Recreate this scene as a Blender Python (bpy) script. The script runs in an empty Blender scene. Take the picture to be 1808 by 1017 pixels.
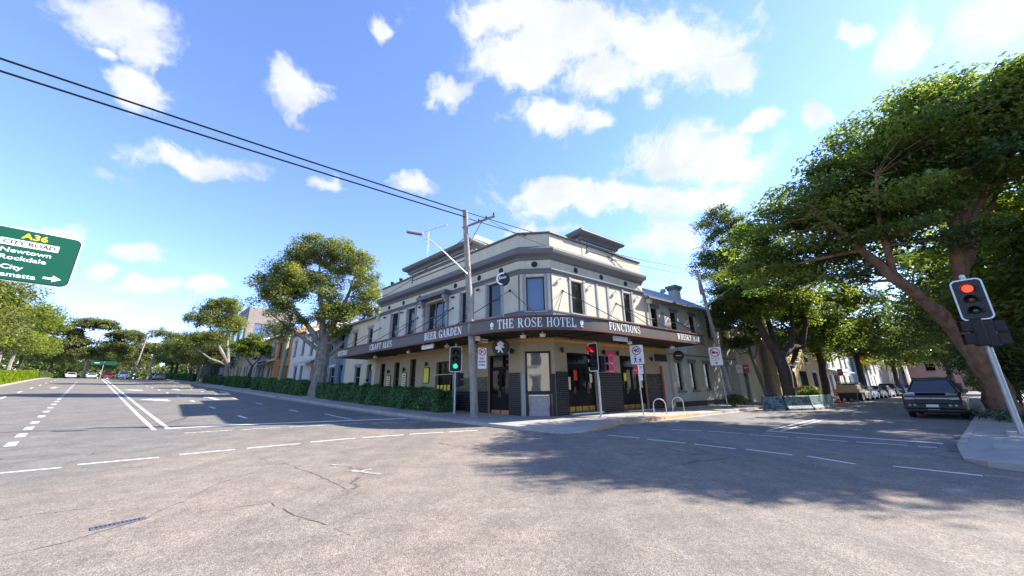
import bpy, math, random
import numpy as np
from mathutils import Vector, Matrix
R = math.radians
random.seed(7)
S = bpy.context.scene
C = S.collection

# ------------------------------------------------------------------ camera
cd = bpy.data.cameras.new('camera'); cam = bpy.data.objects.new('camera', cd); C.objects.link(cam)
cd.sensor_width = 36; cd.lens = 12.426; cd.clip_start = .05; cd.clip_end = 8000
cam.matrix_world = Matrix.Translation((0, 0, 1.6)) @ Matrix.Rotation(R(90)+.2794, 4, 'X') @ Matrix.Rotation(-.0133, 4, 'Z')
S.camera = cam

# ------------------------------------------------------------------ sun and sky
SUN_EL, SUN_AZ = R(38), R(75.2)          # azimuth clockwise from +Y
sdir = Vector((math.sin(SUN_AZ)*math.cos(SUN_EL), math.cos(SUN_AZ)*math.cos(SUN_EL), math.sin(SUN_EL)))
ld = bpy.data.lights.new('sun', 'SUN'); ld.energy = 4.2; ld.angle = R(.53); ld.color = (1, .93, .82)
sun = bpy.data.objects.new('sun', ld); C.objects.link(sun)
sun.rotation_euler = sdir.to_track_quat('Z', 'Y').to_euler()
S.view_settings.view_transform = 'Standard'; S.view_settings.look = 'None'
S.view_settings.exposure = 1.72; S.view_settings.gamma = 1
S.cycles.max_bounces = 7; S.cycles.diffuse_bounces = 4; S.cycles.glossy_bounces = 2; S.cycles.transmission_bounces = 3
W = bpy.data.worlds.new('World'); S.world = W; W.use_nodes = True; W.cycles.sampling_method = 'MANUAL'; W.cycles.sample_map_resolution = 512
def build_world():
    nt = W.node_tree; N = nt.nodes; L = nt.links; N.clear()
    out = N.new('ShaderNodeOutputWorld'); bg = N.new('ShaderNodeBackground'); L.new(bg.outputs[0], out.inputs[0])
    sky = N.new('ShaderNodeTexSky'); sky.sky_type = 'NISHITA'; sky.sun_disc = False
    sky.sun_elevation = SUN_EL; sky.sun_rotation = SUN_AZ; sky.altitude = 20; sky.air_density = .9; sky.dust_density = .08; sky.ozone_density = 2.6
    bg.inputs[1].default_value = .122
    tc = N.new('ShaderNodeTexCoord')
    def math_(op, a, b=None, c=None, clamp=False):
        n = N.new('ShaderNodeMath'); n.operation = op; n.use_clamp = clamp
        for i, x in enumerate((a, b, c)):
            if x is None: continue
            if isinstance(x, (int, float)): n.inputs[i].default_value = x
            else: L.new(x, n.inputs[i])
        return n.outputs[0]
    def vm(op, a, b):
        n = N.new('ShaderNodeVectorMath'); n.operation = op
        for i, x in enumerate((a, b)):
            if isinstance(x, tuple): n.inputs[i].default_value = x
            elif x is not None: L.new(x, n.inputs[i])
        return n
    def noise_(vec, scale, detail, rough):
        n = N.new('ShaderNodeTexNoise'); L.new(vec, n.inputs['Vector']); n.inputs['Scale'].default_value = scale
        n.inputs['Detail'].default_value = detail; n.inputs['Roughness'].default_value = rough; return n
    d = tc.outputs['Generated']
    w1 = noise_(d, 5.5, 4, .55); w2 = vm('SUBTRACT', w1.outputs['Color'], (.5, .5, .5)); w3 = vm('MULTIPLY', w2.outputs[0], (.16, .16, .12))
    dd = vm('ADD', d, w3.outputs[0]).outputs[0]
    acc = None
    # every cloud: centre direction, orientation, half width and half height (radians)
    for cx, cy, cz, ex, ey, ez, rx, ry, st in CLOUDS:
        m = N.new('ShaderNodeMapping'); m.vector_type = 'TEXTURE'; L.new(dd, m.inputs[0])
        m.inputs['Location'].default_value = (cx, cy, cz); m.inputs['Rotation'].default_value = (ex, ey, ez); m.inputs['Scale'].default_value = (rx, ry, .5)
        ln = vm('LENGTH', m.outputs[0], None).outputs['Value']
        v = math_('MULTIPLY', math_('SUBTRACT', 1.12, ln), st)
        acc = v if acc is None else math_('MAXIMUM', acc, v)
    # thin fair-weather cloud everywhere else
    pl = vm('MULTIPLY', d, (1, 1, 2.4)).outputs[0]
    bgn = noise_(pl, 3.1, 5, .6).outputs['Fac']
    acc = math_('MAXIMUM', acc, math_('MULTIPLY', math_('SUBTRACT', bgn, .74), 3.0))
    acc = math_('MAXIMUM', acc, -.6)
    fine = noise_(dd, 10, 10, .66).outputs['Fac']
    dens = math_('ADD', acc, math_('MULTIPLY', math_('SUBTRACT', fine, .52), 2.6))
    mr = N.new('ShaderNodeMapRange'); mr.interpolation_type = 'SMOOTHSTEP'; L.new(dens, mr.inputs[0])
    mr.inputs[1].default_value = -.05; mr.inputs[2].default_value = .66; mr.inputs[4].default_value = .95
    thick = N.new('ShaderNodeMapRange'); L.new(noise_(dd, 7, 6, .55).outputs['Fac'], thick.inputs[0])
    thick.inputs[1].default_value = .3; thick.inputs[2].default_value = .62
    ccol = N.new('ShaderNodeMix'); ccol.data_type = 'RGBA'; L.new(thick.outputs[0], ccol.inputs['Factor'])
    ccol.inputs['A'].default_value = (2.05, 2.2, 2.5, 1); ccol.inputs['B'].default_value = (2.8, 2.84, 2.9, 1)
    hs = N.new('ShaderNodeMix'); hs.data_type = 'RGBA'; hs.blend_type = 'MULTIPLY'; hs.inputs['Factor'].default_value = 1
    L.new(sky.outputs[0], hs.inputs['A']); hs.inputs['B'].default_value = SKY_TINT
    mx = N.new('ShaderNodeMix'); mx.data_type = 'RGBA'; L.new(mr.outputs[0], mx.inputs['Factor']); L.new(hs.outputs['Result'], mx.inputs['A']); L.new(ccol.outputs['Result'], mx.inputs['B'])
    L.new(mx.outputs['Result'], bg.inputs[0])
SKY_TINT = (.87, .89, 1.08, 1)
CLOUDS = [
    (-0.669, 0.443, 0.597, -0.790, -0.557, 0.504, 0.090, 0.059, 1.00),
    (-0.649, 0.474, 0.596, -0.813, -0.522, 0.499, 0.052, 0.048, 1.00),
    (-0.689, 0.468, 0.554, -0.867, -0.542, 0.561, 0.023, 0.017, 0.90),
    (-0.697, 0.415, 0.585, -0.787, -0.595, 0.525, 0.043, 0.029, 0.70),
    (-0.663, 0.525, 0.533, -0.926, -0.479, 0.567, 0.051, 0.047, 1.00),
    (-0.471, 0.622, 0.626, -0.848, -0.331, 0.369, 0.055, 0.064, 0.95),
    (-0.290, 0.563, 0.774, -0.652, -0.230, 0.185, 0.031, 0.035, 0.95),
    (-0.022, 0.587, 0.810, -0.627, -0.012, 0.021, 0.154, 0.060, 1.00),
    (0.042, 0.644, 0.763, -0.701, 0.039, -0.019, 0.162, 0.080, 1.00),
    (0.144, 0.614, 0.776, -0.674, 0.120, -0.082, 0.197, 0.088, 1.00),
    (0.352, 0.606, 0.713, -0.735, 0.279, -0.230, 0.169, 0.087, 1.00),
    (0.243, 0.669, 0.703, -0.774, 0.185, -0.162, 0.159, 0.070, 1.00),
    (-0.138, 0.697, 0.704, -0.786, -0.090, 0.106, 0.064, 0.041, 0.90),
    (0.472, 0.598, 0.647, -0.806, 0.363, -0.339, 0.050, 0.056, 1.00),
    (0.100, 0.741, 0.664, -0.842, 0.076, -0.067, 0.140, 0.046, 1.00),
    (0.213, 0.737, 0.642, -0.865, 0.149, -0.155, 0.070, 0.031, 0.90),
    (0.411, 0.739, 0.533, -0.987, 0.254, -0.343, 0.168, 0.063, 0.95),
    (0.510, 0.713, 0.482, -1.042, 0.302, -0.448, 0.095, 0.042, 0.90),
    (0.151, 0.856, 0.494, -1.052, 0.087, -0.125, 0.249, 0.064, 1.00),
    (0.347, 0.811, 0.471, -1.071, 0.187, -0.303, 0.197, 0.061, 1.00),
    (0.466, 0.769, 0.438, -1.102, 0.246, -0.422, 0.089, 0.042, 0.95),
    (-0.638, 0.621, 0.456, -1.059, -0.373, 0.597, 0.098, 0.028, 1.05),
    (-0.261, 0.809, 0.526, -1.012, -0.132, 0.230, 0.053, 0.037, 1.00),
    (-0.447, 0.749, 0.490, -1.043, -0.235, 0.404, 0.055, 0.025, 0.85),
    (0.685, 0.463, 0.562, -0.840, 0.568, -0.527, 0.044, 0.046, 1.15),
    (0.744, 0.409, 0.528, -0.852, 0.641, -0.586, 0.049, 0.059, 1.15),
    (0.609, 0.504, 0.612, -0.800, 0.499, -0.444, 0.041, 0.018, 0.95),
    (0.530, 0.647, 0.548, -0.945, 0.361, -0.436, 0.040, 0.028, 1.10),
    (0.618, 0.596, 0.512, -0.973, 0.427, -0.528, 0.041, 0.026, 1.05),
    (-0.795, 0.542, 0.272, -1.277, -0.344, 0.871, 0.045, 0.019, 1.00),
    (-0.761, 0.608, 0.227, -1.335, -0.249, 0.837, 0.023, 0.021, 1.00),
    (-0.726, 0.633, 0.270, -1.287, -0.270, 0.776, 0.040, 0.024, 1.00),
    (-0.718, 0.663, 0.213, -1.351, -0.203, 0.780, 0.061, 0.020, 1.05),
    (-0.664, 0.713, 0.228, -1.337, -0.186, 0.706, 0.055, 0.019, 1.00),
    (0.403, 0.838, 0.369, -1.187, 0.176, -0.377, 0.134, 0.048, 0.85),
    (0.326, 0.698, 0.638, -0.856, 0.231, -0.241, 0.032, 0.024, 0.70),
    (-0.770, 0.617, 0.160, -1.408, -0.173, 0.867, 0.066, 0.013, 0.75),
    (0.818, 0.525, 0.233, -1.319, 0.360, -0.910, 0.018, 0.022, 0.80),
    (0.090, 0.910, 0.405, -1.153, 0.049, -0.077, 0.157, 0.026, 0.60),
]
build_world()

# ------------------------------------------------------------------ plan of the place (metres)
P1 = Vector((.4163, 20.254)); P2 = Vector((2.3237, 20.089))        # the two ends of the hotel's splayed corner
aA, aB, aR = .8115, .9207, R(49.5)
dA = Vector((-math.sin(aA), math.cos(aA))); dB = Vector((math.sin(aB), math.cos(aB))); dR = Vector((-math.sin(aR), math.cos(aR)))
nA = Vector((-dA.y, dA.x)); nB = Vector((dB.y, -dB.x)); nR = Vector((-dR.y, dR.x))
dC = (P2-P1).normalized(); nC = Vector((dC.y, -dC.x)); LC = (P2-P1).length
LA, LB = 17.5, 9.46
def sp(u, w):
    u = u/w
    return w*(u if u > 40 else math.log1p(math.exp(u)))
def gzu(u): return .047*(sp(u-2, 4)-1.4*sp(u-140, 14))      # the main road climbs to a crest
def gz(x, y): return gzu((Vector((x, y))-P1).dot(dR))
def frame(P, d, n): return Matrix(((d.x, n.x, 0, P.x), (d.y, n.y, 0, P.y), (0, 0, 1, 0), (0, 0, 0, 1)))
FA, FB, FC, FR = frame(P1, dA, nA), frame(P2, dB, nB), frame(P1, dC, nC), frame(P1, dR, nR)
def W3(F, t, w, z=0): return F @ Vector((t, w, z))
def gA(t, w=0): p = W3(FA, t, w); return gz(p.x, p.y)
def ROT(loc, rz, rx=0): return Matrix.Translation(loc) @ Matrix.Rotation(rz, 4, 'Z') @ Matrix.Rotation(rx, 4, 'X')

# ------------------------------------------------------------------ mesh helpers
class MB:
    def __init__(s, M=None): s.v = []; s.f = []; s.M = M or Matrix()
    def add(s, vs, fs):
        n = len(s.v); M = s.M; flip = M.determinant() < 0
        s.v += [tuple(M @ Vector(v)) for v in vs]
        s.f += [tuple(i+n for i in (reversed(f) if flip else f)) for f in fs]; return s
    def box(s, x0, x1, y0, y1, z0, z1):
        x0, x1 = min(x0, x1), max(x0, x1); y0, y1 = min(y0, y1), max(y0, y1); z0, z1 = min(z0, z1), max(z0, z1)
        return s.add([(x0,y0,z0),(x1,y0,z0),(x1,y1,z0),(x0,y1,z0),(x0,y0,z1),(x1,y0,z1),(x1,y1,z1),(x0,y1,z1)],
                     [(3,2,1,0),(4,5,6,7),(0,1,5,4),(1,2,6,5),(2,3,7,6),(3,0,4,7)])
    def bbox(s, x0, x1, y0, y1, z0, z1, b=.02):   # box with chamfered edges
        vs = []; 
        for sx in (0, 1):
            for sy in (0, 1):
                for sz in (0, 1):
                    X, Y, Z = (x0, x1)[sx], (y0, y1)[sy], (z0, z1)[sz]; bx, by, bz = (b, -b)[sx], (b, -b)[sy], (b, -b)[sz]
                    vs += [(X, Y+by, Z+bz), (X+bx, Y, Z+bz), (X+bx, Y+by, Z)]
        i = lambda sx, sy, sz, k: (sx*4+sy*2+sz)*3+k
        fs = []
        for k, (a, c) in enumerate(((1, 2), (0, 2), (0, 1))):
            for q in (0, 1):
                def cr(p, r): v = [0, 0, 0]; v[k] = q; v[a] = p; v[c] = r; return i(*v, k)
                f = [cr(0,0), cr(1,0), cr(1,1), cr(0,1)]
                if (q == 1) == (k == 1): f.reverse()
                fs.append(tuple(f))
        for sx in (0, 1):
            for sy in (0, 1):
                for sz in (0, 1):
                    f = [i(sx,sy,sz,0), i(sx,sy,sz,1), i(sx,sy,sz,2)]
                    if (sx+sy+sz) % 2 == 0: f.reverse()
                    fs.append(tuple(f))
        for p in (0, 1):
            for q in (0, 1):
                fs.append((i(p,q,0,0), i(p,q,1,0), i(p,q,1,1), i(p,q,0,1)) if (p+q) % 2 else (i(p,q,0,1), i(p,q,1,1), i(p,q,1,0), i(p,q,0,0)))
                fs.append((i(p,0,q,2), i(p,1,q,2), i(p,1,q,0), i(p,0,q,0)) if (p+q) % 2 else (i(p,0,q,0), i(p,1,q,0), i(p,1,q,2), i(p,0,q,2)))
                fs.append((i(0,p,q,1), i(1,p,q,1), i(1,p,q,2), i(0,p,q,2)) if (p+q) % 2 else (i(0,p,q,2), i(1,p,q,2), i(1,p,q,1), i(0,p,q,1)))
        return s.add(vs, fs)
    def poly(s, pts, y0, y1):        # outline in local x,z extruded along y
        n = len(pts); vs = [(p[0], y0, p[1]) for p in pts]+[(p[0], y1, p[1]) for p in pts]
        return s.add(vs, [tuple(range(n)), tuple(range(2*n-1, n-1, -1))]+[((i+1) % n, i, n+i, n+(i+1) % n) for i in range(n)])
    def slab(s, pts, z0, z1):        # outline in local x,y extruded along z
        n = len(pts); vs = [(p[0], p[1], z0) for p in pts]+[(p[0], p[1], z1) for p in pts]
        return s.add(vs, [tuple(range(n-1, -1, -1)), tuple(range(n, 2*n))]+[(i, (i+1) % n, n+(i+1) % n, n+i) for i in range(n)])
    def tube(s, pts, r, n=8, cap=True):
        pts = [Vector(p) for p in pts]; rs = r if isinstance(r, (list, tuple)) else [r]*len(pts); vs = []; fs = []
        ref = None
        for k, p in enumerate(pts):
            t = (pts[min(k+1, len(pts)-1)]-pts[max(k-1, 0)]).normalized()
            if ref is None: ref = Vector((0, 0, 1)) if abs(t.z) < .9 else Vector((1, 0, 0))
            a = t.cross(ref); a = (a if a.length > .05 else t.cross(Vector((.3, 1, .2)))).normalized(); b = t.cross(a).normalized()
            for i in range(n):
                an = 2*math.pi*i/n; vs.append(tuple(p+(a*math.cos(an)+b*math.sin(an))*rs[k]))
        for k in range(len(pts)-1):
            for i in range(n): j = (i+1) % n; fs.append((k*n+i, (k+1)*n+i, (k+1)*n+j, k*n+j))
        if cap: fs += [tuple(range(n)), tuple(range(len(vs)-1, len(vs)-n-1, -1))]
        return s.add(vs, fs)
    def lathe(s, prof, n=16, c=(0, 0, 0), ax='z'):
        vs = []; fs = []
        for r, z in prof:
            for i in range(n):
                a = 2*math.pi*i/n; x, y = r*math.cos(a), r*math.sin(a)
                vs.append({'z': (c[0]+x, c[1]+y, c[2]+z), 'y': (c[0]+x, c[1]+z, c[2]+y), 'x': (c[0]+z, c[1]+x, c[2]+y)}[ax])
        for k in range(len(prof)-1):
            for i in range(n): j = (i+1) % n; fs.append((k*n+i, k*n+j, (k+1)*n+j, (k+1)*n+i))
        fs += [tuple(range(n-1, -1, -1)), tuple(range(len(vs)-n, len(vs)))]
        return s.add(vs, fs)
    def wall(s, t0, t1, z0, z1, th, holes, y=0):   # wall slab behind plane y with openings
        ts = sorted({t0, t1, *[h[0] for h in holes], *[h[1] for h in holes]}); zs = sorted({z0, z1, *[h[2] for h in holes], *[h[3] for h in holes]})
        ts = [a for a in ts if t0 <= a <= t1]; zs = [a for a in zs if z0 <= a <= z1]
        nt, nz = len(ts)-1, len(zs)-1
        solid = lambda i, j: 0 <= i < nt and 0 <= j < nz and not any(h[0] < (ts[i]+ts[i+1])/2 < h[1] and h[2] < (zs[j]+zs[j+1])/2 < h[3] for h in holes)
        for i in range(nt):
            for j in range(nz):
                if not solid(i, j): continue
                a, b, c, d = ts[i], ts[i+1], zs[j], zs[j+1]; k = y-th
                s.add([(a,y,c),(b,y,c),(b,y,d),(a,y,d)], [(3,2,1,0)]); s.add([(a,k,c),(b,k,c),(b,k,d),(a,k,d)], [(0,1,2,3)])
                if not solid(i-1, j): s.add([(a,y,c),(a,y,d),(a,k,d),(a,k,c)], [(3,2,1,0)])
                if not solid(i+1, j): s.add([(b,y,c),(b,y,d),(b,k,d),(b,k,c)], [(0,1,2,3)])
                if not solid(i, j-1): s.add([(a,y,c),(b,y,c),(b,k,c),(a,k,c)], [(3,2,1,0)])
                if not solid(i, j+1): s.add([(a,y,d),(b,y,d),(b,k,d),(a,k,d)], [(0,1,2,3)])
        return s
    def loft(s, path, prof, closed=False):   # profile (out, z) swept along plan path of ((x,y),(nx,ny)) mitred points
        m = len(prof); vs = []; fs = []
        for (x, y), (nx, ny) in path:
            for o, z in prof: vs.append((x+nx*o, y+ny*o, z))
        for k in range(len(path)-1):
            for i in range(m): j = (i+1) % m; fs.append((k*m+i, k*m+j, (k+1)*m+j, (k+1)*m+i))
        fs += [tuple(range(m-1, -1, -1)), tuple(range(len(vs)-m, len(vs)))]
        return s.add(vs, fs)
INV = {}
def link(o, parent):
    C.objects.link(o)
    if parent is not None: o.parent = parent; INV[o] = INV.get(parent)
    return o
def obj(name, mb, mat, parent=None, smooth=False, label=None):
    inv = INV.get(parent) if parent is not None else None
    vs = [tuple(inv @ Vector(v)) for v in mb.v] if inv is not None else mb.v
    me = bpy.data.meshes.new(name); me.from_pydata(vs, [], mb.f); me.materials.append(mat)
    if smooth:
        me.polygons.foreach_set('use_smooth', [True]*len(me.polygons))
        try: me.set_sharp_from_angle(angle=R(38))
        except Exception: pass
    o = bpy.data.objects.new(name, me); link(o, parent)
    if label: o['label'] = label
    return o
def thing(name, label, cat, loc=(0, 0, 0), rz=0, group=None):
    o = bpy.data.objects.new(name, None); o.empty_display_size = .3; C.objects.link(o)
    o.location = loc; o.rotation_euler = (0, 0, rz); INV[o] = ROT(loc, rz).inverted()
    tag(o, label, cat, group); return o
def tag(o, label=None, cat=None, group=None, kind=None):
    if label: o['label'] = label
    if cat: o['category'] = cat
    if group: o['group'] = group
    if kind: o['kind'] = kind
    return o
def copy_tree(o, parent=None):
    c = o.copy(); C.objects.link(c)
    if parent is not None: c.parent = parent
    for ch in list(o.children): copy_tree(ch, c)
    return c
def text_mb(s, size, M, ext=.004, xs=1., bold=0., align='CENTER'):
    cu = bpy.data.curves.new('lettering', 'FONT'); cu.body = s; cu.size = size; cu.align_x = align; cu.align_y = 'CENTER'; cu.offset = bold; cu.resolution_u = 3
    cu.extrude = ext
    o = bpy.data.objects.new('lettering', cu); me = bpy.data.meshes.new_from_object(o)
    mb = MB(M @ Matrix.Rotation(R(90), 4, 'X') @ Matrix.Diagonal((xs, 1, 1, 1)))
    mb.add([tuple(v.co) for v in me.vertices], [tuple(p.vertices) for p in me.polygons])
    bpy.data.objects.remove(o); bpy.data.meshes.remove(me); return mb

# ------------------------------------------------------------------ materials
def nodes(m): return m.node_tree.nodes, m.node_tree.links
def mat(name, col, rough=.7, var=.12, scale=3., bump=0., bscale=40., metal=0., streak=0., spec=.4, dirt=None, emit=None):
    m = bpy.data.materials.new(name); m.use_nodes = True; N, L = nodes(m); b = N['Principled BSDF']
    b.inputs['Roughness'].default_value = rough; b.inputs['Metallic'].default_value = metal; b.inputs['Specular IOR Level'].default_value = spec
    col = tuple(col)+(1,) if len(col) == 3 else col
    tc = N.new('ShaderNodeTexCoord'); src = tc.outputs['Object']
    if emit:
        b.inputs['Emission Color'].default_value = col; b.inputs['Emission Strength'].default_value = emit
    n = N.new('ShaderNodeTexNoise'); L.new(src, n.inputs['Vector']); n.inputs['Scale'].default_value = scale; n.inputs['Detail'].default_value = 6; n.inputs['Roughness'].default_value = .65
    mr = N.new('ShaderNodeMapRange'); L.new(n.outputs['Fac'], mr.inputs[0]); mr.inputs[1].default_value = .3; mr.inputs[2].default_value = .7; mr.inputs[3].default_value = 1-var; mr.inputs[4].default_value = 1+var
    v = mr.outputs[0]
    if streak:
        mp = N.new('ShaderNodeMapping'); L.new(src, mp.inputs[0]); mp.inputs['Scale'].default_value = (2.6, 2.6, .3)
        n2 = N.new('ShaderNodeTexNoise'); L.new(mp.outputs[0], n2.inputs['Vector']); n2.inputs['Scale'].default_value = 1.2; n2.inputs['Detail'].default_value = 9; n2.inputs['Roughness'].default_value = .6
        m2 = N.new('ShaderNodeMapRange'); L.new(n2.outputs['Fac'], m2.inputs[0]); m2.inputs[1].default_value = .42; m2.inputs[2].default_value = .75; m2.inputs[3].default_value = 1; m2.inputs[4].default_value = 1-streak
        mu = N.new('ShaderNodeMath'); mu.operation = 'MULTIPLY'; L.new(v, mu.inputs[0]); L.new(m2.outputs[0], mu.inputs[1]); v = mu.outputs[0]
    mx = N.new('ShaderNodeVectorMath'); mx.operation = 'SCALE'; mx.inputs[0].default_value = col[:3]; L.new(v, mx.inputs['Scale'])
    L.new(mx.outputs[0], b.inputs['Base Color'])
    if bump:
        n3 = N.new('ShaderNodeTexNoise'); L.new(src, n3.inputs['Vector']); n3.inputs['Scale'].default_value = bscale; n3.inputs['Detail'].default_value = 4
        bp = N.new('ShaderNodeBump'); bp.inputs['Strength'].default_value = bump; bp.inputs['Distance'].default_value = .02; L.new(n3.outputs['Fac'], bp.inputs['Height']); L.new(bp.outputs[0], b.inputs['Normal'])
    return m
def glass(name, col, rough=.06):
    m = bpy.data.materials.new(name); m.use_nodes = True; N, L = nodes(m); b = N['Principled BSDF']
    b.inputs['Base Color'].default_value = (*col, 1); b.inputs['Roughness'].default_value = rough; b.inputs['Specular IOR Level'].default_value = .6
    n = N.new('ShaderNodeTexNoise'); n.inputs['Scale'].default_value = 1.3; bp = N.new('ShaderNodeBump'); bp.inputs['Strength'].default_value = .06; bp.inputs['Distance'].default_value = .05
    L.new(n.outputs['Fac'], bp.inputs['Height']); L.new(bp.outputs[0], b.inputs['Normal']); return m
def leaf_mat(name, dark, light, trans=.35):
    m = bpy.data.materials.new(name); m.use_nodes = True; N, L = nodes(m); N.clear()
    out = N.new('ShaderNodeOutputMaterial'); at = N.new('ShaderNodeAttribute'); at.attribute_name = 'tint'
    mx = N.new('ShaderNodeMix'); mx.data_type = 'RGBA'; L.new(at.outputs['Fac'], mx.inputs['Factor']); mx.inputs['A'].default_value = (*dark, 1); mx.inputs['B'].default_value = (*light, 1)
    p = N.new('ShaderNodeBsdfPrincipled'); p.inputs['Roughness'].default_value = .5; p.inputs['Specular IOR Level'].default_value = .35; L.new(mx.outputs['Result'], p.inputs['Base Color'])
    t = N.new('ShaderNodeBsdfTranslucent'); br = N.new('ShaderNodeMix'); br.data_type = 'RGBA'; br.blend_type = 'MULTIPLY'; br.inputs['Factor'].default_value = 1
    L.new(mx.outputs['Result'], br.inputs['A']); br.inputs['B'].default_value = (1.5, 1.55, .55, 1); L.new(br.outputs['Result'], t.inputs['Color'])
    ms = N.new('ShaderNodeMixShader'); ms.inputs[0].default_value = trans; L.new(p.outputs[0], ms.inputs[1]); L.new(t.outputs[0], ms.inputs[2]); L.new(ms.outputs[0], out.inputs[0]); return m
def tile_mat(name, col, grout, w, h, F, rough=.25):      # glazed wall tiles laid in courses, along and up the wall plane
    m = bpy.data.materials.new(name); m.use_nodes = True; N, L = nodes(m); b = N['Principled BSDF']; b.inputs['Roughness'].default_value = rough; b.inputs['Specular IOR Level'].default_value = .14
    g = N.new('ShaderNodeNewGeometry'); d1 = N.new('ShaderNodeVectorMath'); d1.operation = 'DOT_PRODUCT'; L.new(g.outputs['Position'], d1.inputs[0]); d1.inputs[1].default_value = F.col[0].xyz
    sx = N.new('ShaderNodeSeparateXYZ'); L.new(g.outputs['Position'], sx.inputs[0]); cb = N.new('ShaderNodeCombineXYZ'); L.new(d1.outputs['Value'], cb.inputs[0]); L.new(sx.outputs['Z'], cb.inputs[1])
    br = N.new('ShaderNodeTexBrick'); L.new(cb.outputs[0], br.inputs['Vector']); br.inputs['Scale'].default_value = 1; br.inputs['Brick Width'].default_value = w; br.inputs['Row Height'].default_value = h
    br.inputs['Mortar Size'].default_value = .009; br.inputs['Mortar Smooth'].default_value = .3; br.inputs['Bias'].default_value = 0
    br.inputs['Color1'].default_value = (*col, 1); br.inputs['Color2'].default_value = (*[c*1.9 for c in col], 1); br.inputs['Mortar'].default_value = (*grout, 1)
    L.new(br.outputs['Color'], b.inputs['Base Color']); bp = N.new('ShaderNodeBump'); bp.invert = True; bp.inputs['Strength'].default_value = .5; bp.inputs['Distance'].default_value = .01
    L.new(br.outputs['Fac'], bp.inputs['Height']); L.new(bp.outputs[0], b.inputs['Normal']); return m
M = {}
def mm(k, *a, **kw): M[k] = mat(k, *a, **kw)
mm('wall_grey', (.55, .495, .375), .8, .08, .9, .15, 30, streak=.12)
mm('wall_beige', (.38, .305, .185), .75, .07, 1.5, .15, 30, streak=.12)
mm('trim_slate', (.122, .12, .122), .55, .1, 3)
mm('trim_light', (.265, .27, .285), .6, .1, 3)
mm('dark_trim', (.018, .018, .02), .6, .1, 3)
mm('awning_dark', (.055, .05, .045), .45, .12, 2)
mm('awning_cream', (.42, .37, .32), .5, .08, 2)
mm('red_trim', (.13, .035, .03), .5, .1, 3)
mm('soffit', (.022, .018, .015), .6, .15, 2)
mm('ochre_trim_and_glow', (.55, .28, .07), .5, .08, 3)
mm('letter', (.82, .82, .8), .5, .03, 3)
mm('metal_roof', (.33, .36, .40), .45, .08, 1.5, metal=.3)
mm('galv', (.42, .43, .43), .45, .15, 6, metal=.6)
mm('alu', (.62, .62, .6), .4, .08, 6, metal=.5)
mm('black_plastic', (.012, .012, .013), .45, .1, 6)
mm('white_paint', (.8, .8, .78), .5, .04, 6)
mm('sign_white', (.78, .78, .76), .35, .03, 4)
mm('sign_red', (.6, .025, .03), .4, .05, 4)
mm('sign_green', (.001, .075, .036), .4, .04, 2)
mm('sign_yellow', (.85, .5, .02), .4, .04, 4)
mm('sign_blue', (.02, .2, .5), .4, .04, 4)
mm('sign_black', (.01, .01, .01), .4, .04, 4)
mm('lamp_white', (.85, .83, .78), .3, .02, 4)
mm('stone', (.33, .31, .3), .6, .25, 9, .2, 30)
mm('kick_copper', (.5, .22, .09), .35, .2, 5, metal=.7)
mm('brass', (.30, .20, .05), .4, .5, 14, metal=.7)
mm('red_post', (.38, .09, .05), .5, .1, 5)
mm('pink', (.72, .08, .22), .5, .05, 4)
mm('pink_light', (.85, .45, .5), .5, .05, 4)
mm('yellow_poster', (.75, .62, .05), .45, .1, 4)
mm('menu_poster', (.7, .58, .36), .5, .25, 9)
mm('rubber', (.012, .012, .012), .8, .2, 8)
mm('concrete', (.33, .305, .275), .85, .16, 1.1, .25, 60)
mm('kerb_stone', (.36, .33, .29), .85, .22, 1.6, .25, 50)
mm('kerb_sand', (.45, .29, .15), .85, .25, 1.6, .25, 50)
mm('soil', (.07, .05, .035), .95, .3, 3, .4, 30)
mm('bark_grey', (.22, .17, .13), .9, .35, 3.5, 1., 14, streak=.45)
mm('bark_red', (.24, .135, .08), .9, .35, 2.5, 1., 10, streak=.45)
mm('bark_pale', (.25, .215, .18), .9, .45, 3, .8, 12, streak=.35)
mm('bark_dark', (.07, .05, .04), .9, .35, 4, 1., 12, streak=.3)
mm('pole_wood', (.30, .265, .235), .85, .22, 4, .5, 20, streak=.4)
mm('pole_green', (.23, .29, .22), .8, .2, 4, .3, 20, streak=.3)
mm('wire', (.006, .006, .007), .6, .1, 4)
mm('chrome', (.6, .6, .62), .12, .02, 4, metal=1)
mm('number_plate', (.6, .6, .55), .5, .05, 20)
mm('cone_orange', (.8, .12, .015), .6, .05, 5)
mm('cloth_teal', (.01, .17, .2), .9, .1, 8)
mm('cloth_dark', (.03, .03, .04), .9, .1, 8)
mm('skin', (.45, .27, .19), .6, .05, 8)
mm('hair', (.02, .015, .01), .7, .1, 8)
M['glass'] = glass('window_glass', (.012, .014, .018)); M['glass_low'] = glass('shopfront_glass', (.008, .008, .009)); M['glass_low'].node_tree.nodes['Principled BSDF'].inputs['Specular IOR Level'].default_value = .22; M['glass_blue'] = glass('blue_glass', (.10, .15, .24), .12)
M['car_glass'] = glass('car_glass', (.02, .025, .03), .04); M['lens_dark'] = glass('lens_dark', (.02, .02, .02), .2); M['lens_amber'] = glass('lens_amber', (.07, .025, .005), .2); M['lens_green_dark'] = glass('lens_green_dark', (.004, .03, .025), .2)
M['lit_green'] = mat('lit_green', (.01, .75, .38), .4, 0, emit=.6); M['lit_red'] = mat('lit_red', (1., .05, .02), .4, 0, emit=.9)
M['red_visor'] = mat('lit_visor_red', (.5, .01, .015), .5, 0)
def _dull(): pass
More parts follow.
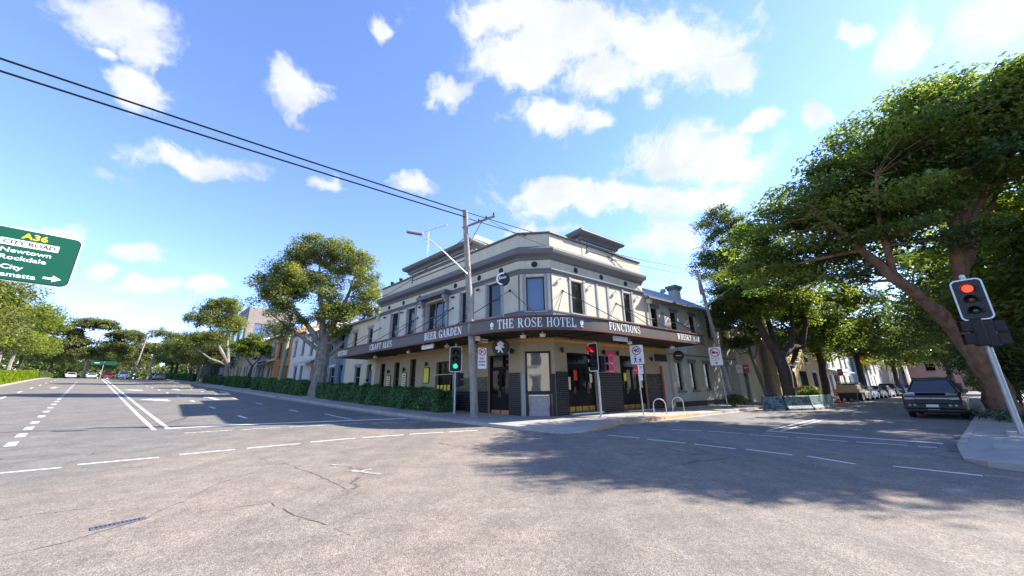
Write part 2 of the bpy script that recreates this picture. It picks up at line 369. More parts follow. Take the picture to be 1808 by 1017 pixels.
M['tile_A'] = tile_mat('tile_A', (.01, .01, .011), (.15, .14, .125), .24, .1, FA); M['tile_B'] = tile_mat('tile_B', (.01, .01, .011), (.15, .14, .125), .24, .1, FB)
M['brass_A'] = tile_mat('brass_tile_A', (.10, .085, .05), (.05, .045, .03), .22, .11, FA, .3)
M['leaf_big'] = leaf_mat('leaf_big', (.07, .12, .06), (.30, .35, .08), .52)
M['leaf_fig'] = leaf_mat('leaf_fig', (.085, .115, .04), (.29, .30, .09), .45)
M['leaf_mid'] = leaf_mat('leaf_mid', (.05, .085, .025), (.25, .28, .045), .5)
M['leaf_lime'] = leaf_mat('leaf_lime', (.06, .11, .012), (.2, .25, .02), .5)
M['leaf_dark'] = leaf_mat('leaf_dark', (.05, .085, .036), (.18, .22, .065), .42)
M['leaf_gum'] = leaf_mat('leaf_gum', (.085, .105, .045), (.25, .26, .09), .38)
M['leaf_hedge'] = leaf_mat('leaf_hedge', (.035, .12, .045), (.14, .28, .09), .25)
M['leaf_hedge_lime'] = leaf_mat('leaf_hedge_lime', (.10, .17, .012), (.3, .36, .02), .45)

# ------------------------------------------------------------------ road surface materials
def asphalt(name, c1, c2, c3, agg=.5, crack=1., scale=1.):
    m = bpy.data.materials.new(name); m.use_nodes = True; N, L = nodes(m); b = N['Principled BSDF']; b.inputs['Roughness'].default_value = .85; b.inputs['Specular IOR Level'].default_value = .25
    g = N.new('ShaderNodeNewGeometry'); pos = g.outputs['Position']
    def noise_(sc, det, ro, v=pos):
        n = N.new('ShaderNodeTexNoise'); L.new(v, n.inputs['Vector']); n.inputs['Scale'].default_value = sc; n.inputs['Detail'].default_value = det; n.inputs['Roughness'].default_value = ro; return n
    def mr(v, a, bb, c=0, d=1, smooth=False):
        n = N.new('ShaderNodeMapRange'); L.new(v, n.inputs[0]); 
        for i, x in enumerate((a, bb, c, d)): n.inputs[i+1].default_value = x
        if smooth: n.interpolation_type = 'SMOOTHSTEP'
        return n.outputs[0]
    def mix(f, a, c, bt='MIX'):
        n = N.new('ShaderNodeMix'); n.data_type = 'RGBA'; n.blend_type = bt
        for k, x in (('Factor', f), ('A', a), ('B', c)):
            if isinstance(x, (tuple, float, int)): n.inputs[k].default_value = (*x, 1) if isinstance(x, tuple) else x
            else: L.new(x, n.inputs[k])
        return n.outputs['Result']
    big = noise_(.23, 4, .6).outputs['Fac']
    col = mix(mr(big, .38, .62, 0, 1, True), c1, c2)
    # the main carriageway beyond the stop line was laid in a greyer seal
    d = N.new('ShaderNodeVectorMath'); d.operation = 'DOT_PRODUCT'; L.new(pos, d.inputs[0]); d.inputs[1].default_value = (dR.x*.85+nR.x*.5, dR.y*.85+nR.y*.5, 0)
    wob = N.new('ShaderNodeMath'); wob.operation = 'ADD'; L.new(d.outputs['Value'], wob.inputs[0]); L.new(mr(big, .3, .7, -1.2, 1.2), wob.inputs[1])
    k0 = P1.dot(dR)*.85+P1.dot(nR)*.5
    col = mix(mr(wob.outputs[0], k0+4.5, k0+9.5, 0, 1, True), col, c3)
    med = noise_(1.7, 6, .65).outputs['Fac']; col = mix(1., col, mix(mr(med, .3, .7), (.78, .78, .78), (1.2, 1.18, 1.16)), 'MULTIPLY')
    vo = N.new('ShaderNodeTexVoronoi'); vo.inputs['Scale'].default_value = 85*scale; L.new(pos, vo.inputs['Vector'])
    sx = N.new('ShaderNodeSeparateColor'); L.new(vo.outputs['Color'], sx.inputs[0])
    chip = mr(sx.outputs[0], 0, 1, 1-agg, 1+agg); cc = N.new('ShaderNodeCombineXYZ'); [L.new(chip, cc.inputs[i]) for i in range(3)]
    col = mix(1., col, cc.outputs[0], 'MULTIPLY')
    vo2 = N.new('ShaderNodeTexVoronoi'); vo2.inputs['Scale'].default_value = 23*scale; L.new(pos, vo2.inputs['Vector']); s2 = N.new('ShaderNodeSeparateColor'); L.new(vo2.outputs['Color'], s2.inputs[0])
    cc2 = N.new('ShaderNodeCombineXYZ'); c2v = mr(s2.outputs[1], 0, 1, .86, 1.12); [L.new(c2v, cc2.inputs[i]) for i in range(3)]
    col = mix(1., col, cc2.outputs[0], 'MULTIPLY')
    # fine cracks, only in tired areas
    ws = noise_(.9, 5, .7).outputs['Color']; wv = N.new('ShaderNodeVectorMath'); wv.operation = 'MULTIPLY_ADD'; L.new(ws, wv.inputs[0]); wv.inputs[1].default_value = (1.1, 1.1, 0); L.new(pos, wv.inputs[2])
    ck = N.new('ShaderNodeTexVoronoi'); ck.feature = 'DISTANCE_TO_EDGE'; ck.inputs['Scale'].default_value = .28; L.new(wv.outputs[0], ck.inputs['Vector'])
    cm = mr(ck.outputs['Distance'], .002, .009, 1, 0); tired = mr(noise_(.35, 3, .5).outputs['Fac'], .5, .58)
    mu = N.new('ShaderNodeMath'); mu.operation = 'MULTIPLY'; L.new(cm, mu.inputs[0]); L.new(tired, mu.inputs[1]); mu2 = N.new('ShaderNodeMath'); mu2.operation = 'MULTIPLY'; L.new(mu.outputs[0], mu2.inputs[0]); mu2.inputs[1].default_value = .75*crack
    col = mix(mu2.outputs[0], col, (.05, .045, .04))
    # oil and tyre stains along the lanes
    mp = N.new('ShaderNodeMapping'); L.new(pos, mp.inputs[0]); mp.inputs['Rotation'].default_value = (0, 0, -aR); mp.inputs['Scale'].default_value = (.9, .06, 1)
    st = noise_(1., 4, .6, mp.outputs[0]).outputs['Fac']; col = mix(mr(st, .48, .72, 0, .5), col, (.11, .105, .10))
    L.new(col, b.inputs['Base Color'])
    hb = N.new('ShaderNodeMath'); hb.operation = 'SUBTRACT'; L.new(vo.outputs['Distance'], hb.inputs[0]); L.new(mu2.outputs[0], hb.inputs[1])
    bp = N.new('ShaderNodeBump'); bp.inputs['Strength'].default_value = .55; bp.inputs['Distance'].default_value = .008; L.new(hb.outputs[0], bp.inputs['Height']); L.new(bp.outputs[0], b.inputs['Normal'])
    return m
M['asphalt'] = asphalt('asphalt', (.228, .192, .160), (.204, .178, .152), (.17, .159, .143), .36)
M['asphalt_side'] = asphalt('asphalt_side', (.20, .185, .175), (.215, .20, .19), (.19, .18, .175), .35)
def worn_paint(name, wear=.5):
    m = bpy.data.materials.new(name); m.use_nodes = True; N, L = nodes(m); b = N['Principled BSDF']; b.inputs['Roughness'].default_value = .7
    g = N.new('ShaderNodeNewGeometry'); n = N.new('ShaderNodeTexNoise'); L.new(g.outputs['Position'], n.inputs['Vector']); n.inputs['Scale'].default_value = 9; n.inputs['Detail'].default_value = 8; n.inputs['Roughness'].default_value = .75
    r = N.new('ShaderNodeMapRange'); L.new(n.outputs['Fac'], r.inputs[0]); r.inputs[1].default_value = wear-.04; r.inputs[2].default_value = wear+.1; r.inputs[3].default_value = 1; r.inputs[4].default_value = 0
    x = N.new('ShaderNodeMix'); x.data_type = 'RGBA'; L.new(r.outputs[0], x.inputs['Factor']); x.inputs['A'].default_value = (.24, .21, .19, 1); x.inputs['B'].default_value = (.68, .67, .64, 1); L.new(x.outputs['Result'], b.inputs['Base Color']); return m
M['line'] = worn_paint('line_paint', .62); M['line_worn'] = worn_paint('line_paint_worn', .5); M['line_faint'] = worn_paint('line_paint_faint', .41)
mm('ground', (.09, .08, .05), .95, .3, .2)
mm('drain_iron', (.13, .135, .16), .5, .2, 9, .2, 60, metal=.5)

# ------------------------------------------------------------------ ground, roads, footpaths
def struct(name, mb, m): return tag(obj(name, mb, m), kind='structure')
g = MB(FR)
us = [-3000, -900, -300, -120, -60, -30, -15] + list(range(-8, 60, 4)) + list(range(60, 240, 10)) + [260, 300, 400, 700, 1500, 3000]
for a, b in zip(us, us[1:]):
    za, zb = gzu(a)-.35, gzu(b)-.35
    g.add([(a, -3000, za), (b, -3000, zb), (b, 3000, zb), (a, 3000, za)], [(0, 1, 2, 3)])
struct('ground', g, M['ground'])
def uv_strip(mb, u0, u1, v0, v1, dz, step=3.):
    n = max(1, int((u1-u0)/step))
    for i in range(n):
        a, b = u0+(u1-u0)*i/n, u0+(u1-u0)*(i+1)/n
        mb.add([(a, v0, gzu(a)+dz), (b, v0, gzu(b)+dz), (b, v1, gzu(b)+dz), (a, v1, gzu(a)+dz)], [(0, 1, 2, 3)])
    return mb
road = struct('main_road', uv_strip(uv_strip(uv_strip(MB(FR), 8, 330, 3.2, 22.4, 0), -30, 8, 3.2, 40, 0, 1.), -90, -30, 3.2, 40, 0, 20), M['asphalt'])
side = MB(); 
for i in range(60):
    s0, s1 = -8+i*4, -4+i*4
    for w_ in range(1, 18):
        q = [W3(FB, s0, w_), W3(FB, s1, w_), W3(FB, s1, w_+1), W3(FB, s0, w_+1)]
        side.add([(p.x, p.y, gz(p.x, p.y)-.006) for p in q], [(0, 1, 2, 3)])
side_road = struct('side_road', side, M['asphalt_side'])
KH = .13
def fp(x, y, dz): return (x, y, gz(x, y)+dz)
# hotel footpath: inner / outer pairs
pairs = [(W3(FR, u, -9), W3(FR, u, 3.72), KH) for u in [330, 250, 200, 170, 150, 130, 110, 90, 75, 60, 50, 42, 36, 30, 26, 22, 18, 15, 12, 9, 6, 4, 2, .5]]
cor = [((-1.0, 16.33), .13), ((.05, 15.35), .12), ((.95, 14.45), .05), ((1.5, 13.98), .02), ((2.1, 13.92), .02), ((2.75, 14.3), .05), ((3.5, 15.15), .12), ((4.2, 16.1), .13)]
inn = [P1+Vector((-.3, .4)), P1+Vector((0, .4)), P1+Vector((.3, .4)), (P1+P2)/2+Vector((-.3, .4)), (P1+P2)/2+Vector((.2, .4)), P2+Vector((-.4, .4)), P2+Vector((-.1, .4)), P2+Vector((.2, .5))]
pairs += [(Vector((i.x, i.y, 0)), Vector((c[0][0], c[0][1], 0)), c[1]) for i, c in zip(inn, cor)]
SB = [0.2, 1.4, 2.6, 3.8, 5, 6.2, 7.4, 8.6, 9.8, 11, 12.2, 13.4, 14.6, 15.8, 17, 18.2, 19.4, 20.6, 21.8, 23, 26, 30, 40, 60, 90, 130, 180]
pairs += [(W3(FB, s, -.6), W3(FB, s, 3.85), KH) for s in SB]
def band(pairs, base=.3):
    mb = MB(); n = len(pairs); vs = []; fs = []
    for i, o, h in pairs:
        m_ = o+(i-o).normalized()*min(.8, (i-o).length*.5)
        vs += [fp(i.x, i.y, KH), fp(m_.x, m_.y, KH), fp(o.x, o.y, h), fp(o.x, o.y, -base)]
    for k in range(n-1): a, b = 4*k, 4*k+4; fs += [(a+j, a+1+j, b+1+j, b+j) for j in range(3)]
    return mb.add(vs, fs)
foot = struct('hotel_footpath', band(pairs), M['concrete'])
def kerb_run(name, pts, hs, parent, m, width=.16, gap=.008, maxlen=1.3, mats=None):
    # individual kerb stones laid along a line
    for k in range(len(pts)-1):
        a, b = Vector(pts[k][:2]), Vector(pts[k+1][:2]); L_ = (b-a).length; n = max(1, round(L_/maxlen)); d = (b-a)/L_; nn = Vector((-d.y, d.x))
        for i in range(n):
            p, q = a+d*(L_*i/n+gap), a+d*(L_*(i+1)/n-gap); h0 = hs[k]+(hs[k+1]-hs[k])*i/n; h1 = hs[k]+(hs[k+1]-hs[k])*(i+1)/n
            vs = []
            j = random.uniform(-.006, .006)
            for pt, h in ((p, h0), (q, h1)):
                for o, z in ((-width/2+j, -.1), (width/2+j, -.1), (width/2+j, h+.004), (width/2-.03+j, h+.012+j), (-width/2+j, h+.012+j)):
                    w = pt+nn*o; vs.append((w.x, w.y, gz(w.x, w.y)+z))
            mb = MB(); mb.add(vs, [(0, 1, 2, 3, 4), (9, 8, 7, 6, 5)]+[(x, 5+x, 5+(x+1) % 5, (x+1) % 5) for x in range(5)])
            obj('kerb_stone', mb, mats[k] if mats else m, parent)
out_pts = [(o.x, o.y) for i, o, h in pairs]; out_h = [h for i, o, h in pairs]
near = [k for k, p in enumerate(out_pts) if k >= 14][:36]
kp = out_pts[14:14+40]; kh = out_h[14:14+40]
kerb_run('kerb', kp[::-1], kh[::-1], foot, M['kerb_stone'], mats=[M['kerb_sand'] if (W3(FB, 1, 4)-Vector((*p, 0))).length < 7.5 and p[0] > 3 else M['kerb_stone'] for p in kp[::-1]])
far = uv_strip(MB(FR), 26, 330, 3.72, 3.9, KH+.004, 6); n0 = len(far.v)
for i in range(50):
    a, b = 26+i*6, 32+i*6; far.add([(a, 3.9, gzu(a)+KH), (b, 3.9, gzu(b)+KH), (b, 3.9, gzu(b)-.1), (a, 3.9, gzu(a)-.1)], [(0, 1, 2, 3)])
obj('kerb', far, M['kerb_stone'], foot)
# concrete gutter strips
gut = uv_strip(MB(FR), 2, 330, 3.9, 4.3, .004, 4); obj('gutter', gut, M['concrete'], road)
gb = MB()
for s0, s1 in zip(SB, SB[1:]):
    q = [W3(FB, s0, 3.9), W3(FB, s1, 3.9), W3(FB, s1, 4.3), W3(FB, s0, 4.3)]; gb.add([fp(p.x, p.y, .004) for p in q], [(0, 1, 2, 3)])
obj('gutter', gb, M['concrete'], side_road)
# paving bays beside the hotel, cast one by one
def bay(q, parent, m, dz=.012):
    c = sum(q, Vector((0, 0)))/4; mb = MB(); v0 = [c+(p-c)*.988 for p in q]
    mb.add([fp(p.x, p.y, KH-.05) for p in v0]+[fp(p.x, p.y, KH+dz+random.uniform(-.002, .002)) for p in v0], [(4, 5, 6, 7), (0, 1, 5, 4), (1, 2, 6, 5), (2, 3, 7, 6), (3, 0, 4, 7)])
    return obj('paving_slab', mb, m, parent)
mm('paving', (.36, .325, .285), .85, .2, .9, .25, 60); mm('paving_b', (.31, .285, .255), .85, .2, .9, .25, 60)
for i, (s0, s1) in enumerate(zip(SB[:20], SB[1:20])):
    for w0, w1 in ((.05, 1.9), (1.9, 3.74)):
        bay([W3(FB, s0, w0).xy, W3(FB, s1, w0).xy, W3(FB, s1, w1).xy, W3(FB, s0, w1).xy], foot, M['paving' if (i+int(w0)) % 3 else 'paving_b'])
for i in range(14):
    for v0, v1 in ((.3, 1.95), (1.95, 3.6)):
        u0 = 1+i*1.6; bay([W3(FR, u0, v0).xy, W3(FR, u0+1.6, v0).xy, W3(FR, u0+1.6, v1).xy, W3(FR, u0, v1).xy], foot, M['paving_b' if (i+int(v0)) % 3 else 'paving'])
# right-hand corner footpath
rp = [(W3(FR, u, -5), W3(FR, u, 3.7), KH) for u in (-90, -50, -34)]+[(Vector((17.5, 7.5, 0)), W3(FR, u, 3.7), KH) for u in (-24, -19, -16.5)]
rp += [(Vector((17.3, 8, 0)), Vector((9.55, 7.25, 0)), KH), (Vector((17.2, 8.4, 0)), Vector((9.45, 7.75, 0)), .10), (Vector((17, 8.8, 0)), Vector((9.9, 8.45, 0)), .03), (Vector((17, 9.2, 0)), Vector((10.6, 9.1, 0)), .03), (Vector((17, 9.6, 0)), Vector((11.4, 9.8, 0)), .10)]
rp += [(W3(FB, s, 17.2), W3(FB, s, 13.7), KH) for s in (2.2, 4, 6, 8, 10, 14, 20, 30, 50, 90, 180)]
rfoot = struct('corner_footpath', band(rp), M['concrete'])
kerb_run('kerb', [(o.x, o.y) for i, o, h in rp][2:-3], [h for i, o, h in rp][2:-3], rfoot, M['kerb_stone'])
for (x, y, rot, a, b) in ((12.2, 8.9, aB, 1.5, 1.4), (13.4, 9.8, aB, 1.5, 1.4), (13.05, 7.75, aB, 1.5, 1.4), (14.25, 8.65, aB, 1.5, 1.4), (14.75, 10.55, aB, 1.5, 1.4), (15.9, 11.45, aB, 1.5, 1.4)):
    F = Matrix.Translation((x, y, 0)) @ Matrix.Rotation(R(90)-rot, 4, 'Z')
    bay([(F @ Vector((sx*a/2, sy*b/2, 0))).xy for sx, sy in ((-1, -1), (1, -1), (1, 1), (-1, 1))], rfoot, M['paving'])
lf = uv_strip(MB(FR), -8, 330, 21.9, 34, KH, 5)
for i in range(60):
    a, b = -8+i*5, -3+i*5; lf.add([(a, 21.9, gzu(a)+KH), (b, 21.9, gzu(b)+KH), (b, 21.9, gzu(b)-.1), (a, 21.9, gzu(a)-.1)], [(3, 2, 1, 0)])
struct('far_side_footpath', lf, M['concrete'])
park = MB()
for i in range(30):
    q = [W3(FB, i*6-30, 16.5), W3(FB, i*6-24, 16.5), W3(FB, i*6-24, 70), W3(FB, i*6-30, 70)]
    park.add([fp(p.x, p.y, KH+.02) for p in q], [(0, 1, 2, 3)])
struct('garden_bed', park, M['soil'])

# ------------------------------------------------------------------ painted markings
def line(pts, w, m='line', parent=None, dz=.006, name='lane_marking'):
    mb = MB()
    for a, b in zip(pts, pts[1:]):
        a, b = Vector(a[:2]), Vector(b[:2]); L_ = (b-a).length; n = max(1, int(L_/1.5)); d = (b-a)/L_; nn = Vector((-d.y, d.x))*w/2
        for i in range(n):
            p, q = a+d*L_*i/n, a+d*L_*(i+1)/n; mb.add([fp(*(p-nn), dz), fp(*(q-nn), dz), fp(*(q+nn), dz), fp(*(p+nn), dz)], [(0, 1, 2, 3)])
    return obj(name, mb, M[m], parent or road)
for a, b in [((-10.449, 7.902), (-9.835, 8.413)), ((-9.825, 8.706), (-8.815, 9.548)), ((-8.618, 9.902), (-7.758, 10.655)), ((-7.581, 10.847), (-6.558, 11.711)), ((-6.397, 11.985), (-5.361, 12.845)), ((-5.170, 12.984), (-3.970, 13.696)), ((-3.805, 13.833), (-2.673, 14.393)), ((-2.475, 14.488), (-1.442, 14.989))]: line([a, b], .11)
for a, b in [((-12.011, 13.787), (-10.925, 14.662)), ((-10.712, 14.818), (-9.661, 15.653)), ((-9.423, 15.841), (-8.264, 16.557)), ((-8.181, 16.890), (-6.923, 17.361)), ((-6.651, 17.467), (-5.509, 17.937)), ((-5.211, 18.026), (-3.993, 18.410))]: line([a, b], .11, 'line_worn')
line([(-13.732, 14.844, 0.287), (-11.244, 16.708, 0.265), (-5.384, 20.038, 0.187)], .32, name='stop_line')
line([(-10.880, 21.536, 0.376), (-8.189, 18.977, 0.233)], .12)
for a, b in [((3.269, 13.293), (4.095, 12.435)), ((4.245, 12.161), (5.035, 11.269)), ((5.208, 11.080), (5.870, 10.184)), ((6.079, 10.089), (6.636, 9.214)), ((6.856, 9.051), (7.125, 8.132)), ((7.652, 7.888), (8.362, 7.027)), ((6.117, 14.708), (7.045, 14.250)), ((7.215, 14.129), (7.984, 13.303)), ((8.005, 12.964), (8.781, 12.226)), ((9.010, 12.171), (9.726, 11.209)), ((9.901, 11.095), (10.629, 10.399)), ((10.699, 10.198), (10.950, 9.973))]: line([a, b], .11, parent=side_road, dz=.008)
line([(9.304, 14.012, 0.006), (11.863, 10.629, 0.002)], .2, parent=side_road, name='stop_line')
line([(9.531, 14.189, 0.005), (14.614, 18.264, 0.003)], .09, parent=side_road); line([(9.732, 13.884, 0.005), (14.660, 17.927, 0.004)], .09, parent=side_road)
dv = (W3(FR, 7.2, 13.25), W3(FR, 7.2, 13.6))
for v in (13.2, 13.62): line([W3(FR, 7.0, v), W3(FR, 200, v)], .13)
for k in range(26):
    u = 5.2+k*2.35+max(0, k-3)*.6; line([W3(FR, u, 16.75), W3(FR, u+1.0, 16.75)], .2, 'line' if k < 3 else 'line_worn')
for k in range(14): u = 32+k*10; line([W3(FR, u, 19.5), W3(FR, u+3, 19.5)], .13)
for v in (10.1, 7.0):
    for k in range(14): u = 9.5+k*7+(v < 8)*2.2; line([W3(FR, u, v), W3(FR, u+1.6, v)], .16 if v > 8 else .13)
def arrow(u, v, s=1., turn=0, parent=None):
    o = [(0, -.12), (2.6, -.12), (2.6, -.42), (4.0, 0), (2.6, .42), (2.6, .12), (0, .12)]
    if turn: o = [(0, -.12), (2.0, -.12), (2.0, .5*turn), (1.5, .5*turn), (2.2, 1.15*turn), (2.9, .5*turn), (2.45, .5*turn), (2.45, .12), (0, .12)]
    mb = MB(); q = [W3(FR, u+x*s, v+y*s) for x, y in o]; mb.add([fp(p.x, p.y, .007) for p in q], [tuple(range(len(q)))]); obj('arrow_marking', mb, M['line_worn'], road)
arrow(25, 11.4, 1.2, 1); arrow(25, 8.4, 1.2); arrow(44, 11.6, 1.2, 1); arrow(44, 8.5, 1.2); arrow(36, 5.4, 1.1); arrow(52, 18, 1.2)
q = [(-4.074, 8.635, 0.034), (-3.774, 8.559, 0.034), (-3.351, 8.051, 0.028), (-3.019, 7.896, 0.024), (-2.634, 7.688, 0.022), (-3.002, 8.149, 0.026), (-3.225, 8.258, 0.029)]
line([q[0], q[1]], .1, 'line_faint'); line([q[2], q[4]], .12, 'line_faint'); line([(-3.178, 7.948, 0.026), (-3.002, 8.149, 0.026)], .08, 'line_faint', dz=.008)
# iron drain cover set in the carriageway
dr = thing('drain_cover', 'blue-grey slotted iron drain cover set in the road', 'drain cover', (-5.026, 5.117, 0.024), 0.9064)
F = ROT(dr.location, dr.rotation_euler[2])
mb = MB(F); mb.bbox(-.245, .245, -.07, .07, -.02, .012, .004); obj('plate', mb, M['drain_iron'], dr)
for k in range(11):
    mb = MB(F); x = -.2+k*.037; mb.box(x, x+.014, -.05+.012*(k % 2), .045-.018*(k % 3), .0125, .0145); obj('slot', mb, M['black_plastic'], dr)

# sealed cracks in the old carriageway
mm('crack_seal', (.125, .108, .094), .8, .3, 8)
def crack(pts, w):
    rr = random.Random(len(pts)*7+int(w*1000)); q = []
    for a, b in zip(pts, pts[1:]):
        a, b = Vector(a[:2]), Vector(b[:2]); n = max(2, int((b-a).length/.18)); nn = Vector((-(b-a).y, (b-a).x)).normalized()
        q += [a.lerp(b, k/n)+nn*rr.gauss(0, .02) for k in range(n)]
    mb = MB()
    for k in range(len(q)-1):
        d = (q[k+1]-q[k]).normalized(); nn = Vector((-d.y, d.x))*w/2*rr.uniform(.35, 1.2)
        if rr.random() < .1: continue
        mb.add([fp(*(q[k]-nn), .005), fp(*(q[k+1]-nn), .005), fp(*(q[k+1]+nn), .005), fp(*(q[k]+nn), .005)], [(0, 1, 2, 3)])
    obj('crack', mb, M['crack_seal'], road)
crack([(-5.237, 4.188, 0.022), (-4.985, 4.549, 0.023), (-4.879, 5.257, 0.023), (-5.357, 7.157, 0.035), (-5.279, 8.845, 0.045)], .02); crack([(-5.279, 8.845, 0.045), (-3.900, 7.720, 0.030), (-2.690, 6.503, 0.018)], .02); crack([(-13.807, 10.279, 0.191), (-13.217, 11.297, 0.197), (-12.844, 13.274, 0.229), (-11.709, 15.988, 0.260)], .03)
crack([(1.135, 8.481, 0.011), (1.702, 7.740, 0.009), (1.982, 7.176, 0.008), (2.250, 6.511, 0.007)], .014); crack([(-4.366, 5.521, 0.024), (-3.620, 5.932, 0.020), (-2.951, 5.376, 0.016), (-1.724, 4.604, 0.010)], .014); crack([(-10.280, 10.971, 0.131), (-9.896, 10.996, 0.122), (-9.673, 11.390, 0.125)], .05); crack([(-14.361, 16.029, 0.335), (-16.696, 19.105, 0.493), (-18.643, 21.482, 0.631), (-23.492, 26.453, 0.949)], .1)

# ------------------------------------------------------------------ the corner hotel
hotel = thing('corner_hotel', 'two-storey grey and beige corner hotel with dark signed awning and parapet', 'hotel', (P1.x, P1.y, 0))
def mit(a, b): c = (a+b).normalized(); return c/c.dot(a)
PATH = [(W3(FA, LA, 0).xy, nA), (P1, mit(nA, nC)), (P2, mit(nC, nB)), (W3(FB, LB, 0).xy, nB)]
def run(name, prof, m, parent=hotel, path=PATH): return obj(name, MB().loft([((p.x, p.y), (n.x, n.y)) for p, n in path], prof), m, parent)
AW = [(14.12, 15.35, 6.0, 8.15), (11.42, 12.65, 6.0, 8.15), (7.2, 9.85, 5.9, 8.15), (4.3, 5.5, 6.0, 8.15), (1.52, 2.78, 6.0, 8.15)]
BW = [(1.66, 2.78, 6.05, 8.1), (6.95, 7.9, 6.05, 8.15)]
CW = [(.42, 1.5, 6.0, 8.08)]
for F, L_, hs in ((FA, LA, AW), (FC, LC, CW), (FB, LB, BW)):
    obj('upper_wall', MB(F).wall(0, L_, 4.3, 10.84, .35, hs), M['wall_grey'], hotel)
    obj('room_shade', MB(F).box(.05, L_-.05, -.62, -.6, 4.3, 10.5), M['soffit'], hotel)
AG = [(.92, 2.67, .16, 3.6), (6.0, 8.12, 1.5, 3.55), (10.86, 11.7, 1.15, 3.97), (13.3, 14.16, 1.2, 3.87), (15.75, 16.6, .75, 3.9)]
CG = [(.27, 1.69, .12, 3.65)]
BG = [(.97, 3.45, .32, 3.63), (5.87, 8.7, .25, 3.68), (10.62, 11.75, .15, 3.4)]
obj('lower_wall', MB(FA).wall(0, LA, -.2, 4.3, .35, AG, .003), M['wall_beige'], hotel)
obj('lower_wall', MB(FC).wall(0, LC, -.2, 4.3, .35, CG, .003), M['wall_beige'], hotel)
obj('lower_wall', MB(FB).wall(0, 12.1, -.2, 4.3, .35, BG, .003), M['wall_beige'], hotel)
obj('tiled_dado', MB(FA).wall(.02, 5.9, -.1, 1.52, .03, AG, .04), M['tile_A'], hotel)
obj('tiled_dado', MB(FA).wall(.02, .9, 1.523, 2.42, .03, [], .04), M['tile_A'], hotel)
obj('patterned_dado', MB(FA).wall(2.72, 5.9, 1.523, 2.36, .03, [], .038), M['brass_A'], hotel)
obj('tiled_dado', MB(FA).wall(8.15, LA, -.1, 1.14, .03, AG, .04), M['tile_A'], hotel)
obj('patterned_dado', MB(FA).wall(8.15, 10.8, 1.143, 1.85, .03, [], .038), M['brass_A'], hotel)
obj('tiled_dado', MB(FB).wall(.02, 10.5, -.1, 2.45, .03, BG, .04), M['tile_B'], hotel)
obj('dado_rail', MB(FA).box(.02, .9, .04, .06, 2.42, 2.5), M['dark_trim'], hotel)
for a, b in ((.02, .95), (3.48, 5.85), (8.72, 10.5)): obj('dado_rail', MB(FB).box(a, b, .04, .062, 2.45, 2.52), M['dark_trim'], hotel)
run('cornice', [(0, 9.12), (.08, 9.14), (.1, 9.26), (.2, 9.34), (.4, 9.40), (.46, 9.46), (.5, 9.62), (.5, 9.70), (.12, 9.98), (0, 10.0)], M['trim_slate'])
run('string_course', [(0, 8.26), (.06, 8.28), (.09, 8.40), (.15, 8.47), (.15, 8.55), (0, 8.6)], M['trim_slate'])
run('coping', [(-.38, 10.83), (.08, 10.83), (.12, 10.87), (.12, 10.94), (-.38, 10.99)], M['trim_slate'])
run('sill_course', [(0, 5.42), (.05, 5.42), (.05, 5.9), (.09, 5.93), (.09, 5.99), (0, 6.0)], M['trim_slate'])
# corner mouldings
for p, n in PATH[1:3]: obj('corner_moulding', MB().tube([(p.x+n.x*.01, p.y+n.y*.01, z) for z in (5.1, 8.25)], .05), M['trim_slate'], hotel)
def sash(F, t0, t1, z0, z1, parent, fm=None, pane=None, dep=.16, bars=1, arch=True, trim=None):
    fm = fm or M['dark_trim']; w = .07; y0, y1 = -dep-.05, -dep
    mb = MB(F); mb.box(t0, t0+w, y0, y1, z0, z1); mb.box(t1-w, t1, y0, y1, z0, z1); mb.box(t0+w, t1-w, y0, y1, z0, z0+w); mb.box(t0+w, t1-w, y0, y1, z1-w, z1)
    if bars: zm = (z0+z1)/2; mb.box(t0+w, t1-w, y0+.01, y1-.005, zm-.03, zm+.03)
    if t1-t0 > 2: 
        for k in (1, 2): x = t0+(t1-t0)*k/3; mb.box(x-.05, x+.05, y0+.012, y1+.01, z0+w, z1-w)
    fr = obj('window', mb, fm, parent)
    obj('pane', MB(F).box(t0+w*.5, t1-w*.5, y0+.015, y0+.025, z0+w*.5, z1-w*.5), pane or M['glass'], fr)
    if arch:
        tr = trim or M['trim_light']
        for x, d in ((t0, -1), (t1, 1)):
            mb = MB(F); a, b = sorted((x+d*.004, x+d*.15)); mb.box(a, b, .002, .05, z0-.02, z1+.02); mb.box(a-.012, b+.012, .002, .075, z1+.02, z1+.16)
            a2, b2 = sorted((x+d*.16, x+d*.2)); mb.box(a2, b2, .002, .03, z0-.02, z1+.1); obj('architrave', mb, tr, fr)
        mb = MB(F); mb.box(t0+.0, t1-.0, .002, .04, z1+.004, z1+.13); obj('lintel', mb, M['wall_grey'], fr)
        mb = MB(F); mb.box(t0-.15, t1+.15, .002, .1, z0-.1, z0-.03); obj('sill', mb, M['trim_light'], fr)
    return fr
for k, h in enumerate(AW):
    if k == 2: continue
    sash(FA, *h, hotel)
sash(FC, *CW[0], hotel, pane=M['glass_blue'], bars=0)
for h in BW: sash(FB, *h, hotel)
# blind window panel on the sunny side
mb = MB(FB); 
for x in (4.12, 5.22): mb.box(x-.07, x+.07, .002, .05, 6.0, 8.2); mb.box(x-.08, x+.08, .002, .07, 8.2, 8.25); mb.box(x+(.1 if x > 4.5 else -.14), x+(.14 if x > 4.5 else -.1), .002, .03, 6, 8.2)
obj('blind_window_frame', mb, M['trim_light'], hotel)
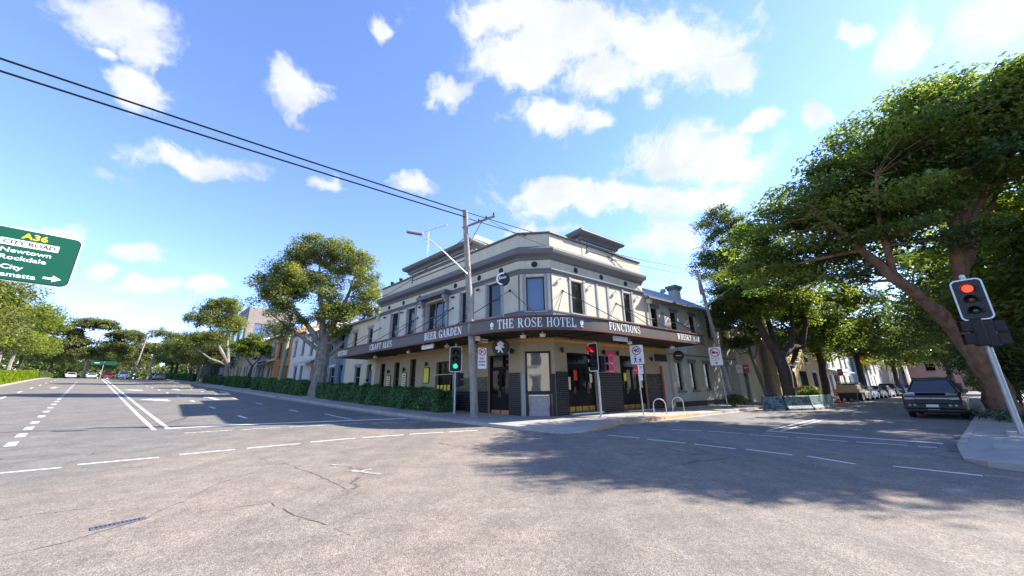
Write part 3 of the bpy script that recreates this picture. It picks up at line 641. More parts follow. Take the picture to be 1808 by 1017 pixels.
# balcony window with bracketed hood on the long side
bw = sash(FA, *AW[2], hotel, fm=M['trim_slate'], dep=.3, arch=False)
hood = MB(FA); hood.poly([(6.75, 8.32), (10.3, 8.32), (10.42, 8.46), (10.42, 8.6), (6.63, 8.6), (6.63, 8.46)], .002, .62); obj('hood', hood, M['trim_slate'], bw)
for x in (7.02, 10.03):
    mb = MB(FA @ Matrix.Rotation(R(90), 4, 'Z')); 
    mb = MB(FA); mb.box(x-.11, x+.11, .002, .12, 5.9, 8.3); mb.box(x-.13, x+.13, .12, .5, 8.05, 8.3); mb.box(x-.1, x+.1, .12, .34, 7.8, 8.05); mb.box(x-.08, x+.08, .12, .2, 7.3, 7.8); mb.box(x-.13, x+.13, .12, .22, 7.15, 7.3)
    obj('bracket', mb, M['trim_light'], bw)
# rosettes in the frieze
for F, ts in ((FA, (15.9, 13.4, 10.9, 6.2, 3.6, .9+.6)), (FC, (.96,)), (FB, (2.2, 4.7, 7.4))):
    for t in ts:
        mb = MB(F); mb.lathe([(.17, 0), (.19, .03), (.14, .045), (.11, .02), (.07, .02), (.06, .06), (.01, .07)], 14, (t, .002, 8.85), 'y'); obj('rosette', mb, M['dark_trim'], hotel)
# floodlights under the string course
for F, ts in ((FA, (16.4, 13.4, 10.6, 6.3, 3.6)), (FB, (.75, 3.45, 6.05, 8.6))):
    for t in ts:
        mb = MB(F); mb.box(t-.02, t+.02, .002, .14, 8.04, 8.08); mb.bbox(t-.11, t+.11, .1, .24, 7.92, 8.03, .015); obj('floodlight', mb, M['sign_white' if F is FB else 'dark_trim'], hotel)
# raised attics with metal caps
def attic(F, a, b, zt, ov, cap, depth):
    at = obj('attic', MB(F).box(a, b, -.9, .02, 10.0, zt), M['wall_grey'], hotel)
    mb = MB(F); e = [(0, zt-.18), (.1, zt-.14), (.16, zt+.05), (.42, zt+.16), (.5, zt+.3), (.5, zt+.42), (0, zt+.46)]
    pa = [((a, -1.), (-.9, 0)), ((a, 0), (-1., 1.)), ((b, 0), (1., 1.)), ((b, -1.), (.9, 0))]
    mb.loft([((p[0], p[1]+.02), n) for p, n in pa], e); obj('attic_cornice', mb, M['trim_slate'], at)
    mb = MB(F); z = zt+.45; vs = [(a-.5, .5, z), (b+.5, .5, z), (b+.5, -depth, z), (a-.5, -depth, z), (a+depth*.55, -depth*.55, z+cap), (b-depth*.55, -depth*.55, z+cap), (b-depth*.55, -depth, z+cap), (a+depth*.55, -depth, z+cap)]
    if cap < .5: vs[4:] = [(a+.1, -.1, z+cap), (b-.1, -.1, z+cap), (b-.1, -depth, z+cap), (a+.1, -depth, z+cap)]
    mb.add(vs, [(0, 1, 5, 4), (1, 2, 6, 5), (3, 0, 4, 7), (4, 5, 6, 7)]); obj('cap_roof', mb, M['metal_roof'], at)
    mb = MB(F)
    for z0, z1 in ((10.52, 10.58), (zt-.36, zt-.3)): mb.box(a+.5, b-.5, .022, .06, z0, z1)
    for x in (a+.5, b-.5): mb.box(x-.03, x+.03, .022, .062, 10.40, zt-.24); mb.box(x-.06, x+.06, .022, .1, 10.36, 10.44)
    obj('panel_moulding', mb, M['dark_trim'], at)
    for x, d in ((a, -1), (b, 1)):
        mb = MB(F); mb.poly([(x, 10.99), (x, zt-.25), (x+d*.12, zt-.3), (x+d*.16, zt-.5), (x+d*.45, 10.99+.1), (x+d*.5, 10.99)], -.3, .0); obj('scroll', mb, M['wall_grey'], at)
attic(FA, 4.45, 12.7, 11.35, .5, 2.3, 5.0); attic(FB, 2.95, 6.6, 11.3, .5, .35, 1.6)
# roof behind the parapet and back walls
q = [W3(FA, LA-.2, -.3), W3(FA, .1, -.3), W3(FB, .1, -.3), W3(FB, LB-.2, -.3), W3(FB, LB-.2, -10), W3(FA, LA-.2, -9)]
obj('roof', MB().slab([(p.x, p.y) for p in q], 9.7, 9.9), M['metal_roof'], hotel)
obj('end_wall', MB(FA).box(LA, LA+.02, -9, -.02, 4, 10.84), M['wall_grey'], hotel)
obj('end_wall', MB(FB).box(LB, LB+.02, -9, -.02, 4, 10.84), M['wall_grey'], hotel)
for x in (16.9, 15.3): obj('chimney_pot', MB(FA).lathe([(.16, 0), (.14, .55), (.18, .6), (.18, .7), (.1, .72)], 10, (x, -.6, 10.9)), M['dark_trim'], hotel)
# TV aerial
AX = FA.inverted() @ Vector((-8.098, 31.782, 16.644)); mb = MB(FA @ Matrix.Translation((AX.x-10.6, AX.y+3, AX.z-14.2))); mb.tube([(10.6, -3, 10), (10.6, -3, 14.3)], .035, 6); mb.tube([(8.4, -3.6, 14.35), (11.6, -2.6, 14.1)], .03, 5)
for k in range(9): x = 8.8+k*.3; y = -3.5+k*.09; mb.tube([(x+.25, y-.9, 14.32-k*.02), (x-.25, y+.9, 14.3-k*.02)], .014, 4)
mb.tube([(10.6, -3, 13.6), (12.3, -3.3, 13.7)], .015, 5)
for k in range(5): x = 11+k*.3; mb.tube([(x, -3.4, 13.6), (x, -2.8, 13.66)], .007, 4)
obj('aerial', mb, M['galv'], hotel)

# awning ---------------------------------------------------------------
WA = 3.0
ia = W3(FA, 0, WA).xy; ib = W3(FB, 0, WA).xy
a0, b0 = W3(FA, 1.3, WA).xy, W3(FB, 1.3, WA).xy
k_ = ((b0-a0).cross(dB))/((-dA).cross(dB)); ctl = a0-dA*k_
front = [(W3(FA, t, WA).xy, W3(FA, t, .05).xy) for t in (19.1, 17.5, 14, 10, 6, 3)]
for i in range(17):
    s_ = i/16; p = a0*(1-s_)**2+ctl*2*s_*(1-s_)+b0*s_**2; cpt = P1+(P2-P1)*s_+nC*.05 if 0 < i < 16 else (W3(FA, 1.3, .05).xy if i == 0 else W3(FB, 1.3, .05).xy)
    front.append((p, cpt))
front += [(W3(FB, s_, WA).xy, W3(FB, s_, .05).xy) for s_ in (3, 6, 9, 11.5)]
OUT = [p for p, _ in front]
def off(i):
    a, b = OUT[max(0, i-1)], OUT[min(len(OUT)-1, i+1)]; d = (b-a).normalized(); return Vector((d.y, -d.x))
OFF = [off(i) for i in range(len(OUT))]
def front_run(name, prof, m, parent): return obj(name, MB().loft([((p.x, p.y), (n.x, n.y)) for p, n in zip(OUT, OFF)], prof), m, parent, smooth=True)
mm('fascia', (.095, .085, .075), .45, .12, 2)
aw = front_run('awning', [(-.06, 4.42), (0, 4.42), (0, 5.06), (-.06, 5.06)], M['fascia'], hotel)
front_run('fascia_trim', [(-.02, 4.36), (.05, 4.36), (.05, 4.45), (.0, 4.45)], M['red_trim'], aw); front_run('fascia_trim', [(-.02, 5.03), (.06, 5.03), (.06, 5.1), (-.02, 5.12)], M['red_trim'], aw)
mb = MB(); n = len(front)
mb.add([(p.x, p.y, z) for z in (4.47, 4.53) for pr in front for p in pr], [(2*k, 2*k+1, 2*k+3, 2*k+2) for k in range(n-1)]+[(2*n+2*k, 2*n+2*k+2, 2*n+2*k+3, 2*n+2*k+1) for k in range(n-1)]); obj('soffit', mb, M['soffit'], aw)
mb = MB(); mb.add([(p.x, p.y, z) for pr in front for p, z in zip(pr, (5.02, 5.3))], [(2*k, 2*k+1, 2*k+3, 2*k+2) for k in range(n-1)]); obj('awning_roof', mb, M['metal_roof'], aw)
for t0, F in ((19.1, FA), (11.5, FB)): obj('end_fascia', MB(F).box(t0-.03, t0+.03, .05, WA, 4.42, 5.08), M['fascia'], aw)
for (p, c), k in zip(front, range(n)):
    if 0 < k < n-1 and k % 2 == 0:
        d = (c-p); mb = MB(); mb.tube([(p.x, p.y, 4.44), (c.x, c.y, 4.44)], .035, 4); obj('soffit_batten', mb, M['awning_dark'], aw)
run('soffit_cornice', [(0, 4.20), (.05, 4.20), (.1, 4.3), (.1, 4.40), (0, 4.42)], M['ochre_trim_and_glow'], path=[(W3(FA, LA, 0).xy, nA), PATH[1], PATH[2], (W3(FB, 11.5, 0).xy, nB)])  # warm glow along the soffit edge is painted into this ochre colour
for F, ts in ((FA, (4.9, 9.5, 14.6)), (FB, (5.0, 9.9))):
    for t in ts:
        mb = MB(F); mb.lathe([(.03, .3), (.05, .22), (.17, .16), (.14, .02), (.03, 0)], 12, (t, 1.5, 4.17)); obj('soffit_lamp', mb, M['lamp_white'], aw, True)
for x, y in ((.55, 18.6), (1.55, 18.2)):
    mb = MB(); mb.lathe([(.03, .3), (.05, .22), (.17, .16), (.14, .02), (.03, 0)], 12, (x, y, 4.17)); obj('soffit_lamp', mb, M['lamp_white'], aw, True)
for F, t in ((FA, 5.4), (FB, 2.6)):
    mb = MB(F); mb.box(t-.62, t+.62, 2.55, 2.63, 4.08, 4.34); mb.tube([(t-.5, 2.6, 4.34), (t-.5, 2.6, 4.47)], .015, 4); mb.tube([(t+.5, 2.6, 4.34), (t+.5, 2.6, 4.47)], .015, 4); obj('under_awning_sign', mb, M['sign_white'], aw)
# tie rods
def rod(a, b, parent=aw): obj('tie_rod', MB().tube([a, b], .022, 5), M['dark_trim'], parent)
for t, z in ((17.2, 7.15), (11.0, 7.2), (6.4, 7.25), (.75, 7.4)):
    for dt in (-1.2, 1.5): 
        if t < 1 and dt < 0: continue
        rod(W3(FA, t, .02, z), W3(FA, t+dt, WA-.1, 5.12))
    obj('rod_anchor', MB(FA).lathe([(.09, 0), (.07, .05), (.02, .08)], 8, (t, 0, z), 'y'), M['dark_trim'], aw)
rod(W3(FA, .75, .02, 7.4), (OUT[14].x, OUT[14].y, 5.12)); rod(W3(FB, .95, .02, 7.3), (OUT[16].x, OUT[16].y, 5.12))
for s_, z in ((.95, 7.3), (6.1, 7.2), (11.8, 7.2)):
    for dt in (-.9, 1.5):
        if (s_ < 1 and dt < 0) or s_+dt > 11.4: continue
        rod(W3(FB, s_, .02, z), W3(FB, s_+dt, WA-.1, 5.12))
    if s_ > 11: rod(W3(FB, s_, .02, z), W3(FB, 11.3, WA-.1, 5.12))
    obj('rod_anchor', MB(FB).lathe([(.09, 0), (.07, .05), (.02, .08)], 8, (s_, 0, z), 'y'), M['red_trim'], aw)

# serif lettering --------------------------------------------------------
ST, TH = .15, .055
def glyph(c):
    P = []            # polygons in unit-height letter space
    def r(x0, x1, y0, y1): P.append([(x0, y0), (x1, y0), (x1, y1), (x0, y1)])
    def stem(x, y0=0, y1=1, s0=True, s1=True, w=ST):
        r(x, x+w, y0, y1)
        if s0: r(x-.07, x+w+.07, y0, y0+.06)
        if s1: r(x-.07, x+w+.07, y1-.06, y1)
    def dia(x0, y0, x1, y1, w): P.append([(x0, y0), (x0+w, y0), (x1+w, y1), (x1, y1)])
    def arc(cx, cy, rx, ry, a0, a1, wh=ST, wv=TH, n=14):
        for i in range(n):
            q = []
            for a in (a0+(a1-a0)*i/n, a0+(a1-a0)*(i+1)/n):
                ca, sa = math.cos(R(a)), math.sin(R(a)); q.append(((cx+rx*ca, cy+ry*sa), (cx+(rx-wh)*ca, cy+(ry-wv)*sa)))
            P.append([q[0][0], q[1][0], q[1][1], q[0][1]])
    w = .7
    if c == 'T': stem(.27, s1=False); r(0, .71, .93, 1); r(0, .06, .72, .93); r(.65, .71, .72, .93)
    elif c == 'H': stem(.07); stem(.55); r(.24, .55, .48, .55); w = .79
    elif c == 'E': stem(.07); r(.24, .6, .93, 1); r(.24, .63, 0, .07); r(.24, .48, .48, .55); r(.54, .6, .75, .93); r(.57, .63, .07, .26); r(.43, .48, .38, .65); w = .68
    elif c == 'F': stem(.07); r(.24, .6, .93, 1); r(.24, .48, .46, .53); r(.54, .6, .73, .93); r(.43, .48, .36, .63); w = .64
    elif c == 'L': stem(.07); r(.24, .62, 0, .07); r(.56, .62, .07, .28); w = .66
    elif c == 'I': stem(.08); w = .33
    elif c in 'RPB':
        stem(.07); arc(.33, .745, .27, .255, -90, 90); r(.2, .34, .93, 1); r(.2, .34, .49, .56); w = .7
        if c == 'R': dia(.56, 0, .28, .5, .18); r(.54, .8, 0, .06); w = .8
        if c == 'B': arc(.35, .27, .3, .27, -90, 90); r(.2, .36, 0, .07)
    elif c == 'D': stem(.07); arc(.3, .5, .42, .5, -90, 90); r(.2, .32, .93, 1); r(.2, .32, 0, .07); w = .78
    elif c == 'O': arc(.4, .5, .4, .52, 0, 360, n=26); w = .82
    elif c in 'CG':
        arc(.4, .5, .4, .52, 42, 318, n=20); r(.66, .71, .68, .98); w = .74
        if c == 'G': r(.56, .73, .0, .46); r(.47, .79, .4, .46); w = .82
        else: r(.66, .71, .05, .28)
    elif c == 'S': arc(.3, .75, .28, .27, 25, 270, TH+.04, TH, 14); arc(.3, .25, .3, .27, -155, 90, TH+.04, TH, 14); dia(.38, .36, .05, .66, .19); r(.5, .55, .7, 1); r(.02, .07, 0, .3); w = .62
    elif c == 'A': dia(.02, 0, .36, 1, TH); dia(.58, 0, .3, 1, ST); r(.16, .6, .28, .35); r(-.04, .2, 0, .06); r(.48, .86, 0, .06); w = .82
    elif c == 'N': stem(.07, w=TH); dia(.56, 0, .02, 1, .2); stem(.69, s0=False, w=TH); w = .86
    elif c == 'U': stem(.07, .3, 1, False); arc(.37, .3, .3, .32, 180, 360, ST, TH); stem(.6, .3, 1, False, w=TH); w = .76
    elif c == 'W': dia(.22, 0, .02, 1, ST); dia(.24, 0, .42, 1, TH); dia(.62, 0, .42, 1, ST); dia(.66, 0, .9, 1, TH); r(-.04, .26, .94, 1); r(.8, 1.06, .94, 1); w = 1.05
    elif c == 'K': stem(.07); dia(.24, .38, .6, 1, TH); dia(.56, 0, .3, .56, ST); r(.5, .74, .94, 1); r(.5, .82, 0, .06); w = .8
    elif c == 'Y': stem(.29, 0, .46, True, False); dia(.29, .44, .0, 1, ST); dia(.36, .44, .62, 1, TH); r(-.05, .24, .94, 1); r(.52, .76, .94, 1); w = .74
    elif c == '&':      # little flower ornament
        for a in range(5): 
            cx, cy = .3+.17*math.cos(R(90+72*a)), .52+.17*math.sin(R(90+72*a)); P.append([(cx+.13*math.cos(R(k*45)), cy+.13*math.sin(R(k*45))) for k in range(8)])
        dia(.1, .05, .26, .4, .08); r(.1, .5, .04, .14); w = .62
    elif c == ' ': w = .34
    return P, w
def letters(s, hgt, xs, where, parent, m=None, sp_=.12):
    # where(d) -> frame at arc distance d (x along, y out, z up)
    tot = sum(glyph(c)[1]+sp_ for c in s)*hgt*xs; d = -tot/2
    for c in s:
        P, w = glyph(c); ww = (w+sp_)*hgt*xs
        if P:
            mb = MB(where(d+ww/2)); mb.M = mb.M
            for i, q in enumerate(P):
                mb.poly([((x-w/2)*hgt*xs, y*hgt) for x, y in q], .002, .02+.0004*(i % 5))
            obj('letter', mb, m or M['letter'], parent)
        d += ww
ARC = [0]
for a, b in zip(OUT, OUT[1:]): ARC.append(ARC[-1]+(b-a).length)
def on_front(d0, z):
    def f(d):
        x = min(max(d0+d, 0), ARC[-1]-.001); i = max(k for k in range(len(ARC)-1) if ARC[k] <= x); t = (x-ARC[i])/(ARC[i+1]-ARC[i])
        p = OUT[i].lerp(OUT[i+1], t); dd = (OUT[i+1]-OUT[i]).normalized(); nn = (OFF[i]*(1-t)+OFF[i+1]*t).normalized(); dd = Vector((-nn.y, nn.x))
        return Matrix(((dd.x, nn.x, 0, p.x), (dd.y, nn.y, 0, p.y), (0, 0, 1, z), (0, 0, 0, 1)))
    return f
dA_ = lambda t: 19.1-t                         # distance along the front for a station on side A
dB_ = lambda s_: ARC[-1]-(11.5-s_)
mid = (dA_(1.3)+dB_(1.3))/2
letters('BISTRO', .40, 1.0, on_front(dA_(17.560), 4.53), aw)
letters('CRAFT ALES', .43, .97, on_front(dA_(10.841), 4.53), aw)
letters('BEER GARDEN', .45, .88, on_front(dA_(3.347), 4.53), aw)
letters('& THE ROSE HOTEL &', .46, .80, on_front(mid-.02, 4.52), aw)
letters('FUNCTIONS', .41, .88, on_front(dB_(2.544), 4.54), aw, sp_=.16)
letters('WHISKY BAR', .38, .85, on_front(dB_(9.529)-.1, 4.53), aw, sp_=.22)

# street-level joinery -------------------------------------------------
mm('door_black', (.009, .009, .010), .5, .1, 3, spec=.12)
def door(F, t0, t1, z0, z1, leaves, parent=hotel, dep=.18, kick=None, zt=None, fm=None):
    fm = fm or M['door_black']; zt = zt or z1-.75; mb = MB(F); y = -dep; w = .09
    mb.box(t0, t0+w, y-.08, y+.02, z0, z1); mb.box(t1-w, t1, y-.08, y+.02, z0, z1); mb.box(t0+w, t1-w, y-.08, y+.02, z1-w, z1); mb.box(t0+w, t1-w, y-.08, y+.02, zt-.05, zt+.05)
    d = obj('door', mb, fm, parent); obj('pane', MB(F).box(t0+w, t1-w, y-.05, y-.04, zt+.05, z1-w), M['glass_low'], d)
    n = leaves; ww = (t1-t0-2*w)/n
    for k in range(n):
        a, b = t0+w+k*ww+.008, t0+w+(k+1)*ww-.008; zb = z0+1.2; mb = MB(F)
        mb.box(a, a+.1, y-.05, y, z0+.01, zt-.055); mb.box(b-.1, b, y-.05, y, z0+.01, zt-.055); mb.box(a+.1, b-.1, y-.05, y, zt-.16, zt-.055); mb.box(a+.1, b-.1, y-.05, y, z0+.01, zb)
        mb.box(a+.2, b-.2, y, y+.015, z0+.3, zb-.15)
        obj('door_leaf', mb, fm, d); obj('pane', MB(F).box(a+.1, b-.1, y-.035, y-.025, zb, zt-.16), M['glass_low'], d)
        if kick: obj('kick_plate', MB(F).box(a+.03, b-.03, y+.016, y+.022, z0+.03, z0+.3), kick, d)
        mb = MB(F); mb.tube([(b-.05 if k % 2 == 0 else a+.05, y+.05, z0+1.0), (b-.05 if k % 2 == 0 else a+.05, y+.05, z0+1.35)], .015, 6); obj('handle', mb, M['brass'], d)
    return d
door(FA, *AG[0], 2, kick=M['kick_copper']); door(FA, *AG[4], 1)
door(FB, *BG[0], 4, kick=M['brass']); door(FB, *BG[1], 4, kick=M['brass']); door(FB, *BG[2], 1, dep=.25)
for F, a, b, z in ((FA, .95, 2.75, .16), (FB, .9, 3.5, .32), (FB, 5.8, 8.75, .25)):
    obj('door_step', MB(F).bbox(a, b, -.3, .34, -.05, z-.02, .015), M['stone'], hotel); obj('step_nosing', MB(F).box(a, b, .342, .36, z-.075, z-.025), M['sign_white'], hotel)
    if z > .2: obj('door_step', MB(F).bbox(a-.1, b+.1, .344, .62, -.05, z-.14, .015), M['stone'], hotel)
sash(FA, *AG[1], hotel, arch=False, dep=.2, pane=M['glass_low'])
mb = MB(FA); mb.box(5.95, 8.2, .05, .13, 2.62, 2.67); [mb.box(x-.03, x+.03, .05, .11, .95, 2.62) for x in (5.98, 8.15)]; obj('bar_ledge_frame', mb, M['galv'], hotel)
for x in (6.35, 6.75, 7.15, 7.55): obj('bar_stool_back', MB(FA).bbox(x-.14, x+.14, .16, .22, 1.5, 1.95, .03), M['yellow_poster'], hotel)
sash(FA, *AG[2], hotel, arch=False, pane=M['glass_low']); sash(FA, *AG[3], hotel, arch=False, pane=M['glass_low'])
for t, z0, z1, m in ((12.45, 1.9, 3.0, 'menu_poster'), (9.3, 2.1, 3.25, 'yellow_poster'), (14.95, 1.95, 2.9, 'menu_poster')):
    ps = obj('poster_box', MB(FA).box(t-.36, t+.36, .003, .06, z0, z1), M['dark_trim'], hotel); obj('poster', MB(FA).box(t-.31, t+.31, .06, .066, z0+.05, z1-.05), M[m], ps)
    if m == 'menu_poster':
        for k in range(5): obj('print_line', MB(FA).box(t-.24, t+.1+.05*(k % 3), .066, .069, z0+.15+k*.17, z0+.21+k*.17), M['red_trim'], ps)
for F, t, z in ((FA, 12.45, 3.25), (FA, 9.3, 3.5), (FA, 14.95, 3.2), (FA, .55, 3.75), (FB, .5, 3.75), (FB, 4.15, 3.8), (FB, 5.55, 3.8), (FB, 9.4, 3.6)):
    mb = MB(F); mb.lathe([(.05, 0), (.05, .05), (.02, .06)], 8, (t, .003, z), 'y'); mb.lathe([(.07, -.18), (.09, -.05), (.07, .1), (.02, .14)], 8, (t, .15, z)); obj('wall_lamp', mb, M['dark_trim'], hotel)
# glazed case and stone stall riser in the splayed corner
obj('pilaster', MB(FC).box(.04, .25, .004, .09, .08, 2.4), M['stone'], hotel); obj('pilaster', MB(FC).box(1.71, 1.9, .004, .08, .08, 2.4), M['dark_trim'], hotel)
fr = MB(FC); fr.box(.27, .37, -.2, .05, 1.3, 3.65); fr.box(1.59, 1.69, -.2, .05, 1.3, 3.65); fr.box(.37, 1.59, -.2, .05, 3.55, 3.65); fr.box(.37, 1.59, -.2, .05, 1.3, 1.5); cs = obj('display_window', fr, M['dark_trim'], hotel)
M['glass_mirror'] = glass('glass_mirror', (.16, .155, .14), .03); b_ = M['glass_mirror'].node_tree.nodes['Principled BSDF']; b_.inputs['Metallic'].default_value = .7; b_.inputs['Base Color'].default_value = (.45, .44, .4, 1)
obj('pane', MB(FC).box(.37, 1.59, -.06, -.05, 1.5, 3.55), M['glass_mirror'], cs)
for x in (.8, 1.25): obj('down_lamp', MB(FC).box(x-.1, x+.1, .0, .06, 1.24, 1.29), M['lamp_white'], cs)
obj('stall_riser', MB(FC).box(.44, 1.52, -.2, -.06, .42, 1.24), M['stone'], cs); obj('riser_step', MB(FC).box(.4, 1.56, -.2, .0, .1, .42), M['stone'], cs)
for a, b in ((.29, .42), (1.54, 1.67)): obj('riser_frame', MB(FC).box(a, b, -.2, .03, .1, 1.29), M['dark_trim'], cs)
# pink poster with citrus slices
pp = obj('pink_poster', MB(FB).box(4.45, 5.35, .042, .06, 2.56, 3.87), M['pink'], hotel)
for cz, cx in ((3.4, 4.95), (2.85, 4.9)):
    for r0, r1 in ((.28, .24), (.2, .02)):
        mb = MB(FB)
        for k in range(20):
            a, b = R(k*18), R(k*18+ (18 if r1 > .1 else 13)); mb.add([(cx+r*math.cos(q)*1.25, .063, cz+r*math.sin(q)) for r, q in ((r0, a), (r0, b), (r1, b), (r1, a))], [(0, 1, 2, 3)])
        obj('citrus_slice', mb, M['pink_light' if r1 > .1 else 'pink'], pp)
for s_, z, w_, h_, m in ((1.75, 2.35, .3, .6, 'sign_red'), (1.12, 1.9, .42, .7, 'menu_poster'), (3.1, 2.2, .22, .5, 'menu_poster'), (6.5, 2.3, .3, .5, 'yellow_poster'), (8.2, 1.9, .35, .6, 'menu_poster')):
    obj('door_notice', MB(FB).box(s_-w_/2, s_+w_/2, -.15, -.14, z-h_/2, z+h_/2), M[m], hotel)
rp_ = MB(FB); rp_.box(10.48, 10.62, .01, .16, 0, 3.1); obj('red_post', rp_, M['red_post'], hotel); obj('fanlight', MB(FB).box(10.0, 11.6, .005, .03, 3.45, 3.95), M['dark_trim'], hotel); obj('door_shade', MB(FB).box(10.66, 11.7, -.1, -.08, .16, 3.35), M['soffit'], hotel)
# hanging round signs
hs = thing('hanging_pub_sign', 'round black hanging sign with white flower figure under the corner awning', 'hanging sign', W3(FA, 1.35, 1.6, 3.3))
c = Vector((-0.663, 19.486, 3.829)); vd = Vector((-c.x, -c.y, 0)).normalized(); ang = math.atan2(vd.y, vd.x)+R(90)+R(-8); HF = ROT(c, ang)
mb = MB(HF); mb.lathe([(.46, -.1), (.48, -.06), (.48, .06), (.46, .1)], 28, (0, 0, 0), 'y'); obj('disc', mb, M['sign_black'], hs, True)
mb = MB(HF); mb.tube([(0, 0, .5), (0, 0, 4.46-c.z)], .03, 6); obj('hanger', mb, M['dark_trim'], hs)
mb = MB(HF)
for k in range(5): a = R(90+72*k); mb.lathe([(.085, -.112), (.085, -.105)], 10, (.1*math.cos(a), 0, .14+.1*math.sin(a)), 'y')
mb.poly([(-.05, .1), (.05, .1), (.07, -.12), (.16, -.3), (.07, -.3), (0, -.16), (-.1, -.3), (-.17, -.28), (-.07, -.1)], -.113, -.106); mb.poly([(-.28, .0), (-.12, .1), (-.06, -.02), (-.1, -.15), (-.26, -.12)], -.1125, -.1065); mb.poly([(.06, .05), (.22, .0), (.2, -.05), (.06, -.02)], -.1128, -.1062)
obj('emblem', mb, M['sign_white'], hs)
rs = thing('round_wall_sign', 'round black and white illuminated sign on a post above the awning', 'sign', W3(FA, 1.75, 1.1, 5.2))
c = Vector((-0.520, 19.627, 7.770)); HF = ROT(c, math.atan2(-c.y, -c.x)+R(90)+R(-12))
mb = MB(HF); mb.lathe([(.38, -.1), (.4, -.07), (.4, .07), (.38, .1)], 28, (0, 0, 0), 'y'); obj('disc', mb, M['sign_black'], rs, True)
mb = MB(HF)
for k in range(16): a, b = R(75+k*12), R(87+k*12); mb.add([(r*math.cos(q), -.105, r*math.sin(q)) for r, q in ((.385, a), (.385, b), (.29, b), (.29, a))], [(0, 1, 2, 3)])
obj('rim', mb, M['sign_white'], rs)
mb = MB(HF); mb.tube([(-.2+.021*k, -.11, .02+.07*math.sin(k*1.35)+.004*k) for k in range(20)], .018, 5); mb.tube([(-.22, -.11, -.12), (-.2, -.11, .12), (-.12, -.11, .15)], .022, 5); obj('script', mb, M['sign_white'], rs)
mb = MB(HF); mb.tube([(0, .02, -.38), (0, .02, -(c.z-5.2))], .045, 8); obj('post', mb, M['trim_light'], rs)
ws = thing('oval_wall_sign', 'small round black sign hanging below the awning end near the whisky bar', 'hanging sign', W3(FB, 12.6, .9, 3.5)); c = Vector((12.213, 26.478, 3.834)); HF = ROT(c, math.atan2(-c.y, -c.x)+R(90))
mb = MB(HF); mb.lathe([(.36, -.06), (.38, 0), (.36, .06)], 22, (0, 0, 0), 'y'); obj('disc', mb, M['sign_black'], ws, True); mb = MB(HF); mb.tube([(0, 0, .36), (0, 0, .8)], .02, 6); mb.tube([(0, 0, .8), (0, .9, .8)], .02, 6); obj('hanger', mb, M['dark_trim'], ws)
mb = MB(HF); mb.tube([(-.18+.02*k, -.07, .03*math.sin(k*1.6)) for k in range(19)], .02, 5); obj('script', mb, M['letter'], ws)

# ------------------------------------------------------------------ neighbouring buildings
mm('w_grey', (.45, .425, .345), .85, .1, 1.2, .15, 30, streak=.25); mm('w_cream', (.60, .53, .38), .85, .08, 1.2, .15, 30, streak=.2); mm('w_white', (.66, .64, .58), .85, .07, 1.2, .15, 30, streak=.2)
mm('w_blue', (.20, .28, .33), .8, .1, 1.2, .15, 30, streak=.2); mm('w_orange', (.50, .21, .06), .85, .12, 1.5, .15, 30, streak=.2); mm('w_olive', (.50, .45, .30), .85, .1, 1.2, .15, 30, streak=.2)
mm('w_slate', (.22, .25, .30), .8, .1, 1.2, .15, 30, streak=.2); mm('w_tan', (.58, .41, .22), .85, .08, 1.2, .15, 30, streak=.15); mm('w_brown', (.27, .22, .19), .85, .15, 2, .2, 30, streak=.2); mm('w_dark', (.07, .065, .065), .8, .15, 2)
mm('w_pink', (.6, .36, .3), .85, .1, 1.2); mm('roof_tin', (.42, .44, .46), .5, .12, 1.2, metal=.2, streak=.2); mm('roof_red', (.33, .25, .22), .7, .15, 1.2, streak=.25); mm('roof_slate', (.16, .165, .18), .7, .2, 2); mm('door_paint', (.05, .07, .09), .5, .1, 3); mm('teal_door', (.03, .12, .17), .5, .1, 3)
mm('corrugated', (.45, .46, .47), .45, .1, 2, metal=.4)
def roof_sheets(F, a, b, y0, z0, y1, z1, m, parent, n=None, name='roof_sheet'):
    # ribbed metal sheets laid side by side down the slope
    n = n or max(2, int((b-a)/1.1)); w = (b-a)/n
    for k in range(n):
        mb = MB(F); x = a+k*w
        for j in range(3):
            p, q = x+.01+j*(w-.02)/3, x+.01+(j+1)*(w-.02)/3
            prof = [(p, 0), (p+.04, .05), (p+.08, .01), (q, .01)]
            vs = [(c, y0, z0+h) for c, h in prof]+[(c, y1, z1+h) for c, h in prof]+[(c, y0, z0-.05) for c, h in (prof[0], prof[-1])]
            mb.add(vs, [(0, 1, 5, 4), (1, 2, 6, 5), (2, 3, 7, 6), (8, 9, 3, 0)])
        obj(name, mb, m, parent)
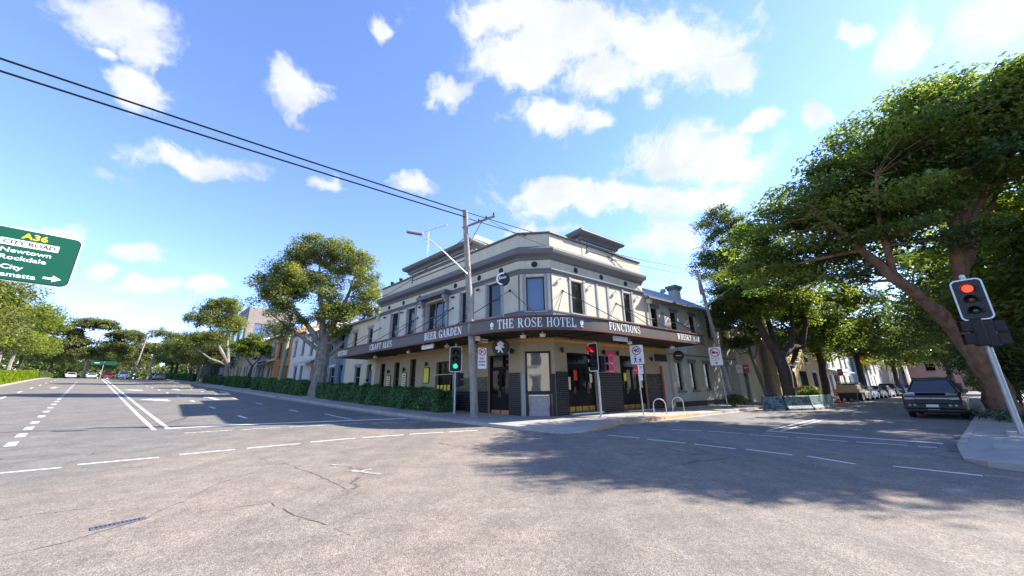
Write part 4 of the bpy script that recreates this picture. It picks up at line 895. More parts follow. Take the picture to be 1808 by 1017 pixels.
def house(name, label, F, a, b, ze, m, wins=(), doors=(), w0=0., depth=9., roof='gable', rise=1.7, rm='roof_tin', group=None, zb=None, chim=(), trim=None, cat='house', party=True, awn=None, sill=True, bars=False):
    p = W3(F, (a+b)/2, w0); zb = gz(p.x, p.y)-.4 if zb is None else zb
    h = thing(name, label, cat, (p.x, p.y, zb), 0, group); F = F @ Matrix.Translation((0, w0, 0)); tr = trim or M['trim_light']
    hol = [(t0, t1, z0, z1) for t0, t1, z0, z1 in list(wins)+list(doors)]
    wl = MB(F).wall(a, b, zb, ze, .3, hol); wl.box(a, a+.02, -depth, -.3, zb, ze); wl.box(b-.02, b, -depth, -.3, zb, ze); wl.box(a, b, -depth-.02, -depth, zb, ze)
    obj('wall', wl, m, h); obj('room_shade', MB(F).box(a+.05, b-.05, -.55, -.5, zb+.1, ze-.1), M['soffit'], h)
    for t0, t1, z0, z1 in wins:
        y = -.16; mb = MB(F); f = .06; mb.box(t0, t0+f, y-.05, y, z0, z1); mb.box(t1-f, t1, y-.05, y, z0, z1); mb.box(t0+f, t1-f, y-.05, y, z0, z0+f); mb.box(t0+f, t1-f, y-.05, y, z1-f, z1); mb.box(t0+f, t1-f, y-.045, y-.005, (z0+z1)/2-.025, (z0+z1)/2+.025)
        wn = obj('window', mb, tr, h); obj('pane', MB(F).box(t0+.03, t1-.03, y-.035, y-.025, z0+.03, z1-.03), M['glass_low'], wn)
        if sill: obj('sill', MB(F).box(t0-.1, t1+.1, .002, .12, z0-.14, z0-.01), tr, wn); obj('lintel', MB(F).box(t0-.14, t1+.14, .002, .05, z1+.01, z1+.26), tr, wn)
        if bars:
            mb = MB(F); [mb.tube([(t0+.12*k+.06, .03, z0), (t0+.12*k+.06, .03, z1)], .012, 4) for k in range(int((t1-t0)/.12))]; obj('window_bars', mb, M['dark_trim'], wn)
    for t0, t1, z0, z1 in doors:
        y = -.2; mb = MB(F); mb.box(t0, t1, y-.05, y, z0, z1-.5); dd = obj('door', mb, M['door_paint'], h); obj('pane', MB(F).box(t0, t1, y-.04, y-.02, z1-.47, z1), M['glass'], dd)
        mb = MB(F); mb.box(t0+.12, t0+(t1-t0)*.45, y, y+.012, z0+.2, z0+.9); mb.box(t0+(t1-t0)*.55, t1-.12, y, y+.012, z0+.2, z0+.9); mb.box(t0+.12, t1-.12, y, y+.012, z0+1.1, z1-.7); obj('door_panel', mb, M['teal_door'], dd)
        if bars: mb = MB(F); [mb.tube([(t0+.12*k+.06, .02, z0), (t0+.12*k+.06, .02, z1)], .014, 4) for k in range(int((t1-t0)/.12))]; obj('door_grille', mb, M['dark_trim'], dd)
    if roof == 'gable':
        rf = obj('roof', MB(F).poly([(a+.001, ze-.02), (b-.001, ze-.02), (b-.001, ze), (a+.001, ze)], -depth, .3), M['trim_light'], h)
        roof_sheets(F, a, b, .38, ze-.02, -depth/2, ze+rise, M[rm], rf)
        mb = MB(F); mb.add([(a, -depth/2, ze+rise), (b, -depth/2, ze+rise), (b, -depth, ze), (a, -depth, ze)], [(0, 1, 2, 3)]); obj('back_slope', mb, M[rm], rf)
        obj('gutter', MB(F).box(a, b, .36, .5, ze-.08, ze+.06), tr, rf)
        if party:
            for x in (a, b-.22): 
                mb = MB(F @ Matrix.Rotation(0, 4, 'Z')); mb.add([(x, .3, ze-.3), (x, .3, ze+.15), (x, -depth/2, ze+rise+.35), (x, -depth, ze), (x+.22, .3, ze-.3), (x+.22, .3, ze+.15), (x+.22, -depth/2, ze+rise+.35), (x+.22, -depth, ze)], [(0, 1, 2, 3), (7, 6, 5, 4), (0, 4, 5, 1), (1, 5, 6, 2), (2, 6, 7, 3)]); obj('party_wall', mb, m, h)
    else:
        mb = MB(F); mb.box(a, b, -.3, .12, ze, ze+.12); mb.box(a, b, -.28, .003, ze+.12, ze+rise); mb.box(a, b, -.34, .1, ze+rise, ze+rise+.12); obj('parapet', mb, m, h); obj('roof', MB(F).box(a+.02, b-.02, -depth+.02, -.31, ze, ze+.1), M[rm], h)
    for x, y, z in chim:
        mb = MB(F); mb.box(x-.45, x+.45, y-.3, y+.3, ze, z); mb.box(x-.52, x+.52, y-.37, y+.37, z, z+.15); mb.box(x-.57, x+.57, y-.42, y+.42, z+.15, z+.32); ch = obj('chimney', mb, m, h)
        for k in (-1, 1): obj('chimney_pot', MB(F).lathe([(.14, 0), (.12, .4), (.15, .45)], 8, (x+k*.22, y, z+.32)), M['roof_red'], ch)
    if awn:
        t0, t1, z, o = awn; mb = MB(F); mb.add([(t0, 0, z+.5), (t1, 0, z+.5), (t1, o, z), (t0, o, z), (t0, o, z-.12), (t1, o, z-.12)], [(0, 1, 2, 3), (3, 2, 5, 4)]); obj('verandah_roof', mb, M[rm], h)
    return h, F
# wing of the hotel along the side street
wg, WF = house('rear_wing', 'grey rendered two-storey wing with blue-grey metal roof joined to the hotel', FB, LB+.02, 23.9, 8.12, M['w_grey'],
    wins=[(10.25, 11.3, 5.85, 7.5), (13.0, 14.05, 5.85, 7.5), (16.0, 17.05, 5.85, 7.5), (19.0, 20.0, 5.85, 7.5), (22.0, 22.9, 5.85, 7.5), (12.75, 13.7, 1.35, 3.5), (14.9, 15.85, 1.35, 3.5), (17.25, 18.3, 1.4, 3.5), (20.9, 21.9, 1.4, 3.5)],
    zb=-.3, rm='metal_roof', rise=3.0, depth=9, chim=[], cat='building', party=False, trim=M['trim_slate'])
for x, y, z in ((19.2, -2.6, 11.2),):
    mb = MB(FB); mb.box(x-.48, x+.48, y-.36, y+.36, 8.4, z-.45); ch_ = obj('chimney', mb, M['w_grey'], wg); mb = MB(FB); mb.box(x-.56, x+.56, y-.44, y+.44, z-.45, z-.25); mb.box(x-.66, x+.66, y-.54, y+.54, z-.25, z); obj('chimney_cap', mb, M['trim_slate'], ch_)
for x in (12.4, 18.2, 20.0):
    mb = MB(FB); mb.lathe([(.12, 0), (.12, .35), (.24, .4), (.28, .55), (.2, .7), (.05, .76)], 12, (x, -3.2, 10.2)); obj('roof_vent', mb, M['galv'], wg, True)
mb = MB(FB); mb.box(12.12, 23.9, .002, .06, -.2, .55); obj('plinth', mb, M['dark_trim'], wg)
mb = MB(FB); mb.tube([(9.9, .12, 8.0), (9.9, .12, 5.0)], .06, 8); obj('downpipe', mb, M['w_cream'], wg); obj('rain_head', MB(FB).bbox(9.72, 10.08, .02, .34, 7.7, 8.05, .03), M['w_cream'], wg); obj('downpipe', MB(FB).tube([(20.4, .1, 8.0), (20.4, .1, .1)], .05, 8), M['w_grey'], wg)
mb = MB(FB); mb.box(12.12, 23.9, .002, .035, 4.02, 4.12); obj('string_course', mb, M['trim_slate'], wg)
house('cream_annexe', 'cream two-storey annexe with one dark doorway beyond the hotel wing', FB, 23.95, 30, 6.6, M['w_cream'], doors=[(25.2, 26.2, .1, 3.0)], roof='parapet', rise=.7, rm='metal_roof', cat='building', zb=-.3)
house('tan_terrace', 'tan-sided terrace with barred doors and windows behind the street tree', FB, 30.05, 46, 7.0, M['w_tan'], wins=[(32.0, 33.2, 4.3, 6.2), (36, 37.2, 4.3, 6.2), (40, 41.2, 4.3, 6.2), (34, 35.4, 1.1, 3.1), (41.8, 43.4, 1.1, 3.1)], doors=[(37, 39.6, .1, 3.2)], w0=1.3, zb=-.3, bars=True, roof='parapet', rise=.6, trim=M['w_white'])
house('white_shop_terrace', 'white terrace with wide ground-floor windows along the side street', FB, 46.05, 58, 7.4, M['w_white'], wins=[(47.5, 48.7, 4.4, 6.4), (50.5, 51.7, 4.4, 6.4), (54, 55.2, 4.4, 6.4), (47, 50, .9, 3.1), (53.5, 56.5, .9, 3.1)], doors=[(51, 52.2, .1, 3.0)], w0=.9, zb=-.3, awn=(46.2, 57.8, 3.3, 1.6))
house('pale_terrace', 'pale terrace with upper windows farther up the side street', FB, 58.05, 66, 7.6, M['w_white'], wins=[(59.5, 60.7, 4.4, 6.4), (62.5, 63.7, 4.4, 6.4), (59.5, 61, .9, 2.9)], doors=[(63, 64.1, .1, 3)], w0=.7, zb=-.3)
house('blue_side_terrace', 'tall blue terrace beside a white gable up the side street', FB, 66.05, 78, 10.4, M['w_blue'], wins=[(67.5, 69, 7, 9.4), (71, 72.5, 7, 9.4), (74.5, 76, 7, 9.4), (67.5, 69, 3.6, 6), (71, 72.5, 3.6, 6), (74.5, 76, 3.6, 6)], w0=.6, zb=-.3, roof='parapet', rise=.6)
house('white_tall_terrace', 'tall narrow white terrace past the blue one', FB, 78.05, 89, 11.6, M['w_white'], wins=[(80, 81.6, 7.6, 10.2), (84, 85.6, 7.6, 10.2), (80, 81.6, 3.8, 6.4), (84, 85.6, 3.8, 6.4)], doors=[(82, 83.2, .1, 3.2)], w0=.8, zb=-.3, roof='parapet', rise=.6)
house('brick_end_house', 'brown house closing the row at the far end of the side street', FB, 89.05, 130, 9, M['w_brown'], wins=[(92+6*k, 93.6+6*k, 4.5, 7) for k in range(6)], w0=.8, zb=-.3, rm='roof_slate')
house('pink_house', 'pink rendered house across the side street behind parked cars', frame(W3(FB, 118, 2).xy, nB, -dB), 0, 22, 8, M['w_pink'], wins=[(3+5*k, 4.6+5*k, 4.6, 6.6) for k in range(4)]+[(3+5*k, 4.6+5*k, 1, 3) for k in range(4)], zb=-.3, rm='roof_red')
# terraces climbing the main road
def row(a, b, ze, m, name, label, nw=2, rm='roof_tin', roof='gable', rise=1.6, awn=True, w0=0., lower=True, trim=None, chim=True):
    z = gA((a+b)/2); L_ = b-a; ws = []; 
    for k in range(nw): c = a+L_*(k+.5)/nw; ws.append((c-.5, c+.5, z+4.6, min(z+6.5, ze-.35)))
    ds = [(a+.6, a+1.7, z+.12, z+3.1)]
    if lower: ws += [(a+L_*.45, a+L_*.45+1.3, z+1.0, z+3.0)]
    return house(name, label, FA, a, b, ze, m, wins=ws, doors=ds, w0=w0, roof=roof, rm=rm, rise=rise, awn=(a+.1, b-.1, z+3.5, 1.4) if awn else None, chim=[(a+.6, -3.4, ze+rise+.9)] if chim else (), trim=trim)
row(17.56, 24.3, 8.25, M['w_cream'], 'cream_terrace', 'cream terrace house adjoining the hotel on the main road', awn=False)
row(24.34, 30.2, 8.0, M['w_blue'], 'blue_terrace', 'blue-grey terrace house between the cream terrace and the fig tree', awn=False, trim=M['w_white'])
row(30.24, 37, 8.7, M['w_white'], 'white_terrace', 'white terrace house hidden behind the large fig tree', chim=False)
row(37.04, 43.6, 9.2, M['w_white'], 'off_white_terrace', 'off-white terrace house between the orange house and the fig trunk', awn=False, rm='roof_red')
row(43.64, 51.3, 9.9, M['w_orange'], 'orange_terrace', 'orange rendered terrace house in the row up the main road', awn=False, rm='roof_tin', trim=M['dark_trim'])
row(51.34, 56.7, 10.0, M['w_olive'], 'olive_terrace', 'olive cream terrace beside the orange house', rm='roof_red')
row(56.74, 63, 9.9, M['w_slate'], 'slate_blue_terrace', 'dark blue-grey terrace beyond the olive one', rm='roof_red')
row(63.04, 69, 10.4, M['w_white'], 'grey_white_terrace', 'greyish white terrace farther up the row', awn=False)
row(69.04, 75, 10.9, M['w_cream'], 'pale_cream_terrace', 'pale cream terrace last before the warehouse', awn=False, chim=False)
row(75.04, 82, 11.2, M['w_olive'], 'brownish_terrace', 'brownish cream terrace next to the pale cream one', awn=False, rm='roof_red', chim=False); row(82.04, 89.5, 11.6, M['w_white'], 'upper_white_terrace', 'white terrace second below the warehouse', chim=False); row(89.54, 97, 11.9, M['w_slate'], 'upper_slate_terrace', 'dark terrace directly below the warehouse', awn=False, chim=False)
wz = gA(108)
wh, F_ = house('brown_warehouse', 'tall brown brick warehouse with large blue gridded window above the terraces', FA, 98, 125, wz+17.5, M['w_brown'], w0=-3, depth=11, roof='parapet', rise=.8, cat='building', sill=False,
    wins=[(100+8*k, 106+8*k, wz+10.2, wz+14.2) for k in range(3)]+[(100+8*k, 106+8*k, wz+4, wz+8) for k in range(3)])
for o in list(wh.children):
    if o.name.startswith('window'):
        for c in o.children:
            if c.name.startswith('pane'): c.data.materials[0] = M['glass_blue']
ew = [(1.6, 8.6, wz+10.2, wz+14.2)]
WE = frame(W3(FA, 97.55, -3.05).xy, -nA, -dA)         # end wall that looks down the hill
mb = MB(WE).wall(0, 10.5, wz-1, wz+18.2, .3, ew); obj('end_wall', mb, M['w_brown'], wh)
mb = MB(WE); [mb.box(1.6+1.75*k-.07, 1.6+1.75*k+.07, -.2, -.1, ew[0][2], ew[0][3]) for k in range(5)]; [mb.box(1.6, 8.6, -.21, -.11, z-.07, z+.07) for z in (ew[0][2]+.07, ew[0][2]+2.6, ew[0][3]-.07)]
g_ = obj('window', mb, M['trim_slate'], wh); obj('pane', MB(WE).box(1.6, 8.6, -.19, -.17, ew[0][2], ew[0][3]), M['glass_blue'], g_); obj('sill', MB(WE).box(1.3, 8.9, .002, .2, ew[0][2]-.35, ew[0][2]-.02), M['w_tan'], g_)
z2 = gA(138); house('dark_colonnade_building', 'dark low building with tall upright bays near the crest', FA, 126, 160, z2+8.5, M['w_dark'], wins=[(127.5+3.5*k, 129.5+3.5*k, z2+.8, z2+6.5) for k in range(9)], roof='parapet', rise=.5, cat='building', sill=False, w0=-1)
# houses glimpsed across the main road
LF = frame(W3(FR, 40, 36).xy, dR, -nR)
for k, (a, b, hh, m, lb) in enumerate(((0, 16, 6, 'w_white', 'white villa behind the trees across the main road'), (17, 36, 7, 'w_olive', 'olive villa behind the trees across the main road'), (38, 60, 6.5, 'w_grey', 'grey villa behind the trees across the main road, nearest the crest'))):
    p = W3(LF, (a+b)/2, 0); z = gz(p.x, p.y); house('villa', lb, LF, a, b, z+hh, M[m], wins=[(a+2+4*j, a+3.4+4*j, z+1, z+3) for j in range(int((b-a-3)/4))], rm='roof_slate', group='villas across the main road')

# cream building on the far corner behind, seen only in the hotel's glass
BF = frame(Vector((-14, -16)), Vector((1, .0)), Vector((0, 1)))
house('opposite_corner_building', 'cream building on the opposite corner reflected in the hotel display window', BF, 0, 34, 9, M['w_cream'], wins=[(2+4.2*k, 3.6+4.2*k, 5.2, 7.6) for k in range(8)]+[(2+4.2*k, 3.6+4.2*k, 1.2, 3.6) for k in range(8)], zb=-.3, roof='parapet', rise=.8, cat='building')

# ------------------------------------------------------------------ street furniture
def rrect(w, h, r, n=5, cz=0., cx=0.):
    o = []
    for sx, sz, a in ((1, 1, 0), (-1, 1, 90), (-1, -1, 180), (1, -1, 270)):
        for k in range(n+1): q = R(a+90*k/n); o.append((cx+sx*(w/2-r)+r*math.cos(q), cz+sz*(h/2-r)+r*math.sin(q)))
    return o
def face_cam(p, extra=0.): return math.atan2(-p[1], -p[0])+R(90)+R(extra)
def lantern(root, F, zc, lit, w=.75, h=1.5):
    # three-aspect head on a bordered target board; front looks along local -y
    hd = obj('target_board', MB(F).poly(rrect(w, h, .16, cz=zc), -.03, .0), M['black_plastic'], root)
    mb = MB(F); o = rrect(w, h, .16, cz=zc); i_ = rrect(w-.09, h-.09, .12, cz=zc); n = len(o)
    mb.add([(x, -.034, z) for x, z in o]+[(x, -.034, z) for x, z in i_], [(k, (k+1) % n, n+(k+1) % n, n+k) for k in range(n)]); obj('white_border', mb, M['sign_white'], hd)
    obj('lamp_housing', MB(F).bbox(-.2, .2, 0, .22, zc-.6, zc+.6, .03), M['black_plastic'], hd)
    for k, nm in enumerate(('red', 'amber', 'green')):
        z = zc+.40-.40*k; m = {'red': M['lit_red'] if lit == 'red' else M['lens_dark'], 'amber': M['lens_amber'], 'green': M['lit_green'] if lit == 'green' else M['lens_green_dark']}[nm]
        mb = MB(F); mb.lathe([(.135, -.045), (.12, -.055), (.06, -.07), (.005, -.075)], 18, (0, 0, z), 'y'); obj('lens', mb, m, hd, True)
        mb = MB(F); vs = []; fs = []; N_ = 16
        for q in range(N_+1):
            a = R(-35+250*q/N_); c, s_ = math.cos(a), math.sin(a); L_ = .30 if s_ > .2 else .30-.16*(.2-s_)
            vs += [(.155*c, -.04, z+.155*s_), (.155*c, -.04-L_, z+.155*s_-.03), (.165*c, -.04-L_, z+.165*s_-.03), (.165*c, -.04, z+.165*s_)]
        for q in range(N_): 
            for e in range(4): fs.append((q*4+e, q*4+4+e, q*4+4+(e+1) % 4, q*4+(e+1) % 4))
        mb.add(vs, fs); obj('visor', mb, M['black_plastic'], hd, True)
    return hd
def ped_head(root, F, zc, x=0.):
    o = obj('side_head', MB(F).bbox(x-.19, x+.19, -.02, .22, zc-.42, zc+.42, .03), M['black_plastic'], root)
    for k in (-1, 1):
        mb = MB(F); z = zc+.2*k; mb.box(x-.17, x+.17, -.26, -.02, z+.15, z+.17); mb.box(x-.17, x-.15, -.24, -.02, z-.15, z+.15); mb.box(x+.15, x+.17, -.24, -.02, z-.15, z+.15); obj('visor', mb, M['black_plastic'], o)
    return o
def signal(name, label, base, top, zc, lit, turn, lean=0., group=None, off=(0, -.12), sides=(), sc=1.):
    x, y, z = base; s_ = thing(name, label, 'traffic light', base, 0, group); F0 = ROT((x, y, 0), face_cam(base))
    obj('pole', MB(F0).tube([(0, 0, z), (0, 0, top)], .06 if top < 4.5 else .075, 12), M['galv'], s_, True); obj('pole_base', MB(F0).lathe([(.16, 0), (.16, .03), (.09, .06)], 12, (0, 0, z)), M['galv'], s_); obj('pole_cap', MB(F0).lathe([(.07, 0), (.07, .06), (.02, .09)], 10, (0, 0, top)), M['alu'], s_)
    F = ROT((x, y, 0), face_cam(base, turn)) @ Matrix.Translation((off[0], off[1], 0)); hd = lantern(s_, F @ Matrix.Translation((0, 0, zc)) @ Matrix.Diagonal((sc, sc, sc, 1)) @ Matrix.Translation((0, 0, -zc)), zc, lit)
    mb = MB(F); [mb.box(-.05, .05, .0, .3, q-.03, q+.03) for q in (zc-.66, zc+.66)]; obj('bracket', mb, M['galv'], s_)
    for tn, zz, xx in sides: ped_head(s_, ROT((x, y, 0), face_cam(base, tn)) @ Matrix.Translation((0, -.22, 0)), zz, xx)
    return s_
kb = .13
b1 = Vector((-3.390, 21.374, 0.170)); b1.z += kb; signal('traffic_signal', 'traffic signal showing green beside the hedge end and wooden pole', b1, 4.2, 3.36, 'green', -6, sides=((120, 2.2, 0),))
b2 = Vector((4.457, 19.130, 0.036)); b2.z += kb; signal('traffic_signal', 'traffic signal with visor painted as lit red in front of the hotel corner doors', b2, 3.7, 3.2, 'none', -46, off=(-.08, -.15), sides=((62, 2.85, .25),))
b3 = Vector((14.928, 11.223, -0.001)); b3.z += .1; s3 = signal('traffic_signal', 'near traffic signal showing red on the right corner in front of the leaning tree', b3, 4.98, 4.2, 'red', -4, off=(.03, -.14), sides=((-75, 3.15, .1), (100, 3.1, 0)), sc=.9)
# middle signal faces across the junction; red lens glow painted into its visor colour
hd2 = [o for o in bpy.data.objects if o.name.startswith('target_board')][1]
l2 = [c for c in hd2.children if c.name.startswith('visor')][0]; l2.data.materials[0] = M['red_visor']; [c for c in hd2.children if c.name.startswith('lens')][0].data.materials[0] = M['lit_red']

def plate(F, w, h, m, parent, z, r=.05, y=-.06, name='sign_plate', x=0.): return obj(name, MB(F).poly(rrect(w, h, r, 4, z, x), y-.012, y), m, parent)
def ring(F, cz, ro, ri, y, m, parent, name='ring', cx=0., n=24):
    mb = MB(F); mb.add([(cx+r*math.cos(R(360*k/n)), y, cz+r*math.sin(R(360*k/n))) for k in range(n) for r in (ro, ri)], [(2*k, 2*((k+1) % n), 2*((k+1) % n)+1, 2*k+1) for k in range(n)]); return obj(name, mb, m, parent)
def bar(F, p, q, w, y, m, parent, name='symbol'):
    p, q = Vector(p), Vector(q); d = (q-p).normalized()*1.; n_ = Vector((-d.y, d.x))*w/2; mb = MB(F); mb.add([(a.x, y, a.y) for a in (p-n_, q-n_, q+n_, p+n_)], [(0, 1, 2, 3)]); return obj(name, mb, m, parent)
def txt(s, size, F, x, z, y, m, parent, xs=1., bold=0.): return obj('lettering', text_mb(s, size, F @ Matrix.Translation((x, y, z)), .002, xs, bold), m, parent)
# 40 km/h area sign post
p = Vector((7.021, 20.277, 0.029)); p.z += kb; sg = thing('speed_limit_sign', 'white 40 area speed sign with walking figures on a thin grey post', 'road sign', p); F = ROT((p.x, p.y, 0), face_cam(p, -14))
obj('post', MB(F).tube([(0, 0, p.z), (-.06, 0, 3.9)], .035, 8), M['galv'], sg)
plate(F, .72, 1.06, M['sign_white'], sg, 3.4, .06); ring(F, 3.62, .25, .19, -.076, M['sign_red'], sg); txt('40', .3, F, 0, 3.62, -.076, M['sign_black'], sg, 1, .008)
for x, h in ((-.1, .3), (.16, .2)):
    for q in ((x, 3.02+h*.1, x, 3.02+h*.75, .07), (x-.1, 3.02+h*.5, x+.1, 3.02+h*.55, .03), (x, 3.02+h*.15, x-.08, 2.96, .035), (x, 3.02+h*.15, x+.08, 2.96, .035)): bar(F, q[:2], q[2:4], q[4], -.077, M['sign_black'], sg)
    ring(F, 3.04+h*.92, h*.13, 0, -.077, M['sign_black'], sg, 'symbol', x, 10)
plate(F, .27, .5, M['sign_red'], sg, 2.58, .02, x=-.15); plate(F, .24, .5, M['sign_white'], sg, 2.58, .02, x=.13); plate(F, .2, .32, M['sign_white'], sg, 2.14, .02, x=.08); txt('P', .2, F, .13, 2.66, -.076, M['sign_black'], sg)
bar(F, (-.23, 2.55), (-.07, 2.55), .03, -.077, M['sign_white'], sg)
# no-trucks sign
p = Vector((15.048, 26.226, 0.016)); p.z += kb; tk = thing('no_trucks_sign', 'white no trucks sign leaning on a thin post beside the far wooden pole', 'road sign', p); F = ROT((p.x, p.y, 0), face_cam(p, -8))
c = W3(F, 0, 0, 0); obj('post', MB(F).tube([(0, 0, p.z), (-.1, 0, 2.9), (-.2, 0, 4.1)], .04, 8), M['galv'], tk)
T = F @ Matrix.Translation((-.22, 0, 0)); plate(T, .8, 1.3, M['sign_white'], tk, 3.75, .06); ring(T, 4.02, .32, .26, -.076, M['sign_red'], tk); bar(T, (-.2, 4.2), (.2, 3.84), .05, -.079, M['sign_red'], tk)
bar(T, (-.2, 4.02), (.06, 4.02), .14, -.076, M['sign_black'], tk); bar(T, (.09, 4.0), (.2, 4.0), .1, -.076, M['sign_black'], tk); txt('NO TRUCKS', .11, T, 0, 3.6, -.076, M['sign_black'], tk); txt('OVER 3t', .1, T, 0, 3.46, -.076, M['sign_black'], tk); ring(T, 3.26, .06, 0, -.077, M['sign_black'], tk, 'symbol')
# wooden utility pole on the corner -------------------------------------
p = Vector((-2.001, 19.231, 0.109)); p.z += .1; up = thing('utility_pole', 'weathered grey wooden utility pole with crossarm and street lamp at the corner', 'utility pole', p)
tp = Vector((-2.64, 18.27, 11.5)); pol = MB(); pol.tube([p+Vector((0, 0, -.1)), p.lerp(tp, .25)+Vector((.04, 0, 0)), p.lerp(tp, .5)+Vector((.02, .02, 0)), p.lerp(tp, .8), tp], [.21, .19, .175, .155, .14], 14); obj('pole', pol, M['pole_wood'], up, True)
ca = p.lerp(tp, .905); cdv = Vector((1.55, .55, .0)); c1, c2 = ca-cdv*.12, ca+Vector((1.62, .2, .85)); 
mb = MB(); mb.tube([c1, c2], .075, 4); obj('crossarm', mb, M['pole_wood'], up); mb = MB(); mb.tube([p.lerp(tp, .8), ca.lerp(c2, .55)], .03, 5); obj('brace', mb, M['pole_wood'], up)
for k in range(3): q = ca.lerp(c2, .45+.26*k); mb = MB(); mb.lathe([(.03, 0), (.05, .06), (.06, .1), (.04, .16), (.02, .2)], 8, tuple(q+Vector((0, 0, .06)))); obj('insulator', mb, M['dark_trim'], up)
l0, l1, l2_, l3 = Vector((-2.43, 18.3, 7.67)), Vector((-3.6, 17.6, 8.7)), Vector((-4.25, 17.2, 9.2)), Vector((-4.75, 16.95, 9.38))
mb = MB(); mb.tube([l0, l1, l2_, l3], [.036, .032, .028, .024], 8); la = obj('lamp_arm', mb, M['alu'], up, True); dv_ = (l3-l2_).normalized(); mb = MB(ROT(l3+dv_*.3, math.atan2(dv_.y, dv_.x))); mb.bbox(-.42, .42, -.14, .14, -.06, .08, .04); obj('lamp_head', mb, M['galv'], la)
F = ROT((p.x, p.y, 0), face_cam(p, 6))
S_ = F @ Matrix.Translation((.33, -.12, 0)); nr = plate(S_, .46, 1.1, M['sign_white'], up, 3.22, .03, name='no_right_turn_plate'); ring(S_, 3.55, .2, .155, -.076, M['sign_red'], nr)
bar(S_, (-.06, 3.44), (-.06, 3.62), .05, -.0765, M['sign_black'], nr); bar(S_, (-.085, 3.6), (.08, 3.6), .05, -.077, M['sign_black'], nr); bar(S_, (-.14, 3.68), (.14, 3.42), .035, -.079, M['sign_red'], nr)
for k, s_ in enumerate(('NO', 'RIGHT', 'TURN')): txt(s_, .15 if k == 0 else .12, S_, 0, 3.2-.17*k, -.076, M['sign_black'], nr, 1., .004)
N_ = F @ Matrix.Translation((0, -.2, 0)); pl = plate(N_, .42, .26, M['sign_white'], up, 4.26, .01, name='street_name_blade', x=-.02); plate(N_, .12, .3, M['sign_blue'], up, 4.25, .01, name='street_name_tab', x=-.3)
for zz in (4.25, 4.12): obj('street_name_blade', MB(F @ Matrix.Rotation(R(18), 4, 'Z')).box(.25, .72, -.02, .0, zz-.035, zz+.035), M['sign_white'], up)
obj('blade_clamp', MB(F).box(.15, .27, -.05, .05, 4.05, 4.35), M['ochre_trim_and_glow'], up)
# second wooden pole along the side street ------------------------------
p = Vector((16.64, 28.15, kb)); t2 = Vector((15.6, 28.3, 11.1)); u2 = thing('utility_pole', 'leaning wooden utility pole with lamp arm beside the hotel wing', 'utility pole', p)
mb = MB(); mb.tube([p-Vector((0, 0, .2)), p.lerp(t2, .5), t2], [.16, .14, .12], 12); obj('pole', mb, M['pole_wood'], u2, True); mb = MB(); mb.tube([t2+Vector((.1, -.2, -.3)), t2+Vector((-.05, .9, -.3))], .05, 4); mb.bbox(t2.x-.12, t2.x+.12, t2.y-.25, t2.y-.05, 8.9, 10.2, .03); obj('crossarm', mb, M['pole_wood'], u2)
la0 = Vector((15.8, 28.2, 7.95)); la1 = Vector((17.9, 27.2, 9.35)); la2 = Vector((18.5, 26.95, 9.6)); mb = MB(); mb.tube([la0, la0.lerp(la1, .75)+Vector((0, 0, .05)), la1, la2], .045, 7); lb = obj('lamp_arm', mb, M['alu'], u2, True); mb = MB(ROT(la2, -.4)); mb.bbox(-.1, .75, -.13, .13, -.06, .08, .03); obj('lamp_head', mb, M['alu'], lb)
# pale green pole by the hedge and others up the hill
p = Vector((-26.931, 42.003, 1.542)); p.z += .1; gp = thing('green_pole', 'pale green timber pole rising from the hedge beside the fig tree', 'utility pole', p); mb = MB(); mb.tube([p-Vector((0, 0, .3)), p+Vector((.3, 0, 9.2))], [.24, .19], 12); obj('pole', mb, M['pole_green'], gp, True); obj('pole_cap', MB().lathe([(.22, 0), (.2, .1), (.05, .16)], 10, tuple(p+Vector((.3, 0, 9.2)))), M['galv'], gp)
p = W3(FR, 132, 8.0); p.z = gzu(132); fpz = thing('far_pole', 'slim pale pole leaning near the crest of the main road', 'utility pole', p); mb = MB(); mb.tube([p, p+Vector((.5, .3, 6)), p+Vector((.9, .5, 12))], [.22, .2, .16], 8); obj('pole', mb, M['pole_wood'], fpz); obj('pole_cap', MB().lathe([(.18, 0), (.1, .2)], 8, tuple(p+Vector((.9, .5, 12)))), M['galv'], fpz)
# overhead wires ----------------------------------------------------------
def wire(a, b, sag, r, label, name='overhead_wire', n=28):
    a, b = Vector(a), Vector(b); mb = MB(); mb.tube([a.lerp(b, k/n)-Vector((0, 0, 4*sag*(k/n)*(1-k/n))) for k in range(n+1)], r, 6)
    return tag(obj(name, mb, M['wire']), label, 'wire', 'overhead wires')
wl = [(-23.434, 2.489, 11.820), (-23.523, 2.717, 11.450)]
wire(wl[0], (-2.62, 18.25, 11.42), .12, .034, 'upper black wire from the left sky to the corner pole'); wire(wl[1], (-2.55, 18.2, 11.05), .1, .034, 'lower black wire from the left sky to the corner pole')
wire((-2.5, 18.3, 11.4), (15.6, 28.1, 11.0), .35, .022, 'upper black wire from the corner pole over the hotel to the side street pole'); wire((-2.4, 18.3, 11.0), (15.6, 28.6, 10.6), .3, .022, 'lower black wire from the corner pole over the hotel to the side street pole')
wire((15.6, 28.2, 10.9), W3(FB, 70, 2.5, 9.5), .6, .02, 'wire continuing from the side street pole into the trees'); wire((15.7, 28.2, 8.4), W3(FB, 11.8, .1, 7.9), .2, .015, 'thin service wire from the side street pole to the wing')
wire((-2.55, 18.3, 9.9), W3(FA, 17, .0, 10.2), .3, .02, 'service wire from the corner pole to the hotel parapet end'); wire(W3(FA, 17, 0, 10.2), W3(FR, 33.6, 1.6, 10.3), .35, .025, 'service wire from the hotel parapet end to the green pole')
wire((-1.2, 18.4, 10.9), W3(FB, .4, .1, 9.9), .15, .015, 'thin service wire from the crossarm to the hotel corner')
